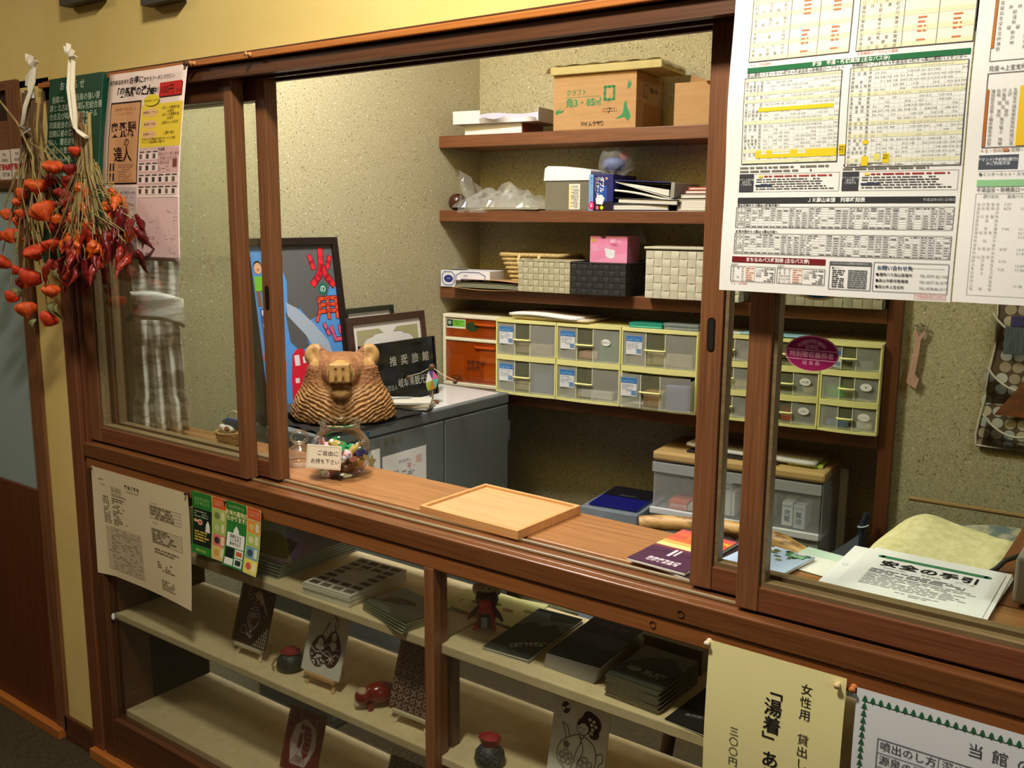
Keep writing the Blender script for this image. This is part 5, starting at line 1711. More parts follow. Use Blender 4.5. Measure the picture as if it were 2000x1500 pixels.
# ------------------------------------------------------------------ things on the shelves of the recess
def alt(name, label, cat, a, b, z, rz=0.0, group=None):
    return thing(name, label, cat, al(a, b, z), TH + rz, group)


Z1, Z2, Z3, Z4 = 1.808, 1.545, 1.268, 0.899
KRAFT = noisy('kraft_card', (172, 136, 92), (182, 146, 102), (6, 6, 90), 0.8, spec=0.2)
KDARK = noisy('kraft_side', (166, 128, 84), (176, 138, 92), (90, 6, 6), 0.8, spec=0.2)


def openbox(w_, d_, h_, t_=0.003, face='top'):
    b = MB()
    b.box(0, w_, 0, d_, 0, t_).box(0, w_, 0, t_, t_, h_).box(0, w_, d_ - t_, d_, t_, h_).box(0, t_, t_, d_ - t_, t_, h_).box(w_ - t_, w_, t_, d_ - t_, t_, h_)
    return b


# top shelf
o = alt('small_carton', 'low white carton with a red printed end under the torn white tray, top shelf', 'box', 0.100, 0.02, Z1)
ob('body', MB().box(0, 0.235, 0, 0.17, 0, 0.036), mat('carton_white', (232, 230, 226), 0.6), o, bev=0.001)
ob('printed_end', MB().box(0.2355, 0.2365, 0.006, 0.15, 0.004, 0.034), mat('carton_red', (140, 40, 36), 0.5), o)
o = alt('paper_tray', 'torn white paper tray with a lavender inside on top of the white carton, top shelf', 'box', 0.072, -0.012, Z1 + 0.0365, math.radians(3))
WT = mat('tray_white', (222, 222, 224), 0.6)
LV = mat('tray_lavender', (214, 210, 232), 0.6)
b = MB()
b.box(0, 0.335, 0, 0.19, 0, 0.0015).box(0, 0.11, -0.001, 0.0, 0, 0.044)
b.grid(lambda u, v: (0.11 + 0.225 * u, -0.001 - 0.010 * math.sin(u * 7) * v - 0.008 * v, 0.014 * v + 0.004 * math.sin(u * 17) * v), 14, 3)
b.box(0, 0.0015, 0, 0.19, 0, 0.044).box(0.335, 0.337, 0, 0.19, 0, 0.046)
ob('wall', b, WT, o)
ob('lining', MB().grid(lambda u, v: (0.002 + 0.331 * u, 0.188, 0.002 + (0.050 + 0.004 * math.sin(u * 9)) * v), 12, 2).grid(lambda u, v: (0.002 + 0.331 * u, 0.001 + 0.186 * v, 0.0022), 2, 2), LV, o)
o = alt('kraft_carton', 'large brown envelope carton with green printing on the top shelf', 'box', 0.467, 0.004, Z1)
ob('body', MB().box(0, 0.300, 0, 0.215, 0, 0.176), [KRAFT], o, bev=0.002)
s = Sheet(0.300, 0.176).on(o, Tr(0, 0, 0))
GN = (58, 132, 84)
s.text('クラフト', 0.048, 0.112, 0.021, GN, bold=0.015, sx=0.92)
s.line([(0.046, 0.105), (0.172, 0.105)], 0.0012, GN)
s.text('角3・85', 0.047, 0.076, 0.031, GN, bold=0.02, sx=0.98)
s.text('g', 0.141, 0.088, 0.020, GN, bold=0.03)
s.text('/㎡', 0.150, 0.076, 0.028, GN, bold=0.02, sx=0.75)
s.frame(0.189, 0.092, 0.222, 0.132, 0.0075, GN)
s.text('タテ', 0.205, 0.080, 0.008, (140, 160, 110), 'CENTER')
for i in range(6):
    s.frame(0.183 + i * 0.0082, 0.054, 0.191 + i * 0.0082, 0.064, 0.0008, (70, 50, 36))
s.text('7', 0.206, 0.048, 0.026, (60, 42, 30), 'CENTER')
s.text('株式\n会社', 0.104, 0.020, 0.008, (60, 40, 28), lead=0.8)
s.text('イムラ封筒', 0.116, 0.012, 0.0165, (60, 40, 28), bold=0.03, sx=0.9)


def bird(pts, lay=1):
    s.poly(pts, GN, lay)


bird([(0.008, 0.056), (0.014, 0.070), (0.020, 0.064), (0.040, 0.063), (0.044, 0.068), (0.034, 0.058), (0.020, 0.056), (0.014, 0.050)])
bird([(0.021, 0.064), (0.028, 0.078), (0.026, 0.064)])
bird([(0.268, 0.132), (0.274, 0.152), (0.277, 0.138), (0.283, 0.146), (0.280, 0.128), (0.274, 0.122), (0.266, 0.124), (0.270, 0.128)])
bird([(0.228, 0.030), (0.250, 0.042), (0.256, 0.050), (0.258, 0.076), (0.266, 0.088), (0.270, 0.062), (0.276, 0.052), (0.282, 0.034), (0.272, 0.022), (0.262, 0.034), (0.246, 0.032)])
s = Sheet(0.215, 0.176).on(o, Tr(0.300, 0, 0) @ Rz(PI / 2))
s.frame(0.060, 0.100, 0.090, 0.140, 0.003, (92, 104, 62))
s.text('角3・85', 0.110, 0.120, 0.018, (96, 76, 48), bold=0.03)
s.text('タテ', 0.064, 0.070, 0.012, (120, 92, 60))
o = alt('envelope_pack', 'pack of yellow envelopes in clear film lying on the kraft carton', 'envelopes', 0.452, -0.012, Z1 + 0.1762)
ob('envelopes', MB().box(0.01, 0.405, 0, 0.21, 0.001, 0.026), mat('manila', (206, 186, 122), 0.6), o, bev=0.003)
ob('film', MB().grid(lambda u, v: (-0.006 + 0.425 * u, -0.003 + 0.214 * v, 0.0275 + 0.004 * abs(math.sin(u * 19 + v * 7)) - (0.020 * max(0, abs(2 * u - 1) - 0.93) / 0.07)), 40, 12).grid(lambda u, v: (-0.004 + 0.42 * u, -0.004 - 0.002 * math.sin(u * 25), 0.002 + 0.027 * v), 40, 3), CLEAR, o)
o = alt('open_carton', 'plain brown carton with open flaps at the right end of the top shelf', 'box', 0.897, 0.002, Z1)
ob('body', openbox(0.30, 0.20, 0.128), KRAFT, o)
ob('flap', MB().prism([(0.0, 0.0), (0.006, 0.040), (0.085, 0.012), (0.085, 0.0)], 0.12, 0.1225, 'y', X=Tr(0.002, 0, 0.128)), KDARK, o)
ob('flap', MB().box(0.10, 0.298, 0.002, 0.06, 0.128, 0.130, X=Rx(math.radians(8))), KRAFT, o)

# second shelf
o = alt('wooden_ball', 'dark brown round wooden bell at the left end of the second shelf', 'bell', 0.055, 0.040, Z2)
ob('ball', MB().lathe([(0.0, 0.0), (0.014, 0.0), (0.030, 0.012), (0.034, 0.028), (0.030, 0.046), (0.018, 0.058), (0.0, 0.061)], 24), mat('bell_brown', (66, 34, 22), 0.25), o)
for i, (a, rz, lb) in enumerate(((0.15, 2, 'lower white sheet of paper under the crumpled plastic bag'), (0.17, -3, 'upper white sheet of paper under the crumpled plastic bag'))):
    o = ob('paper_sheet', MB().box(0, 0.25, 0, 0.2, 0, 0.002), mat('sheet_grey_white', (214, 212, 196), 0.6), None, loc=al(a, 0.005, Z2 + 0.001 + 0.003 * i), rz=TH + math.radians(rz))
    tag(o, lb, 'paper', 'papers under the plastic bag')
R = random.Random(2)


def bagfn(a0, w_, d_, h_, seed, sharp=1.0):
    def f(u, v):
        e = (math.sin(PI * u) ** 0.5) * (math.sin(PI * v) ** 0.5)
        q = Vector((u * 4.2 * sharp, v * 3.0 * sharp, seed))
        return (a0 + w_ * u + 0.02 * noise.noise(q * 1.7), d_ * v + 0.02 * noise.noise(q + Vector((5, 5, 5))), h_ * e * (0.45 + 0.9 * abs(noise.noise(q))) + 0.004)
    return f


BAGM = mat('crinkled_bag', (206, 210, 206), 0.13, alpha=0.17, spec=1.0)
o = alt('plastic_bag', 'crumpled clear plastic bag on the left of the second shelf', 'bag', 0.075, -0.015, Z2 + 0.006)
ob('film', MB().grid(bagfn(0, 0.34, 0.16, 0.105, 3.3, 1.3), 26, 13, smooth=False).grid(bagfn(0.03, 0.28, 0.14, 0.075, 8.3, 1.6), 20, 12, smooth=False), BAGM, o)
ob('flap', MB().grid(lambda u, v: (0.02 + 0.13 * u * (1 - 0.3 * v), -0.010 + 0.02 * v + 0.012 * math.sin(u * 9 + v * 4), -0.014 + 0.125 * v * (0.7 + 0.5 * (1 - u)) - 0.004 * math.sin(v * 12)), 12, 10, smooth=False), BAGM, o)
o = alt('detergent_tub', 'clear grey tub with a tall white lid and a white label, second shelf', 'tub', 0.440, 0.004, Z2)
ob('tub', openbox(0.166, 0.150, 0.102, 0.002), mat('smoky_clear', (150, 146, 128), 0.25, alpha=0.42), o, bev=0.004)
ob('lid', MB().prism([(-0.004, 0.100), (0.172, 0.100), (0.174, 0.132), (0.150, 0.138), (0.075, 0.146), (0.012, 0.148), (0.000, 0.140)], -0.004, 0.154), mat('lid_white', (242, 242, 244), 0.35), o, bev=0.005)
ob('label', MB().box(0.092, 0.134, -0.0012, 0.0, 0.004, 0.088), mat('label_offwhite', (226, 224, 208), 0.5), o)
s = Sheet(0.042, 0.084).on(o, Tr(0.092, -0.0012, 0.004))
s.rect(0.001, 0.004, 0.006, 0.080, (226, 224, 90), 1)
s.fine(0.009, 0.004, 0.040, 0.068, 14, (120, 120, 116), 4, 0.9)
s.text('衣料用', 0.009, 0.072, 0.008, (90, 90, 88))
o = alt('mask_box', 'blue box of face masks with white lettering standing beside the tub', 'box', 0.608, 0.000, Z2)
ob('body', MB().box(0, 0.088, 0, 0.19, 0, 0.118), mat('mask_blue', (34, 40, 112), 0.35), o, bev=0.001)
s = Sheet(0.088, 0.118).on(o, Tr(0, 0, 0))
s.rect(0.0, 0.0, 0.016, 0.118, (120, 170, 222), 1)
s.rect(0.018, 0.0, 0.086, 0.030, (36, 26, 40), 1)
s.rect(0.030, 0.030, 0.066, 0.080, (36, 78, 166), 0)
s.text('超立体 プリーツ マスク', 0.006, 0.110, 0.0085, (60, 70, 110), rot=-PI / 2, lay=2)
s.text('ふつうサイズ', 0.0225, 0.108, 0.0075, (226, 206, 60), rot=-PI / 2, lay=2)
s.text('ダブル', 0.041, 0.110, 0.017, (236, 240, 248), bold=0.03, rot=-PI / 2)
s.text('ワイヤー入り', 0.028, 0.110, 0.0125, (236, 240, 248), bold=0.02, rot=-PI / 2)
s.disc(0.010, 0.017, 0.0095, 0.0145, (206, 40, 110), 3)
s.text('120', 0.007, 0.026, 0.0095, (250, 240, 244), bold=0.03, rot=-PI / 2, lay=4)
s.poly([(0.028, 0.022), (0.050, 0.020), (0.058, 0.040), (0.048, 0.052), (0.032, 0.050), (0.026, 0.038)], (236, 238, 242), 2)
s.rect(0.028, 0.004, 0.036, 0.016, (226, 120, 160), 2)
s.poly([(0.040, 0.010), (0.048, 0.018), (0.056, 0.010), (0.048, 0.002)], (206, 214, 40), 2)
s.disc(0.064, 0.104, 0.004, 0.004, (236, 170, 60), 2)
o = alt('plastic_bag', 'bulging clear plastic bag stuffed on top of the blue mask box', 'bag', 0.612, 0.010, Z2 + 0.119)
ob('film', MB().grid(lambda u, v: (0.058 + (0.062 + 0.008 * noise.noise(Vector((u * 5, v * 4, 1)))) * math.cos(2 * PI * u) * math.sin(PI * min(0.98, v + 0.02)) ** 0.6, 0.07 + 0.055 * math.sin(2 * PI * u) * math.sin(PI * min(0.98, v + 0.02)) ** 0.6, 0.044 - 0.042 * math.cos(PI * v) + 0.02 * noise.noise(Vector((math.cos(2 * PI * u) * 2, math.sin(2 * PI * u) * 2, v * 4)))), 28, 14, smooth=False), BAGM, o)
ob('contents', MB().ball((0.05, 0.07, 0.036), (0.040, 0.035, 0.026), 12, 8).ball((0.085, 0.07, 0.058), (0.018, 0.02, 0.016), 10, 6, 1), [mat('bag_blue', (80, 100, 160), 0.5), mat('bag_pink', (180, 90, 100), 0.5)], o)
BNV = mat('binder_navy', (24, 28, 62), 0.35)
BBL = mat('binder_blue', (44, 56, 128), 0.35)
PG = noisy('page_edges', (206, 202, 190), (238, 236, 228), (3, 3, 700), 0.8)


def fileb(label, a, b_, z, w_, d_, h_, cover, rz=0.0, tilt=0.0, name='binder', group=None, inset=0.012):
    o = thing(name, label, 'file', al(a, b_, z), 0, group, rot=(0, tilt, TH + rz))
    c = MB()
    c.box(0, w_, 0, d_, 0, 0.0025).box(0, w_, 0, d_, h_ - 0.0025, h_).box(w_ - 0.0025, w_, 0, d_, 0.0025, h_ - 0.0025)
    ob('cover', c, cover, o, bev=0.001)
    ob('pages', MB().box(inset, w_ - 0.006, 0.004, d_ - 0.01, 0.003, h_ - 0.003), PG, o)
    return o


fileb('navy file lying lowest in the pile of files on the second shelf', 0.678, 0.002, Z2 + 0.001, 0.215, 0.21, 0.022, BNV, 0.0, 0)
fileb('dark file lying second from the bottom in the pile of files', 0.700, 0.006, Z2 + 0.0245, 0.225, 0.20, 0.018, mat('file_dark', (40, 42, 44), 0.4), math.radians(-3), math.radians(2))
o = thing('booklet', 'pale curled booklet between the dark file and the blue ring binder', 'booklet', al(0.70, 0.0, Z2 + 0.050), 0, None, rot=(0, math.radians(5), TH))
ob('pages', MB().grid(lambda u, v: (0.23 * u, 0.19 * v, 0.014 * math.sin(PI * u) * (1 - u) + 0.016 * (1 - u) ** 3), 14, 2), PG, o, thick=0.006)
o = thing('ring_binder', 'big blue ring binder leaning open-edged on top of the pile of files', 'file', al(0.690, 0.004, Z2 + 0.062), 0, None, rot=(0, 0, TH))
c = MB()
c.prism([(0.0, 0.038), (0.206, 0.028), (0.206, 0.0255), (0.0, 0.0355)], 0, 0.225)
ob('top_cover', c, BBL, o, bev=0.001)
c = MB().prism([(0.012, 0.032), (0.206, -0.022), (0.206, -0.0245), (0.012, 0.0295)], 0, 0.225)
ob('bottom_cover', c, mat('binder_white_edge', (206, 204, 196), 0.4), o)
ob('spine', MB().prism([(0.203, -0.024), (0.216, -0.020), (0.218, 0.026), (0.206, 0.028)], 0, 0.225), mat('spine_grey', (150, 152, 146), 0.35), o, bev=0.003)
ob('sheets', MB().prism([(0.02, 0.031), (0.195, 0.004), (0.195, -0.016), (0.02, 0.029)], 0.01, 0.215), PG, o)
for i, (c, h_, lb) in enumerate((((196, 190, 170), 0.010, 'lowest pale booklet at the right of the second shelf'), ((236, 234, 226), 0.010, 'white booklet second from the bottom at the right of the second shelf'), ((130, 30, 34), 0.012, 'dark red book second from the top at the right of the second shelf'), ((206, 88, 70), 0.009, 'orange red folder on top at the right of the second shelf'))):
    o = alt('book', lb, 'book', 0.918 + 0.010 * i, 0.006 + 0.004 * i, Z2 + 0.028 + 0.0125 * i, math.radians(3 * i - 5), 'books at the right of the second shelf')
    if i == 0:
        o.location.z = Z2 + 0.001
        h_ = 0.036
    ob('cover', MB().box(0, 0.15, 0, 0.20, 0, 0.0015).box(0, 0.15, 0, 0.20, h_ - 0.0015, h_).box(0, 0.002, 0, 0.20, 0.0015, h_ - 0.0015), mat('book_%d' % i, c, 0.5), o)
    ob('pages', MB().box(0.003, 0.148, 0.002, 0.198, 0.0017, h_ - 0.0017), PG, o)

# third shelf
o = alt('tissue_box', 'white and blue tissue box at the left end of the third shelf', 'box', 0.012, -0.008, Z3 + 0.0005, math.radians(4))
ob('body', MB().box(0, 0.205, 0, 0.11, 0, 0.060), mat('tissue_white', (226, 228, 236), 0.5), o, bev=0.001)
ob('slot', MB().prism([(0.004, 0.028), (0.06, 0.020), (0.085, 0.055), (0.06, 0.09), (0.004, 0.082)], 0.060, 0.0606, 'z'), BLACK, o)
s = Sheet(0.205, 0.060).on(o)
BG = (128, 136, 172)
OC = lambda cx, cy, r1, r2: [(cx - r1, cy - r2 * .5), (cx - r1 * .6, cy - r2), (cx + r1 * .6, cy - r2), (cx + r1, cy - r2 * .5), (cx + r1, cy + r2 * .5), (cx + r1 * .6, cy + r2), (cx - r1 * .6, cy + r2), (cx - r1, cy + r2 * .5)]
s.line(OC(0.032, 0.031, 0.026, 0.024), 0.004, BG, 1, True)
s.disc(0.033, 0.030, 0.019, 0.0135, (44, 52, 124), 2)
s.text('上品', 0.033, 0.029, 0.008, (190, 200, 226), 'CENTER', lay=3)
s.line(OC(0.125, 0.031, 0.060, 0.024), 0.004, BG, 1, True)
s.text('純白', 0.105, 0.038, 0.009, (70, 80, 120), 'CENTER')
s.rect(0.085, 0.020, 0.175, 0.031, (44, 52, 124), 2)
s.text('DAINTY LADY', 0.130, 0.0215, 0.0095, (226, 230, 240), 'CENTER', bold=0.02, lay=3)
ROPE = noisy('seagrass_rope', (176, 148, 88), (216, 192, 132), (120, 120, 120), 0.8, bump=0.6, bumpscale=400)
o = alt('kraft_envelope', 'brown open envelope with grey sheets inside, in front of the rope basket', 'envelope', 0.078, -0.035, Z3 + 0.001)
ob('flap', MB().grid(lambda u, v: (0.29 * u, 0.17 * v, 0.026 + 0.006 * math.sin(PI * u) - 0.006 * v), 14, 3).grid(lambda u, v: (0.29 * u, 0.17 * v, 0.001 - 0.006 * math.sin(PI * u * 1.0) * (1 - v) * (1 if u > .2 else u * 5)), 16, 3), KRAFT, o, thick=0.001)
for i in range(4):
    ob('sheet', MB().box(0.018 + 0.004 * i, 0.285, 0.004 + 0.003 * i, 0.165, 0.003 + 0.005 * i, 0.0065 + 0.005 * i), mat('grey_sheets', (150, 150, 128), 0.6), o)
o = alt('rope_basket', 'tapered seagrass rope basket with a drooping handle on the third shelf', 'basket', 0.345, 0.148, Z3 + 0.0)
n_ = 8
for i in range(n_):
    z = 0.012 + 0.0155 * i
    ww, dd = 0.088 + 0.0058 * i, 0.052 + 0.0035 * i
    pts = []
    for q in range(4):
        cx_, cy_ = ((1, 1), (-1, 1), (-1, -1), (1, -1))[q]
        for k in range(5):
            a = PI / 2 * q + PI / 2 * k / 4
            pts.append((cx_ * (ww - 0.02) + 0.02 * math.cos(a), cy_ * (dd - 0.02) + 0.02 * math.sin(a), z))
    pts.append(pts[0])
    ob('rope_row', MB().tube(pts, 0.0068 if i < n_ - 1 else 0.0080, 7, caps=False), ROPE, o)
ob('base', MB().box(-0.085, 0.085, -0.05, 0.05, 0.002, 0.008), ROPE, o)
ob('handle', MB().tube([(-0.040, -0.078, 0.122), (-0.042, -0.088, 0.105), (-0.034, -0.090, 0.075), (-0.018, -0.090, 0.052), (0.0, -0.090, 0.045), (0.018, -0.090, 0.052), (0.034, -0.090, 0.075), (0.040, -0.088, 0.105), (0.040, -0.078, 0.122)], 0.006, 8), mat('handle_rope', (226, 204, 144), 0.7), o)


def woven(label, a, b_, z, w_, d_, h_, rgb1, rgb2, cell, lid=False, open_=True):
    o = alt('woven_basket', label, 'basket', a, b_, z)
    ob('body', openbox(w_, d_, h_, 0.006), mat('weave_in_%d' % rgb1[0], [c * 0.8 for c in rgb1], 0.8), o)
    ma = noisy('weave_a_%d' % rgb1[0], rgb1, [min(255, c * 1.06) for c in rgb1], (30, 30, 900), 0.75)
    mb_ = noisy('weave_b_%d' % rgb1[0], rgb2, [min(255, c * 1.06) for c in rgb2], (900, 900, 30), 0.75)
    wv = MB()
    nz_ = max(2, round(h_ / cell))
    cz = h_ / nz_
    for (L, X) in ((w_, Matrix.Identity(4)), (d_, Tr(w_, 0, 0) @ Rz(PI / 2))):
        nx = max(2, round(L / cell))
        cx_ = L / nx
        for i in range(nx):
            for j in range(nz_):
                k = (i + j) % 2
                g = 0.0007
                x0, x1, z0, z1 = i * cx_ + g, (i + 1) * cx_ - g, j * cz + g, (j + 1) * cz - g
                if k:     # horizontal strip over, bowed along x
                    m_ = [(x0, -0.0006), ((x0 + x1) / 2, -0.0034), (x1, -0.0006)]
                    vs = [(p, y, z0) for p, y in m_] + [(p, y, z1) for p, y in m_]
                    wv.add(vs, [(0, 1, 4, 3), (1, 2, 5, 4)], 0, True, X)
                    wv.add([(p, y, zz) for zz in (z0, z1) for p, y in m_] + [(x0, 0.001, z0), (x1, 0.001, z0), (x0, 0.001, z1), (x1, 0.001, z1)], [(0, 6, 7, 2, 1), (3, 4, 5, 9, 8)], 0, False, X)
                else:
                    m_ = [(z0, -0.0004), ((z0 + z1) / 2, -0.0026), (z1, -0.0004)]
                    vs = [(x0, y, p) for p, y in m_] + [(x1, y, p) for p, y in m_]
                    wv.add(vs, [(0, 3, 4, 1), (1, 4, 5, 2)], 1, True, X)
    stuff(ob('weave', wv, [ma, mb_], o))
    if lid:
        ob('lid', MB().box(-0.006, w_ + 0.006, -0.006, d_ + 0.004, h_ + 0.004, h_ + 0.012), mat('lid_weave_%d' % rgb1[0], rgb1, 0.7), o, bev=0.003)
        ob('rim', MB().box(0.001, w_ - 0.001, 0.001, d_ - 0.001, h_ - 0.002, h_ + 0.0038), BLACK, o)
    else:
        rim = MB()
        for x0, x1, y0, y1 in ((-0.003, w_ + 0.003, -0.003, 0.006), (-0.003, w_ + 0.003, d_ - 0.006, d_ + 0.003), (-0.003, 0.006, 0.006, d_ - 0.006), (w_ - 0.006, w_ + 0.003, 0.006, d_ - 0.006)):
            rim.box(x0, x1, y0, y1, h_ - 0.001, h_ + 0.004)
        ob('rim', rim, mat('rim_%d' % rgb1[0], rgb1, 0.75), o, bev=0.001)
    return o


woven('grey beige woven strap basket, left of the black one', 0.362, -0.040, Z3 + 0.0006, 0.202, 0.10, 0.106, (172, 168, 138), (186, 182, 152), 0.0205)
woven('black woven strap basket holding the pink mask box', 0.569, -0.042, Z3 + 0.0006, 0.200, 0.24, 0.104, (34, 34, 32), (44, 44, 42), 0.0205)
woven('cream woven strap basket with a lid behind the rear right sash stile', 0.836, -0.040, Z3 + 0.0006, 0.310, 0.25, 0.152, (196, 194, 172), (210, 208, 188), 0.027, True)
woven('grey woven strap basket behind the sash glass, half under the timetable', 1.205, -0.030, Z3 + 0.0006, 0.355, 0.24, 0.115, (150, 146, 120), (162, 158, 132), 0.027)
o = alt('mask_box', 'pink box of sixty face masks sitting in the black basket', 'box', 0.592, 0.050, Z3 + 0.046)
ob('body', MB().box(0, 0.138, 0, 0.105, 0, 0.147), mat('mask_pink', (236, 142, 184), 0.45), o, bev=0.001)
ob('flap', MB().prism([(0.03, 0), (0.176, 0), (0.150, 0.050), (0.020, 0.050)], 0.10, 0.1008, X=Tr(-0.008, 0.0, 0.147) @ Rx(math.radians(-14))), mat('flap_grey', (150, 142, 136), 0.6), o)
ob('thumb_notch', MB().prism([(0.050 + 0.010 * math.cos(a), 0.147 + 0.0085 * math.sin(a)) for a in [PI + PI * i / 10 for i in range(11)]], -0.0008, 0.001), mat('notch_red', (90, 40, 50), 0.6), o)
s = Sheet(0.138, 0.147).on(o)
s.poly([(0.0, 0.06), (0.138, 0.095), (0.138, 0.06)], (240, 160, 196), 1)
s.text('60', 0.076, 0.126, 0.018, (252, 232, 242), bold=0.02)
s.text('枚入', 0.100, 0.126, 0.009, (252, 232, 242))
s.rect(0.076, 0.116, 0.106, 0.123, (206, 60, 120), 2)
s.text('女性・子供用', 0.078, 0.1175, 0.0048, (252, 232, 242), lay=3)
s.text('花粉・ほこり用\n立体プリーツ', 0.008, 0.108, 0.0115, (252, 226, 240), sx=0.9)
s.disc(0.014, 0.133, 0.0075, 0.006, (206, 170, 60), 2)
s.poly([(0.055, 0.108), (0.094, 0.100), (0.092, 0.078), (0.078, 0.072), (0.060, 0.080)], (238, 242, 248), 2)
for k in range(3):
    s.line([(0.058, 0.100 - 0.006 * k), (0.092, 0.094 - 0.006 * k)], 0.0006, (190, 206, 226), 3)
s = Sheet(0.105, 0.147).on(o, Tr(0.138, 0, 0) @ Rz(PI / 2))
s.disc(0.030, 0.133, 0.0085, 0.007, (206, 170, 60), 2)
s.text('立体ガード\nマスク', 0.012, 0.104, 0.011, (252, 226, 240))

# drawer cases on the fourth shelf
IV = mat('ivory_plastic', (240, 234, 204), 0.4)
CY = mat('cream_yellow_plastic', (240, 236, 160), 0.4)
FROST = mat('frosted_front', (222, 226, 214), 0.35, alpha=0.36)
FROST2 = mat('clearer_front', (190, 196, 160), 0.25, alpha=0.22)
AMB = mat('amber_plastic', (186, 78, 12), 0.10, alpha=0.42)
o = alt('amber_drawer_case', 'ivory drawer case with two amber drawers at the left end of the fourth shelf', 'drawers', 0.010, 0.005, Z4 + 0.0005)
W_, H_ = 0.252, 0.268
b = MB()
b.box(0, W_, 0, 0.22, 0, 0.014).box(0, W_, 0, 0.22, H_ - 0.014, H_).box(0, 0.012, 0, 0.22, 0.014, H_ - 0.014).box(W_ - 0.012, W_, 0, 0.22, 0.014, H_ - 0.014).box(0.012, W_ - 0.012, 0, 0.22, 0.170, 0.182).box(0.012, W_ - 0.012, 0.212, 0.22, 0.014, H_ - 0.014)
ob('case', b, IV, o, bev=0.003)
for (z0, z1, hz) in ((0.016, 0.168, 0.155), (0.184, 0.252, 0.206)):
    d_ = ob('drawer', MB().box(0.013, W_ - 0.013, 0.004, 0.007, z0, z1), AMB, o)
    ob('handle', MB().prism([(0.14, z1 - 0.012), (0.235, z1 - 0.012), (0.23, z1 - 0.020), (0.15, z1 - 0.020)], -0.004, 0.004), mat('amber_handle', (200, 84, 14), 0.2), d_)
R = random.Random(9)
cont = [(0.016, 0.08, 0.018, 0.105, (150, 90, 30)), (0.085, 0.15, 0.018, 0.120, (80, 46, 26)), (0.155, 0.235, 0.018, 0.090, (240, 150, 60)), (0.150, 0.23, 0.092, 0.135, (250, 170, 90)), (0.030, 0.075, 0.186, 0.236, (236, 160, 70)), (0.08, 0.20, 0.186, 0.205, (90, 50, 26))]
for i, (x0, x1, z0, z1, c) in enumerate(cont):
    ob('packet', MB().box(x0, x1, 0.02 + 0.01 * (i % 3), 0.12, z0, z1), mat('packet_%d' % i, c, 0.4), o, bev=0.004)
s = Sheet(W_, H_).on(o, Tr(0, 0.004, 0))
s.rect(0.016, 0.216, 0.100, 0.250, (236, 238, 226), 2)
s.rect(0.018, 0.222, 0.098, 0.248, (120, 196, 60), 3)
s.rect(0.018, 0.222, 0.044, 0.248, (40, 56, 50), 4)
s.disc(0.030, 0.236, 0.008, 0.007, (150, 170, 166), 5)
s.text('電話の近く\nに貼る', 0.048, 0.238, 0.0095, (50, 90, 36), lay=4)
s.disc(0.130, 0.226, 0.026, 0.018, (40, 66, 30), 2)
s.text('有機玄米\nJAひだ', 0.105, 0.085, 0.020, (70, 34, 16), bold=0.02)
s.text('安心カード', 0.180, 0.090, 0.014, (110, 50, 20))
s.rect(0.040, 0.024, 0.082, 0.038, (70, 34, 16), 2)
s.text('ビタミン', 0.044, 0.0275, 0.010, (226, 130, 40), lay=3)


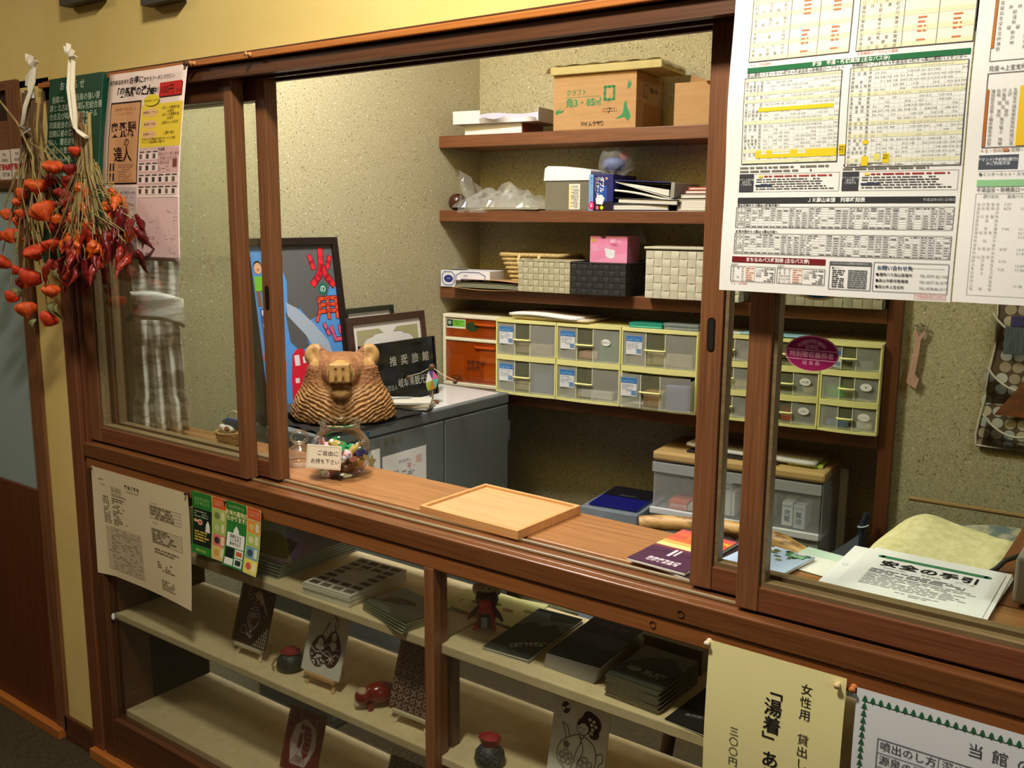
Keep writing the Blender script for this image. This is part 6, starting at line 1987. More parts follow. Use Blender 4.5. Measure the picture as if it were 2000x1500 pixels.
def letter_case(label, a, w_, rows, rh, seed, cards=True, ovals=(), pulled=None, fill=()):
    o = alt('letter_case', label, 'drawers', a, -0.028, Z4 + 0.0005, 0, 'cream letter cases on the fourth shelf')
    d_ = 0.24
    H = rows * rh
    for r in range(rows):
        z0 = r * rh
        b = MB()
        bow = lambda u: -0.010 * math.sin(PI * u) ** 0.7 if 0 < u < 1 else 0.0
        n = 12
        for (p0, p1) in ((z0, z0 + 0.007), (z0 + rh - 0.010, z0 + rh)):
            out = [(w_ * i / n, bow(i / n)) for i in range(n + 1)] + [(w_, d_), (0, d_)]
            b.prism(out, p0, p1, 'z')
        b.box(0, 0.006, 0, d_, z0 + 0.007, z0 + rh - 0.010).box(w_ - 0.006, w_, 0, d_, z0 + 0.007, z0 + rh - 0.010).box(0.006, w_ - 0.006, d_ - 0.004, d_, z0 + 0.007, z0 + rh - 0.010)
        ob('case', b, CY, o, bev=0.002)
        py = -0.035 if pulled == r else -0.002
        x0, x1 = 0.008, w_ - 0.008
        t1, t2 = x0 + (x1 - x0) * 0.33, x0 + (x1 - x0) * 0.60
        zl, zh = z0 + 0.010, z0 + rh - 0.013
        dm = MB()
        yb = lambda x: py + 0.004 - 0.009 * math.sin(PI * (x - x0) / (x1 - x0))
        for (p0, p1, mm) in ((x0, t1, 0), (t1, t2, 1), (t2, x1, 0)):
            dm.grid(lambda u, v: (p0 + (p1 - p0) * u, yb(p0 + (p1 - p0) * u) + (0.002 if mm else 0), zl + (zh - zl) * v), 6, 1, mm)
        dm.box(x0, x1, py + 0.008, d_ - 0.03, zl, zl + 0.002, 0)
        dm.box(x0, x0 + 0.0015, py + 0.006, d_ - 0.03, zl, zh - 0.01, 0).box(x1 - 0.0015, x1, py + 0.006, d_ - 0.03, zl, zh - 0.01, 0)
        dr = ob('drawer', dm, [FROST, FROST2], o)
        for x in (t1, t2):
            ob('rib', MB().box(x - 0.0012, x + 0.0012, yb(x) - 0.0015, yb(x) + 0.002, zl, zh), mat('rib_white', (226, 228, 206), 0.4), dr)
        ob('handle', MB().tube([(t1 - 0.001, yb(t1) - 0.004, (zl + zh) / 2), (t1 + 0.004, yb(t1) - 0.010, (zl + zh) / 2), (t2 - 0.004, yb(t2) - 0.010, (zl + zh) / 2), (t2 + 0.001, yb(t2) - 0.004, (zl + zh) / 2)], 0.0045, 8, flat=0.8), CY, dr)
        if cards and cards[r % len(cards)]:
            cw_ = min(0.056, (t1 - x0) * 0.82)
            ch_ = cw_ * 1.10 if rh > 0.11 else cw_ * 1.15
            cx_ = x0 + (t1 - x0) * 0.14
            yc = yb(cx_ + cw_ / 2) - 0.0022
            ca = ob('label_card', MB().box(cx_, cx_ + cw_, yc, yc + 0.0008, zh - 0.012 - ch_, zh - 0.012), mat('card_white', (232, 236, 240), 0.5), dr)
            s = Sheet(cw_, ch_).on(ca, Tr(cx_, yc, zh - 0.012 - ch_))
            s.rect(0, ch_ * 0.70, cw_, ch_, (62, 122, 190), 1)
            s.text('Leaf Case', cw_ * 0.06, ch_ * 0.76, cw_ * 0.20, (150, 196, 230), lay=2)
            s.fine(cw_ * 0.08, ch_ * 0.25, cw_ * 0.9, ch_ * 0.66, 5, (170, 178, 186), seed + r, 0.9)
            s.rect(cw_ * 0.66, ch_ * 0.08, cw_ * 0.96, ch_ * 0.32, (110, 150, 190), 2)
        for (rr, tx) in ovals:
            if rr == r:
                cx_ = t2 + (x1 - t2) * 0.52
                s = Sheet(0.05, 0.05).on(dr, Tr(cx_, yb(cx_) - 0.0022, (zl + zh) / 2 + rh * 0.10))
                s.disc(0, 0, 0.0165, 0.0115, (240, 240, 236), 1)
                s.text(tx, 0, -0.003, 0.0075, (60, 60, 64), 'CENTER', lay=2)
        for (rr, q0, q1, hh, c) in fill:
            if rr == r:
                ob('contents', MB().box(x0 + 0.004 + (x1 - x0 - 0.008) * q0, x0 + 0.004 + (x1 - x0 - 0.008) * q1, py + 0.022, 0.17, zl + 0.003, zl + 0.003 + (zh - zl - 0.008) * hh), mat('fill_%d_%d_%d' % c, c, 0.6), o, bev=0.002)
    return o


ONES = (1,)
letter_case('left cream letter case of two frosted drawers, beside the amber drawers', 0.264, 0.2435, 2, 0.1335, 1, ONES, fill=((1, .05, .95, .35, (150, 140, 112)), (0, .60, .95, .85, (96, 104, 130)), (0, .05, .55, .3, (170, 160, 130))))
letter_case('middle cream letter case, its upper drawer holding a green box with a white dot', 0.509, 0.2415, 2, 0.1335, 2, ONES, ovals=((1, '絵はがき'),), fill=((1, .66, .96, .95, (48, 108, 74)), (1, .30, .62, .25, (176, 140, 120)), (1, .05, .28, .45, (150, 150, 140)), (0, .1, .9, .25, (190, 190, 180))))
letter_case('right two-drawer cream letter case, its lower drawer pulled forward', 0.753, 0.2640, 2, 0.1335, 3, ONES, pulled=0, fill=((1, .05, .95, .4, (160, 152, 122)), (0, .32, .60, .5, (150, 116, 70)), (0, .64, .96, .75, (104, 110, 150))))
letter_case('cream three-drawer letter case between the two right sash stiles', 1.030, 0.1830, 3, 0.0895, 4, None, fill=((2, .66, .95, .6, (120, 116, 110)), (1, .1, .9, .4, (170, 160, 120)), (0, .65, .95, .6, (110, 108, 106))))
letter_case('cream three-drawer letter case behind the sash glass left of its neighbour', 1.215, 0.1835, 3, 0.0895, 5, (0, 0, 1), ((1, '大人帳'), (0, 'しおり')), fill=((1, .05, .25, .5, (130, 100, 110)), (1, .75, .95, .4, (176, 160, 110)), (0, .36, .56, .75, (190, 80, 56)), (0, .05, .3, .4, (160, 140, 120))))
letter_case('cream three-drawer letter case at the divider, a green thing in its middle drawer', 1.400, 0.1700, 3, 0.0895, 6, (0, 0, 1), ((1, '傘'), (0, 'シール')), fill=((1, .02, .36, .6, (70, 170, 80)), (1, .36, .6, .9, (96, 110, 72)), (0, .05, .5, .3, (80, 120, 160)), (0, .66, .96, .85, (226, 226, 220)), (2, .5, .9, .4, (110, 120, 120))))
ZT = Z4 + 0.0005 + 2 * 0.1335
for i, (a, b_, z, w_, d_, h_, rz, c, lb) in enumerate(((0.345, -0.010, 0.0008, 0.275, 0.19, 0.006, -1, (206, 178, 132), 'tan envelope lying lowest on the left cream letter cases'), (0.325, -0.020, 0.0076, 0.300, 0.19, 0.006, -2, (222, 206, 176), 'cream envelope in the middle of the pile on the letter cases'), (0.318, -0.026, 0.0142, 0.270, 0.18, 0.010, -2.5, (240, 238, 236), 'white envelope on top of the pile on the letter cases'))):
    o = ob('envelope', MB().grid(lambda u, v: (w_ * u, d_ * v, h_ * 0.5 + 0.004 * math.sin(PI * u * 1.5) * (1 if i == 2 else 0.2)), 12, 2), mat('envelope_%d' % i, c, 0.65), None, loc=al(a, b_, ZT + z), rz=TH + math.radians(rz), thick=h_)
    tag(o, lb, 'envelope', 'envelopes on the letter cases')
o = alt('flat_box', 'small teal green flat box on the right two-drawer letter case', 'box', 0.772, -0.014, ZT + 0.0006, math.radians(3))
ob('body', MB().box(0, 0.115, 0, 0.10, 0, 0.016), mat('teal_box', (24, 132, 112), 0.4), o, bev=0.001)
ob('end_label', MB().box(0.004, 0.111, -0.0008, 0, 0.002, 0.006), mat('teal_pale', (90, 190, 170), 0.4), o)
for i in range(2):
    o = alt('disc_case', ('lower', 'upper')[i] + ' clear plastic case beside the teal box', 'case', 0.896 - 0.004 * i, -0.016 + 0.004 * i, ZT + 0.0006 + 0.0108 * i, math.radians(-2 + 3 * i), 'clear cases on the letter case')
    ob('shell', MB().box(0, 0.118, 0, 0.11, 0, 0.010), mat('clear_case', (190, 200, 196), 0.1, alpha=0.35), o, bev=0.001)
    ob('insert', MB().box(0.006, 0.112, 0.006, 0.104, 0.004, 0.006), mat('case_insert', (120, 136, 132), 0.5), o)
for i, (c, rz) in enumerate((((214, 220, 224), 2), ((150, 196, 220), -4))):
    o = ob('paper_sheet', MB().box(0, 0.20, 0, 0.15, 0, 0.002), mat('sheet_blue_%d' % i, c, 0.6), None, loc=al(1.075 + 0.07 * i, -0.020, ZT + 0.003 + 0.0026 * i), rz=TH + math.radians(rz))
    tag(o, ('white sheet lying on the three-drawer letter cases', 'pale blue sheet lying on the three-drawer letter cases, overlapping the white one')[i], 'paper')

# storage drawers standing under the fourth shelf
CLR = mat('clear_pp', (226, 232, 232), 0.3, alpha=0.17)
CLR2 = mat('clear_pp_side', (206, 210, 208), 0.35, alpha=0.34)
WLIP = mat('white_lip', (236, 240, 244), 0.35)
o = alt('storage_drawers', 'stack of clear storage drawers with a tan top under the fourth shelf', 'drawers', 0.885, -0.035, 0)
SW, SD = 0.548, 0.262
ob('top_board', MB().box(-0.004, SW + 0.004, -0.006, SD, 0.738, 0.768), mat('tan_plastic', (204, 172, 112), 0.45), o, bev=0.008)
for (z0, z1) in ((0.560, 0.734), (0.380, 0.556), (0.20, 0.376), (0.02, 0.196)):
    fr = MB()
    fr.box(0, SW, 0.004, SD, z0 - 0.004, z0).box(0, 0.004, 0.004, SD, z0, z1).box(SW - 0.004, SW, 0.004, SD, z0, z1).box(0.004, SW - 0.004, SD - 0.004, SD, z0, z1)
    ob('case', fr, CLR2, o)
    d_ = ob('drawer', MB().box(0.002, SW - 0.006, -0.004, -0.001, z0 + 0.014, z1 - 0.002), CLR, o, bev=0.001)
    ob('upper_lip', MB().box(-0.002, SW - 0.004, -0.010, -0.0045, z1 - 0.034, z1 - 0.002), mat('milky_lip', (206, 212, 214), 0.4, alpha=0.45), d_, bev=0.001)
    ob('lower_lip', MB().box(-0.004, SW - 0.002, -0.018, -0.0045, z0 - 0.002, z0 + 0.020), WLIP, d_, bev=0.003)
for x in (SW - 0.006, SW + 0.002):
    pass
ob('corner_post', MB().box(SW + 0.006, SW + 0.030, SD - 0.060, SD - 0.035, 0, 0.74), WLIP, o)
for i, (x0, x1, z0, z1, c, tx) in enumerate(((0.055, 0.118, 0.578, 0.606, (226, 120, 84), '救急'), (0.215, 0.262, 0.585, 0.690, (226, 232, 238), 'ソフト'), (0.258, 0.274, 0.585, 0.668, (238, 236, 226), ''), (0.335, 0.385, 0.585, 0.650, (230, 232, 226), 'お茶'), (0.425, 0.458, 0.585, 0.660, (232, 236, 240), '充電'), (0.460, 0.495, 0.580, 0.655, (214, 222, 232), '電池'), (0.120, 0.20, 0.580, 0.600, (196, 186, 160), ''))):
    p = ob('packet', MB().box(x0, x1, 0.006 + 0.003 * (i % 3), 0.10, z0, z1), mat('spack_%d' % i, c, 0.5), o, bev=0.001)
    s = Sheet(x1 - x0, z1 - z0).on(p, Tr(x0, 0.006 + 0.003 * (i % 3), z0))
    if tx:
        if z1 - z0 > 0.05:
            s.tate(tx, 0.006, (z1 - z0) * 0.70, 0.020, (90, 110, 150), bold=0.02)
            s.rect(0.002, (z1 - z0) * 0.80, (x1 - x0) * 0.9, (z1 - z0) * 0.88, (180, 190, 200), 1)
        else:
            s.text(tx + '絆創膏', 0.006, 0.009, 0.011, (240, 220, 206), bold=0.02)
for i, (x0, y0, w_, d_, h_, z, c, rz, lb, nm) in enumerate(((0.10, 0.03, 0.30, 0.19, 0.006, 0.7685, (30, 30, 30), -2, 'black folder lying on the tan top of the storage drawers', 'folder'), (0.09, 0.055, 0.42, 0.18, 0.010, 0.776, (206, 206, 200), -3, 'pile of white papers on the black folder under the fourth shelf', 'paper_pad'), (0.425, 0.045, 0.105, 0.13, 0.008, 0.7685, (170, 196, 70), 2, 'lime green memo pad at the right end of the storage drawers', 'memo_pad'))):
    if i == 1:
        o = ob(nm, MB().grid(lambda u, v: (w_ * u, d_ * v, h_ * 0.5 + 0.010 * (u < 0.15) * (0.15 - u) / 0.15), 16, 2), mat('under_%d' % i, c, 0.6), None, loc=al(0.885 + x0, -0.035 + y0, z), rz=TH + math.radians(rz), thick=h_)
    else:
        o = ob(nm, MB().box(0, w_, 0, d_, 0, h_), mat('under_%d' % i, c, 0.6), None, loc=al(0.885 + x0, -0.035 + y0, z), rz=TH + math.radians(rz), bev=0.001)
    tag(o, lb, nm.replace('_', ' '))
o = alt('clear_case_stack', 'low stack of clear plastic cases left of the storage drawers', 'cases', 0.660, -0.125, 0)
for i in range(8):
    ob('case', MB().box(0, 0.208, 0, 0.28, 0.071 * i, 0.071 * i + 0.068), mat('clear_stack', (170, 186, 200), 0.25, alpha=0.6), o, bev=0.004)
o = alt('notebook', 'blue notebook with a dark top band on the clear case stack', 'notebook', 0.685, -0.105, 0.5665, math.radians(2))
ob('cover', MB().box(0, 0.172, 0, 0.235, 0, 0.008), mat('notebook_blue', (24, 28, 120), 0.3), o, bev=0.001)
ob('band', MB().box(0.0, 0.172, 0.115, 0.235, 0.008, 0.0086), mat('notebook_dark', (22, 22, 36), 0.3), o)
s = Sheet(0.172, 0.235).on(o, Tr(0, 0, 0.0088) @ FLAT)
s.text('Notebook', 0.055, 0.128, 0.014, (130, 140, 170), lay=3)
o = alt('umbrella', 'dark folded umbrella with a white wrist ring leaning at the divider', 'umbrella', 1.548, -0.040, 0)
ob('canopy', MB().tube([(-0.012, -0.01, 0.05), (-0.006, -0.006, 0.30), (0.002, 0.0, 0.60)], [0.012, 0.024, 0.014], 10), mat('umbrella_dark', (40, 42, 52), 0.5), o)
ob('tip', MB().tube([(-0.013, -0.011, 0.0), (-0.012, -0.01, 0.055)], [0.004, 0.006], 8), mat('umbrella_tip', (110, 110, 110), 0.3, 0.7), o)
ob('handle', MB().tube([(0.002, 0.0, 0.60), (0.006, 0.0, 0.64), (0.012, 0.0, 0.655), (0.014, 0.0, 0.668)], 0.010, 8), mat('umbrella_handle', (44, 50, 66), 0.4), o)
ob('wrist_ring', MB().tube([(0.006 + 0.014 * math.cos(a), 0.014 * math.sin(a) - 0.002, 0.628 + 0.004 * math.cos(a)) for a in [2 * PI * i / 20 for i in range(21)]], 0.0024, 6, caps=False), mat('ring_white', (206, 220, 230), 0.3), o)
o = alt('plastic_folder', 'grey translucent plastic folder leaning between the storage drawers and the umbrella', 'folder', 1.475, -0.075, 0)
ob('sheet', MB().prism([(0, 0), (0.075, 0), (0.075, 0.61), (0, 0.54)], 0, 0.002), mat('folder_grey', (120, 130, 144), 0.3, alpha=0.8), o)

# hung on the wall right of the divider
o = alt('wall_strap', 'pale pink forked leather strap hanging from two rings on the recess wall', 'strap', 1.660, 0.012, 1.05)
PKM = noisy('strap_pink', (186, 146, 128), (206, 168, 148), (60, 60, 20), 0.7)
ob('strap', MB().prism([(-0.026, 0.012), (0.000, -0.006), (0.008, 0.022), (-0.004, 0.036), (0.002, 0.095), (0.004, 0.135), (0.016, 0.160), (0.011, 0.164), (0.000, 0.146), (-0.010, 0.164), (-0.016, 0.160), (-0.010, 0.130), (-0.016, 0.07), (-0.022, 0.036)], -0.008, -0.002), PKM, o, bev=0.001)
for x in (-0.013, 0.013):
    ob('ring', MB().tube([(x + 0.006 * math.cos(a), -0.004, 0.168 + 0.010 * math.sin(a)) for a in [2 * PI * i / 18 for i in range(19)]], 0.0012, 6, caps=False), mat('ring_chrome', (190, 186, 170), 0.25, 0.9), o)
ob('hook', MB().tube([(0.0, 0.008, 0.182), (0.0, -0.010, 0.180), (0.0, -0.012, 0.172), (0.0, -0.008, 0.168)], 0.0016, 6).box(-0.014, 0.014, -0.006, -0.003, 0.174, 0.178), mat('ring_chrome', (190, 186, 170)), o)
o = alt('wall_pocket', 'brown hanging pocket organiser with a pattern of pale discs at the right edge', 'organiser', 1.83, 0.012, 0.90)
ow = 0.40
out = [(0.0, 0.0), (ow, 0.0), (ow, 0.46), (0.020, 0.46), (0.024, 0.28), (0.016, 0.22), (0.012, 0.14), (0.004, 0.09), (-0.004, 0.03)]
ob('backing', MB().prism(out, -0.003, 0.003), mat('pocket_brown', (96, 80, 62), 0.6), o)
s = Sheet(ow, 0.46).on(o, Tr(0, -0.003, 0))
R = random.Random(12)
for r in range(15):
    for c in range(13):
        u, v = 0.018 + c * 0.0315 + (0.004 if v_ else 0) if (v_ := r > 6) else 0.016 + c * 0.0315, 0.006 + r * 0.0315
        if u > ow - 0.015 or v > 0.45 or (u < 0.036 and 0.2 < v):
            continue
        s.disc(u, v, 0.0145, 0.0145, R.choice(((206, 206, 196), (196, 186, 160), (186, 190, 186), (172, 158, 136))), 1, 20)
WP = mat('white_piping', (204, 200, 184), 0.5)
ob('piping', MB().tube([(x, -0.004, z) for x, z in out[2:] + out[:1]], 0.0035, 6), WP, o)
ob('piping', MB().tube([(0.0, -0.004, 0.0), (ow, -0.004, 0.0)], 0.0035, 6), WP, o)
for (z0, zz) in ((0.092, 0.055), (0.225, 0.060), (0.375, 0.060)):
    pts = [(0.010 + 0.16 * u, -0.012 - 0.010 * math.sin(PI * u), z0 - zz * math.sin(PI * u * 0.9) ** 0.8) for u in [i / 12 for i in range(13)]]
    ob('pocket_edge', MB().tube(pts, 0.0032, 6), WP, o)
    ob('pocket_film', MB().grid(lambda u, v: (0.010 + 0.16 * u, -0.005 - (0.007 + 0.010 * math.sin(PI * u)) * v, z0 - zz * math.sin(PI * u * 0.9) ** 0.8 * v - 0.10 * (1 - v)), 12, 3), CLEAR, o)
t_ = alt('tool_roll', 'dark grey striped tool in the upper pocket of the wall organiser', 'tool', 1.875, -0.012, 1.165)
ob('body', MB().box(0, 0.05, -0.004, 0.004, 0, 0.075), noisy('grey_stripes', (58, 70, 78), (96, 108, 112), (300, 20, 20), 0.5), t_, bev=0.002)
ob('cap', MB().box(0.012, 0.046, -0.005, 0.005, 0.075, 0.105), mat('cap_purple', (66, 60, 110), 0.4), t_, bev=0.002)
t_ = alt('print_leaflet', 'dark brown and orange leaflet in the middle pocket of the wall organiser', 'leaflet', 1.868, -0.013, 0.995)
ob('sheet', MB().prism([(0.0, 0.0), (0.11, 0.0), (0.12, 0.15), (0.075, 0.15), (0.062, 0.095)], 0, 0.002), noisy('leaflet_brown', (76, 60, 42), (150, 82, 40), (20, 20, 30), 0.5), t_)

# ------------------------------------------------------------------ things in the display case
NTH = ('lowest', 'second', 'third', 'fourth', 'fifth', 'sixth', 'seventh', 'eighth', 'ninth', 'tenth', 'eleventh', 'twelfth', 'thirteenth', 'fourteenth', 'fifteenth')
T1, T2, T3 = 0.6945, 0.4555, 0.1665


def slab(name, label, cat, loc, rz, w_, d_, h_, cover, edge=PG, draw=None, group=None, over=0.0):
    o = ob(name, MB().box(-w_ / 2, w_ / 2, -d_ / 2, d_ / 2, 0, h_ - min(0.0012, h_ * 0.36)), edge, None, loc=loc, rz=rz)
    tag(o, label, cat, group)
    ct_ = min(0.0012, h_ * 0.36)
    ob('cover', MB().box(-w_ / 2 - over - 0.0004, w_ / 2 + over + 0.0004, -d_ / 2 - over - 0.0004, d_ / 2 + over + 0.0004, h_ - ct_, h_), cover, o)
    if draw:
        s = Sheet(w_, d_).on(o, Tr(-w_ / 2, -d_ / 2, h_) @ FLAT)
        draw(s)
    return o


ALB = mat('album_cover', (40, 32, 26), 0.25)
ALBE = mat('album_edge', (150, 158, 142), 0.4)
ORD = ('lowest', 'second', 'third', 'fourth', 'topmost')


def d_album(s):
    s.poly([(0.02, 0.02), (0.28, 0.03), (0.22, 0.12), (0.10, 0.15), (0.03, 0.10)], (58, 34, 26), 1)
    s.disc(0.10, 0.09, 0.06, 0.03, (24, 20, 20), 2)


for i in range(5):
    slab('photo_album', '%s large dark photo album in the pile at the left of the case top shelf' % ORD[i], 'album', (-1.805 + 0.002 * i, 0.176, T1 + 0.0078 * i), math.radians(0.4 * i), 0.296, 0.246, 0.0072, ALB, ALBE, d_album if i == 4 else None, 'dark albums in the display case', 0.001)


def d_tiles(s):
    R = random.Random(14)
    for r in range(7):
        for c in range(4):
            if r in (2, 3, 4) and c in (1, 2):
                continue
            g = R.randint(46, 90)
            u = 0.008 + c * 0.034
            s.rect(u, 0.008 + r * 0.0255, u + 0.027, 0.024 + r * 0.0255, (g + 20, g + 4, g - 8), 1)
    s.rect(0.006, 0.118, 0.068, 0.134, (226, 222, 206), 3)
    s.text('奥飛騨温泉郷', 0.010, 0.121, 0.0085, (60, 50, 40), lay=4)


WE = mat('white_edges', (226, 220, 200), 0.7)
for i in range(6):
    slab('pamphlet', '%s white pamphlet with brown photo squares, in the pile on the case top shelf' % ('lowest', 'second', 'third', 'fourth', 'fifth', 'topmost')[i], 'pamphlet', (-1.482 + 0.001 * (i % 2), 0.128 + 0.0012 * (i % 3), T1 + 0.0046 * i), math.radians(2 + 0.5 * (i % 2)), 0.142, 0.186, 0.0044, mat('pamphlet_white', (224, 218, 202), 0.55), WE, d_tiles if i == 5 else None, 'white pamphlets in the display case')


def d_spring(s):
    s.poly([(0.02, 0.03), (0.06, 0.045), (0.085, 0.06), (0.075, 0.075), (0.045, 0.07), (0.02, 0.055)], (120, 102, 88), 1)
    s.disc(0.085, 0.068, 0.008, 0.006, (130, 108, 92), 2)
    s.poly([(0.0, 0.0), (0.10, 0.0), (0.06, 0.02), (0.0, 0.03)], (84, 86, 72), 1)


DKG = mat('dark_gloss_cover', (34, 32, 28), 0.25)
PGG = mat('greenish_pages', (152, 158, 118), 0.6)
for i in range(4):
    slab('booklet', '%s dark bathing booklet in the pile left of the case centre post' % ('lowest', 'second', 'third', 'topmost')[i], 'booklet', (-1.292 + 0.001 * i, 0.083 + 0.001 * i, T1 + 0.0058 * i), math.radians(-14 + i), 0.150, 0.108, 0.0054, DKG, PGG, d_spring if i == 3 else None, 'dark bathing booklets')


def d_pale(s):
    for k, (u, v) in enumerate(((0.03, 0.05), (0.07, 0.07), (0.11, 0.06), (0.15, 0.08))):
        s.disc(u, v, 0.014, 0.007, ((150, 110, 50), (110, 120, 60), (180, 130, 90), (140, 150, 80))[k], 1)
    s.text('奥飛騨さるぼぼ', 0.03, 0.02, 0.012, (150, 120, 60))


for i in range(2):
    slab('leaflet', ('lower', 'upper')[i] + ' pale yellow leaflet lying behind the case centre post', 'leaflet', (-1.165 + 0.03 * i, 0.235 - 0.01 * i, T1 + 0.0024 * i), math.radians(10 - 12 * i), 0.20, 0.115, 0.0022, mat('leaflet_pale', (206, 202, 134), 0.5), PAPER, d_pale, 'pale yellow leaflets')

# monkey charm doll
t = thing('charm_doll', 'red monkey charm doll with a dark apron on the top shelf of the case', 'doll', (-1.117, 0.142, T1), math.radians(28))
DR = mat('doll_red', (196, 34, 36), 0.6)
DB = mat('doll_dark', (60, 18, 26), 0.6)
DW = mat('doll_pale', (196, 176, 136), 0.6)
ob('body', MB().lathe([(0, 0.008), (0.016, 0.008), (0.021, 0.022), (0.018, 0.042), (0.012, 0.052), (0, 0.054)], 18), DR, t)
ob('head', MB().ball((0, -0.008, 0.056), (0.0155, 0.012, 0.0145), 18, 12), DR, t)
ob('apron', MB().grid(lambda u, v: (0.024 * (u - .5), -0.0215 - 0.003 * math.cos((u - .5) * 3) + 0.004 * v, 0.008 + 0.028 * v), 6, 4), mat('doll_navy', (30, 26, 40), 0.6), t, thick=0.001)
ob('tag', MB().box(-0.006, 0.006, -0.0275, -0.026, 0.010, 0.032), mat('doll_tag', (150, 150, 160), 0.5), t)
for sx_ in (-1, 1):
    ob('leg', MB().tube([(sx_ * 0.008, -0.004, 0.014), (sx_ * 0.018, -0.016, 0.006), (sx_ * 0.022, -0.024, 0.004)], [0.008, 0.0065, 0.003], 8), DR, t)
    ob('arm', MB().tube([(sx_ * 0.012, -0.002, 0.044), (sx_ * 0.026, -0.008, 0.032), (sx_ * 0.036, -0.012, 0.020)], [0.007, 0.0055, 0.002], 8), DB, t)
ob('hood', MB().lathe([(0.020, 0.046), (0.024, 0.058), (0.022, 0.074), (0.012, 0.078)], 18, X=Tr(0, 0.006, 0)), DB, t)
ob('hood_face', MB().ball((0, 0.004, 0.084), (0.020, 0.014, 0.014), 16, 10), DW, t)
for sx_ in (-1, 1):
    ob('ear', MB().ball((sx_ * 0.022, 0.004, 0.080), (0.008, 0.006, 0.012), 10, 8), DW, t)
    ob('eye', MB().ball((sx_ * 0.007, -0.0095, 0.086), 0.0018, 8, 6), BLACK, t)


def d_mount(s):
    s.rect(0, 0, s.w, s.h, (46, 52, 46), 0)
    s.poly([(0.0, 0.12), (0.03, 0.15), (0.05, 0.135), (0.07, 0.16), (s.w, 0.13), (s.w, 0.20), (0, 0.20)], (92, 100, 106), 1)
    s.poly([(0.03, s.h), (0.05, 0.17), (0.10, 0.18), (s.w, s.h)], (44, 52, 42), 2)
    s.text('奥飛騨温泉郷の味。\n飛騨こころの旅', 0.040, 0.030, 0.0095, (222, 222, 210), rot=0.62, bold=0.02)


GC = mat('green_gloss', (46, 52, 46), 0.22)
for i in range(2):
    slab('booklet', ('lower', 'upper')[i] + ' dark green mountain booklet right of the charm doll', 'booklet', (-1.012, 0.163, T1 + 0.0052 * i), math.radians(3 + i), 0.102, 0.214, 0.0048, GC, PG, d_mount if i else None, 'mountain booklets')


def d_navy(s):
    s.rect(0, 0, s.w, s.h, (44, 42, 60), 0)
    s.rect(0, 0.058, s.w, 0.12, (74, 74, 96), 1)
    s.poly([(0, 0), (s.w, 0), (s.w, 0.075), (0.075, 0.062), (0.05, 0.09), (0.03, 0.07), (0, 0.08)], (48, 54, 44), 2)
    s.text('奥飛騨', 0.020, 0.150, 0.024, (116, 100, 110), bold=0.02)


NVY = mat('navy_gloss', (46, 44, 62), 0.22)
for i in range(14):
    k = i / 13
    o = slab('guidebook', NTH[i] + (' white edged guidebook from the bottom of the fanned dark blue pile' if i else ' white edged guidebook of the fanned dark blue pile') if i < 13 else 'topmost dark blue guidebook of the fanned white edged pile', 'guidebook', (-0.868 + 0.0045 * k, 0.163 - 0.006 * k, T1 + 0.0026 * i), math.radians(-1.0 + 5 * k), 0.110, 0.190, 0.0025, NVY, mat('guide_edge', (214, 214, 206), 0.6), d_navy if i == 13 else None, 'fanned pile of guidebooks')


def d_brown(s):
    s.rect(0, 0, s.w, s.h, (66, 64, 54), 0)
    s.poly([(0, 0.05), (0.03, 0.10), (0.07, 0.12), (s.w, 0.08), (s.w, s.h), (0, s.h)], (104, 104, 100), 1)
    s.poly([(0.02, 0.05), (0.06, 0.085), (s.w, 0.06), (s.w, 0.0), (0, 0)], (58, 62, 48), 2)
    s.disc(0.030, 0.045, 0.014, 0.009, (150, 150, 140), 3)
    s.text('飛騨', 0.048, 0.036, 0.021, (170, 168, 158), bold=0.03, lay=3)


BGC = mat('brown_gloss', (66, 64, 54), 0.25)
for i in range(15):
    o = slab('leaflet_booklet', NTH[i] + (' brown green booklet from the bottom of the straight pile by the grey box' if i else ' brown green booklet of the straight pile by the grey box') if i < 14 else 'topmost brown green booklet of the straight pile in front of the grey box', 'booklet', (-0.722 + 0.0008 * (i % 3), 0.112 + 0.0006 * (i % 2), T1 + 0.0029 * i), math.radians(-3 + 0.7 * (i % 3)), 0.106, 0.140, 0.0027, BGC, mat('booklet_edge', (170, 158, 120), 0.6), d_brown if i == 14 else None, 'straight pile of brown green booklets')
o = thing('paper_box', 'grey beige cardboard box behind the booklets on the case top shelf', 'box', (-0.735, 0.252, T1))
ob('body', MB().box(-0.058, 0.062, -0.040, 0.042, 0, 0.044), mat('box_greybeige', (142, 132, 104), 0.6), o, bev=0.001)
ob('lid', MB().box(-0.060, 0.064, -0.042, 0.044, 0.044, 0.050), mat('box_greybeige', (142, 132, 104)), o, bev=0.001)


def d_recipe(s):
    s.rect(0, 0, s.w, s.h, (32, 30, 28), 0)
    s.text('ひだの\nごはん', 0.020, 0.110, 0.020, (150, 146, 136), rot=0.5)
    s.text('奥飛騨温泉郷', 0.020, 0.030, 0.010, (170, 168, 160), rot=0.3)


slab('booklet', 'black booklet at the right of the case, half behind the yellow notice', 'booklet', (-0.590, 0.125, T1), math.radians(-4), 0.115, 0.195, 0.004, DKG, PG, d_recipe)

# paper-cut cards on little easels
MRN = (62, 20, 18)
WHT = (222, 216, 206)


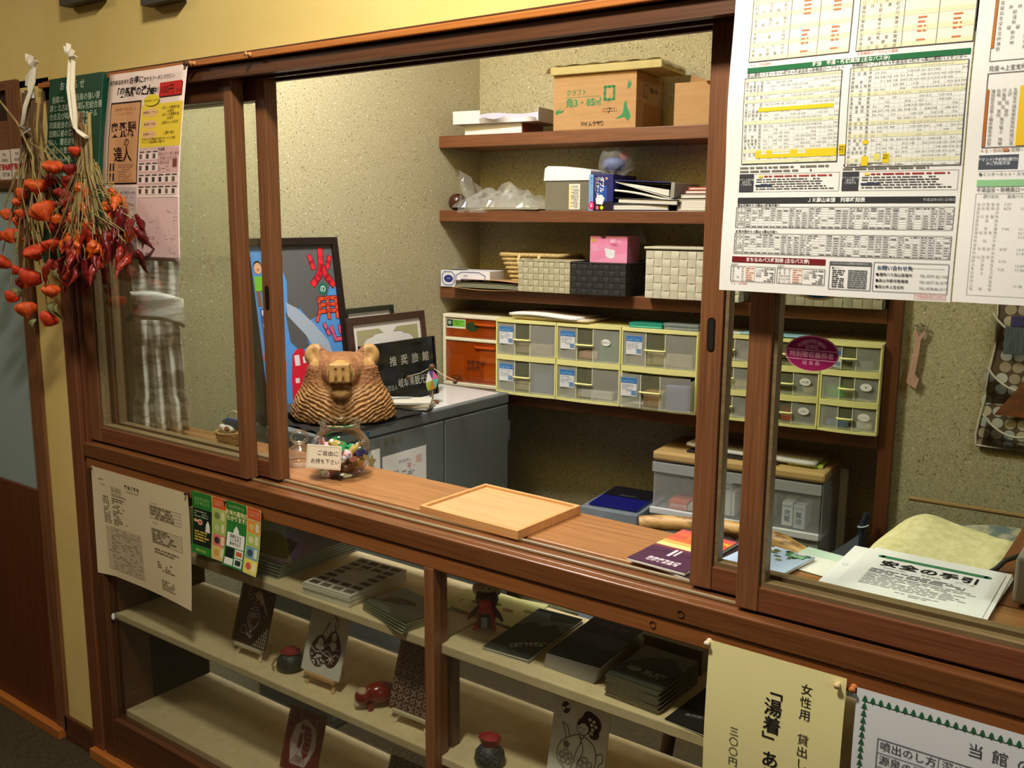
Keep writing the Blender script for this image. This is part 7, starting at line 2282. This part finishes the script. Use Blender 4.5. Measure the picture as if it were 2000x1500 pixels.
def card(label, loc, rz, rgb, draw, easel_rgb, easel_label, lean=17.5, w_=0.121, h_=0.152, up=0.023):
    x, y, z = loc
    m = mat('easel_%d_%d_%d' % easel_rgb, easel_rgb, 0.5)
    e = thing('easel', easel_label, 'easel', (x, y, z), rz, 'little easels in the display case')
    la = math.radians(lean)
    for sx_ in (-1, 1):
        ob('leg', MB().tube([(sx_ * 0.043, -0.012, 0.0), (sx_ * 0.030, 0.004, 0.030), (sx_ * 0.012, 0.034, 0.105)], [0.0042, 0.0042, 0.0035], 8), m, e)
    ob('leg', MB().tube([(0, 0.066, 0.0), (0, 0.036, 0.100)], 0.0036, 8), m, e)
    ob('ledge', MB().box(-0.046, 0.046, -0.016, 0.002, up, up + 0.008), m, e, bev=0.001)
    c = ob('picture_card', MB().box(-w_ / 2, w_ / 2, -0.001, 0.001, 0, h_), mat('card_%d_%d_%d' % tuple(rgb), rgb, 0.6), None, loc=(x + math.sin(rz) * 0.010, y - math.cos(rz) * 0.010, z + up + 0.0085), rot=(-la, 0, rz))
    tag(c, label, 'picture card')
    ob('edge', MB().box(-w_ / 2 - 0.0006, w_ / 2 + 0.0006, 0.001, 0.0016, -0.0002, h_ + 0.0006), mat('card_gold_edge', (176, 150, 100), 0.5), c)
    s = Sheet(w_, h_).on(c, Tr(-w_ / 2, -0.001, 0))
    draw(s)
    return c


def d_mtn(s):
    w_ = (206, 196, 184)
    s.poly([(0.052, 0.124), (0.064, 0.134), (0.074, 0.132), (0.084, 0.118), (0.100, 0.094), (0.108, 0.082), (0.096, 0.090), (0.086, 0.106), (0.078, 0.100), (0.072, 0.114), (0.064, 0.108), (0.058, 0.116)], w_, 1)
    s.line([(0.030, 0.138), (0.026, 0.120), (0.038, 0.116), (0.036, 0.132), (0.030, 0.138)], 0.0016, w_)
    s.line([(0.040, 0.120), (0.052, 0.124), (0.044, 0.108), (0.024, 0.110)], 0.0014, w_)
    for k in range(6):
        y = 0.112 - k * 0.008
        s.line([(0.052 - .002 * k, y), (0.060, y - 0.004), (0.068 + .002 * k, y)], 0.0014, w_)
    s.line([(0.062 + (0.020 + .001 * math.sin(a * 3)) * math.cos(a), 0.066 + 0.026 * math.sin(a)) for a in [2 * PI * i / 24 for i in range(25)]], 0.0014, w_)
    for k in range(4):
        s.line([(0.062 + (0.006 + .004 * k) * math.cos(a), 0.066 + (0.008 + .005 * k) * math.sin(a)) for a in [0.4 + k + 2.6 * i / 10 for i in range(11)]], 0.0013, w_)
    s.line([(0.036 + 0.011 * math.cos(a), 0.034 + 0.010 * math.sin(a)) for a in [2 * PI * i / 14 for i in range(15)]], 0.0014, w_)
    s.disc(0.052, 0.026, 0.005, 0.004, w_, 1, 12)
    s.disc(0.062, 0.022, 0.006, 0.0045, w_, 1, 12)
    s.disc(0.060, 0.034, 0.005, 0.004, w_, 1, 12)
    for c in range(6):
        for r in range(c + 1):
            s.rect(0.078 + c * 0.007, 0.004 + r * 0.0085, 0.0825 + c * 0.007, 0.0105 + r * 0.0085, w_, 1)


def d_eggs(s):
    k = MRN
    for (cx_, cy_, rx, ry) in ((0.046, 0.052, 0.029, 0.036), (0.084, 0.064, 0.027, 0.042)):
        s.poly([(cx_ + rx * math.cos(a) * (1 - 0.25 * max(0, math.sin(a))), cy_ + ry * math.sin(a)) for a in [2 * PI * i / 32 for i in range(32)]], k, 1)
    s.line([(0.048, 0.088), (0.052, 0.100), (0.060, 0.110), (0.062, 0.122)], 0.0022, k)
    s.line([(0.056, 0.104), (0.058, 0.114), (0.066, 0.120)], 0.0018, k)
    s.line([(0.086, 0.104), (0.080, 0.118), (0.082, 0.130), (0.074, 0.142)], 0.0022, k)
    s.line([(0.084, 0.106), (0.090, 0.120), (0.086, 0.132), (0.078, 0.138)], 0.0018, k)
    s.poly([(0.036, 0.070), (0.042, 0.082), (0.050, 0.080), (0.056, 0.072), (0.050, 0.066), (0.042, 0.066)], WHT, 2)
    s.disc(0.046, 0.062, 0.014, 0.007, WHT, 2)
    s.line([(0.020, 0.056), (0.036, 0.048), (0.052, 0.052), (0.072, 0.046)], 0.0022, WHT, 2)
    R = random.Random(3)
    for i in range(26):
        s.disc(R.uniform(0.026, 0.066), R.uniform(0.022, 0.044), 0.0028, 0.0022, WHT, 2, 8)
    s.disc(0.084, 0.092, 0.007, 0.010, WHT, 2, 14)
    s.poly([(0.074, 0.072), (0.080, 0.082), (0.086, 0.078), (0.092, 0.082), (0.096, 0.072), (0.086, 0.060)], WHT, 2)
    for (u, v) in ((0.070, 0.068), (0.098, 0.062), (0.100, 0.050), (0.072, 0.052)):
        s.line([(u + 0.007 * math.cos(a), v + 0.005 * math.sin(a)) for a in [0.3 + 3 * i / 8 for i in range(9)]], 0.0016, WHT, 2)
    for i in range(7):
        a = 2 * PI * i / 7
        s.line([(0.084, 0.042), (0.084 + 0.012 * math.cos(a), 0.042 + 0.012 * math.sin(a))], 0.0018, WHT, 2)


def d_pattern(s):
    c_ = (176, 158, 146)
    for i in range(7):
        for j in range(9):
            u, v = 0.008 + i * 0.0175, 0.008 + j * 0.0170
            if (i + j) % 2:
                for k in range(4):
                    a = PI / 4 + k * PI / 2
                    s.line([(u + 0.002 * math.cos(a), v + 0.002 * math.sin(a)), (u + 0.0075 * math.cos(a + 0.25), v + 0.0075 * math.sin(a + 0.25))], 0.0024, c_)
            else:
                for k in range(6):
                    a = k * PI / 3
                    s.disc(u + 0.0045 * math.cos(a), v + 0.0045 * math.sin(a), 0.0018, 0.0018, c_, 1, 6)
            s.line([(u - 0.007, v + 0.008), (u - 0.002, v + 0.003)], 0.0015, c_)
            s.line([(u + 0.007, v + 0.008), (u + 0.002, v + 0.003)], 0.0015, c_)


def d_kite(s):
    c_ = (206, 186, 180)
    hx = [(0.060, 0.134), (0.098, 0.118), (0.104, 0.076), (0.080, 0.022), (0.030, 0.020), (0.020, 0.070), (0.030, 0.110)]
    s.poly(hx, c_, 1)
    s.line([(0.040, 0.142), (0.044, 0.128)], 0.0016, c_)
    s.line([(0.096, 0.140), (0.092, 0.124)], 0.0016, c_)
    D = (120, 30, 28)
    s.poly([(0.066, 0.118), (0.082, 0.116), (0.088, 0.090), (0.084, 0.052), (0.072, 0.040), (0.062, 0.054), (0.066, 0.080), (0.060, 0.100)], D, 2)
    s.poly([(0.048, 0.096), (0.058, 0.100), (0.060, 0.080), (0.054, 0.060), (0.044, 0.062)], D, 2)
    s.disc(0.055, 0.112, 0.007, 0.008, D, 2)
    for k in range(5):
        s.line([(0.068, 0.108 - k * 0.012), (0.078, 0.104 - k * 0.012), (0.084, 0.108 - k * 0.012)], 0.0012, c_, 3)
    for (a, b) in ((0, 3), (2, 5), (1, 4)):
        s.line([hx[a], hx[b]], 0.0009, D, 3)
    for k in range(5):
        s.line([(0.040 + .005 * k, 0.026), (0.048 + .006 * k, 0.044), (0.052 + .006 * k, 0.030)], 0.0016, D, 2)


def smooth(pts, n=5):
    """rounded run through the points"""
    out = []
    P = [pts[0]] + list(pts) + [pts[-1]]
    for i in range(1, len(P) - 2):
        for k in range(n):
            t = k / n
            q = []
            for c in (0, 1):
                a_, b_, c_, d_ = P[i - 1][c], P[i][c], P[i + 1][c], P[i + 2][c]
                q.append(0.5 * (2 * b_ + (c_ - a_) * t + (2 * a_ - 5 * b_ + 4 * c_ - d_) * t * t + (3 * b_ - a_ - 3 * c_ + d_) * t ** 3))
            out.append(tuple(q))
    return out + [pts[-1]]


def d_girl(s):
    k = (58, 24, 22)
    s.disc(0.026, 0.130, 0.0095, 0.0115, k, 1)
    s.poly([(0.026, 0.130), (0.032, 0.139), (0.035, 0.130)], WHT, 2)
    s.poly([(0.026, 0.130), (0.020, 0.121), (0.017, 0.130)], WHT, 2)
    s.disc(0.083, 0.114, 0.0225, 0.0205, k, 1)
    s.disc(0.092, 0.097, 0.011, 0.010, k, 1)
    s.disc(0.078, 0.128, 0.012, 0.009, k, 1)
    s.disc(0.067, 0.102, 0.0125, 0.0130, (222, 220, 214), 2)
    s.line([(0.067 + 0.0128 * math.cos(a), 0.102 + 0.0133 * math.sin(a)) for a in [2.2 + 3.6 * i / 14 for i in range(15)]], 0.0012, k, 3)
    s.poly([(0.054, 0.108), (0.058, 0.118), (0.068, 0.122), (0.076, 0.117), (0.078, 0.106), (0.071, 0.112), (0.063, 0.110), (0.058, 0.104)], k, 3)
    s.line([(0.060, 0.102), (0.064, 0.101)], 0.0012, k, 4)
    s.line([(0.068, 0.101), (0.072, 0.102)], 0.0012, k, 4)
    s.line([(0.064, 0.094), (0.067, 0.0935)], 0.0012, (150, 40, 40), 4)
    for (u, v) in ((0.080, 0.122), (0.089, 0.120), (0.085, 0.113), (0.094, 0.112), (0.088, 0.105)):
        s.disc(u, v, 0.0036, 0.0032, WHT, 3, 10)
    for i in range(3):
        s.rect(0.082 + 0.003 * i, 0.094, 0.0838 + 0.003 * i, 0.101, WHT, 3)
    for pts in ([(0.060, 0.088), (0.044, 0.080), (0.026, 0.066), (0.018, 0.046), (0.022, 0.028), (0.040, 0.014), (0.046, 0.002)],
                [(0.060, 0.088), (0.067, 0.078), (0.060, 0.058), (0.055, 0.034), (0.046, 0.006)],
                [(0.070, 0.088), (0.094, 0.076), (0.102, 0.052), (0.098, 0.022), (0.084, 0.002)],
                [(0.066, 0.078), (0.073, 0.060), (0.064, 0.030), (0.060, 0.002)],
                [(0.034, 0.074), (0.028, 0.092), (0.022, 0.100), (0.034, 0.096), (0.041, 0.080)],
                [(0.101, 0.060), (0.113, 0.066), (0.116, 0.052), (0.108, 0.042), (0.116, 0.030), (0.104, 0.026), (0.100, 0.036)],
                [(0.062, 0.084), (0.066, 0.080), (0.072, 0.086)]):
        s.line(smooth(pts), 0.0014, k)
    for (cx_, cy_, r) in ((0.038, 0.038, 0.014), (0.080, 0.034, 0.015), (0.036, 0.062, 0.006)):
        for i in range(5):
            a = 2 * PI * i / 5 + 0.4
            s.line(smooth([(cx_ + r * .25 * math.cos(a), cy_ + r * .25 * math.sin(a)), (cx_ + r * .8 * math.cos(a - 0.5), cy_ + r * .8 * math.sin(a - 0.5)), (cx_ + r * 1.1 * math.cos(a - 0.18), cy_ + r * 1.1 * math.sin(a - 0.18)), (cx_ + r * 0.9 * math.cos(a), cy_ + r * 0.9 * math.sin(a)), (cx_ + r * 1.1 * math.cos(a + 0.18), cy_ + r * 1.1 * math.sin(a + 0.18)), (cx_ + r * .8 * math.cos(a + 0.5), cy_ + r * .8 * math.sin(a + 0.5)), (cx_ + r * .25 * math.cos(a), cy_ + r * .25 * math.sin(a))], 3), 0.0012, k)


LY = math.radians(2)
card('maroon paper-cut card of a mountain and bird on a white easel', (-1.797, 0.080, T2), LY, MRN, d_mtn, (226, 214, 186), 'white easel under the maroon mountain card')
card('white paper-cut card of two egg shapes on a tan easel', (-1.543, 0.080, T2), LY, WHT, d_eggs, (206, 164, 106), 'tan easel under the white egg card')
card('brown paper-cut card of a lattice pattern by the case centre post', (-1.262, 0.078, T2), LY, (78, 36, 22), d_pattern, (224, 212, 180), 'cream easel under the lattice pattern card')
card('white paper-cut card of a girl in a kimono, right of the centre post', (-0.875, 0.112, T2), LY, (226, 222, 218), d_girl, (206, 164, 106), 'tan easel under the kimono girl card', 12, up=0.001)
card('dark red paper-cut card of a kite on the bottom board', (-1.640, 0.085, T3), LY, (116, 24, 22), d_kite, (206, 164, 106), 'tan easel under the dark red kite card', 17)
card('dark brown card on the bottom board behind the centre post, only its corner showing', (-1.315, 0.10, T3), LY, (58, 34, 24), d_pattern, (206, 164, 106), 'tan easel under the dark brown corner card', 17, 0.121, 0.132)

# figures and charm bags between the cards
t = thing('charm_bag', 'little green black brocade charm bag with a red top, between the first two cards', 'charm bag', (-1.668, 0.092, T2), 0.4)
GBR = noisy('brocade_green', (26, 32, 26), (96, 104, 76), (260, 260, 260), 0.5, lo=0.5, hi=0.7)
ob('pouch', MB().lathe([(0, 0), (0.026, 0.001), (0.034, 0.012), (0.032, 0.028), (0.022, 0.040), (0.015, 0.044)], 24), GBR, t)
ob('gathered_top', MB().grid(lambda u, v: ((0.016 + 0.009 * v + 0.002 * math.sin(u * 16 * PI)) * math.cos(2 * PI * u), (0.014 + 0.008 * v) * math.sin(2 * PI * u), 0.043 + 0.010 * v * (1.2 - v)), 64, 5).ball((0, 0, 0.046), (0.021, 0.018, 0.010), 16, 8), noisy('crepe_red', (116, 20, 26), (150, 34, 36), (200, 200, 200), 0.7), t)
ob('cord', MB().tube([(-0.030, -0.012, 0.030), (-0.040, -0.016, 0.014), (-0.034, -0.020, 0.006)], 0.0026, 6), mat('cord_gold', (150, 120, 60), 0.5), t)
t = thing('charm_bag', 'little dark blue brocade charm bag with a crimson top, right of the centre post', 'charm bag', (-1.046, 0.062, T2), 0.2)
ob('pouch', MB().lathe([(0, 0), (0.024, 0.001), (0.031, 0.012), (0.029, 0.026), (0.021, 0.036), (0.014, 0.041)], 24), noisy('brocade_navy', (24, 28, 40), (140, 146, 150), (300, 300, 300), 0.5, lo=0.52, hi=0.68), t)
ob('gathered_top', MB().grid(lambda u, v: ((0.015 + 0.008 * v + 0.002 * math.sin(u * 14 * PI)) * math.cos(2 * PI * u), (0.012 + 0.006 * v) * math.sin(2 * PI * u), 0.040 + 0.018 * v), 64, 5).ball((0, 0, 0.050), (0.019, 0.013, 0.008), 16, 8), noisy('crepe_crimson', (150, 26, 36), (180, 44, 48), (200, 200, 200), 0.7), t)
t = thing('ox_figure', 'glossy red lacquer ox figure with a pale forehead beside the lattice card', 'figure', (-1.385, 0.085, T2), math.radians(-32))
OXM = mat('ox_red', (122, 22, 20), 0.2)
b = MB().ball((0, 0.012, 0.032), (0.024, 0.036, 0.024), 20, 12).ball((0, -0.024, 0.028), (0.019, 0.020, 0.018), 16, 10)
ob('body', b, OXM, t)
for sx_ in (-1, 1):
    for y in (-0.012, 0.034):
        ob('leg', MB().tube([(sx_ * 0.014, y, 0.016), (sx_ * 0.015, y, 0.0)], [0.007, 0.006], 8), OXM, t)
    ob('ear', MB().ball((sx_ * 0.020, -0.020, 0.036), (0.005, 0.004, 0.006), 8, 6), OXM, t)
ob('forehead', MB().ball((0, -0.026, 0.040), (0.014, 0.012, 0.008), 14, 8), mat('ox_pale', (190, 160, 130), 0.5), t)
ob('muzzle', MB().ball((0, -0.038, 0.014), (0.010, 0.008, 0.007), 12, 8), mat('ox_muzzle', (206, 190, 170), 0.4), t)
finish_prints()
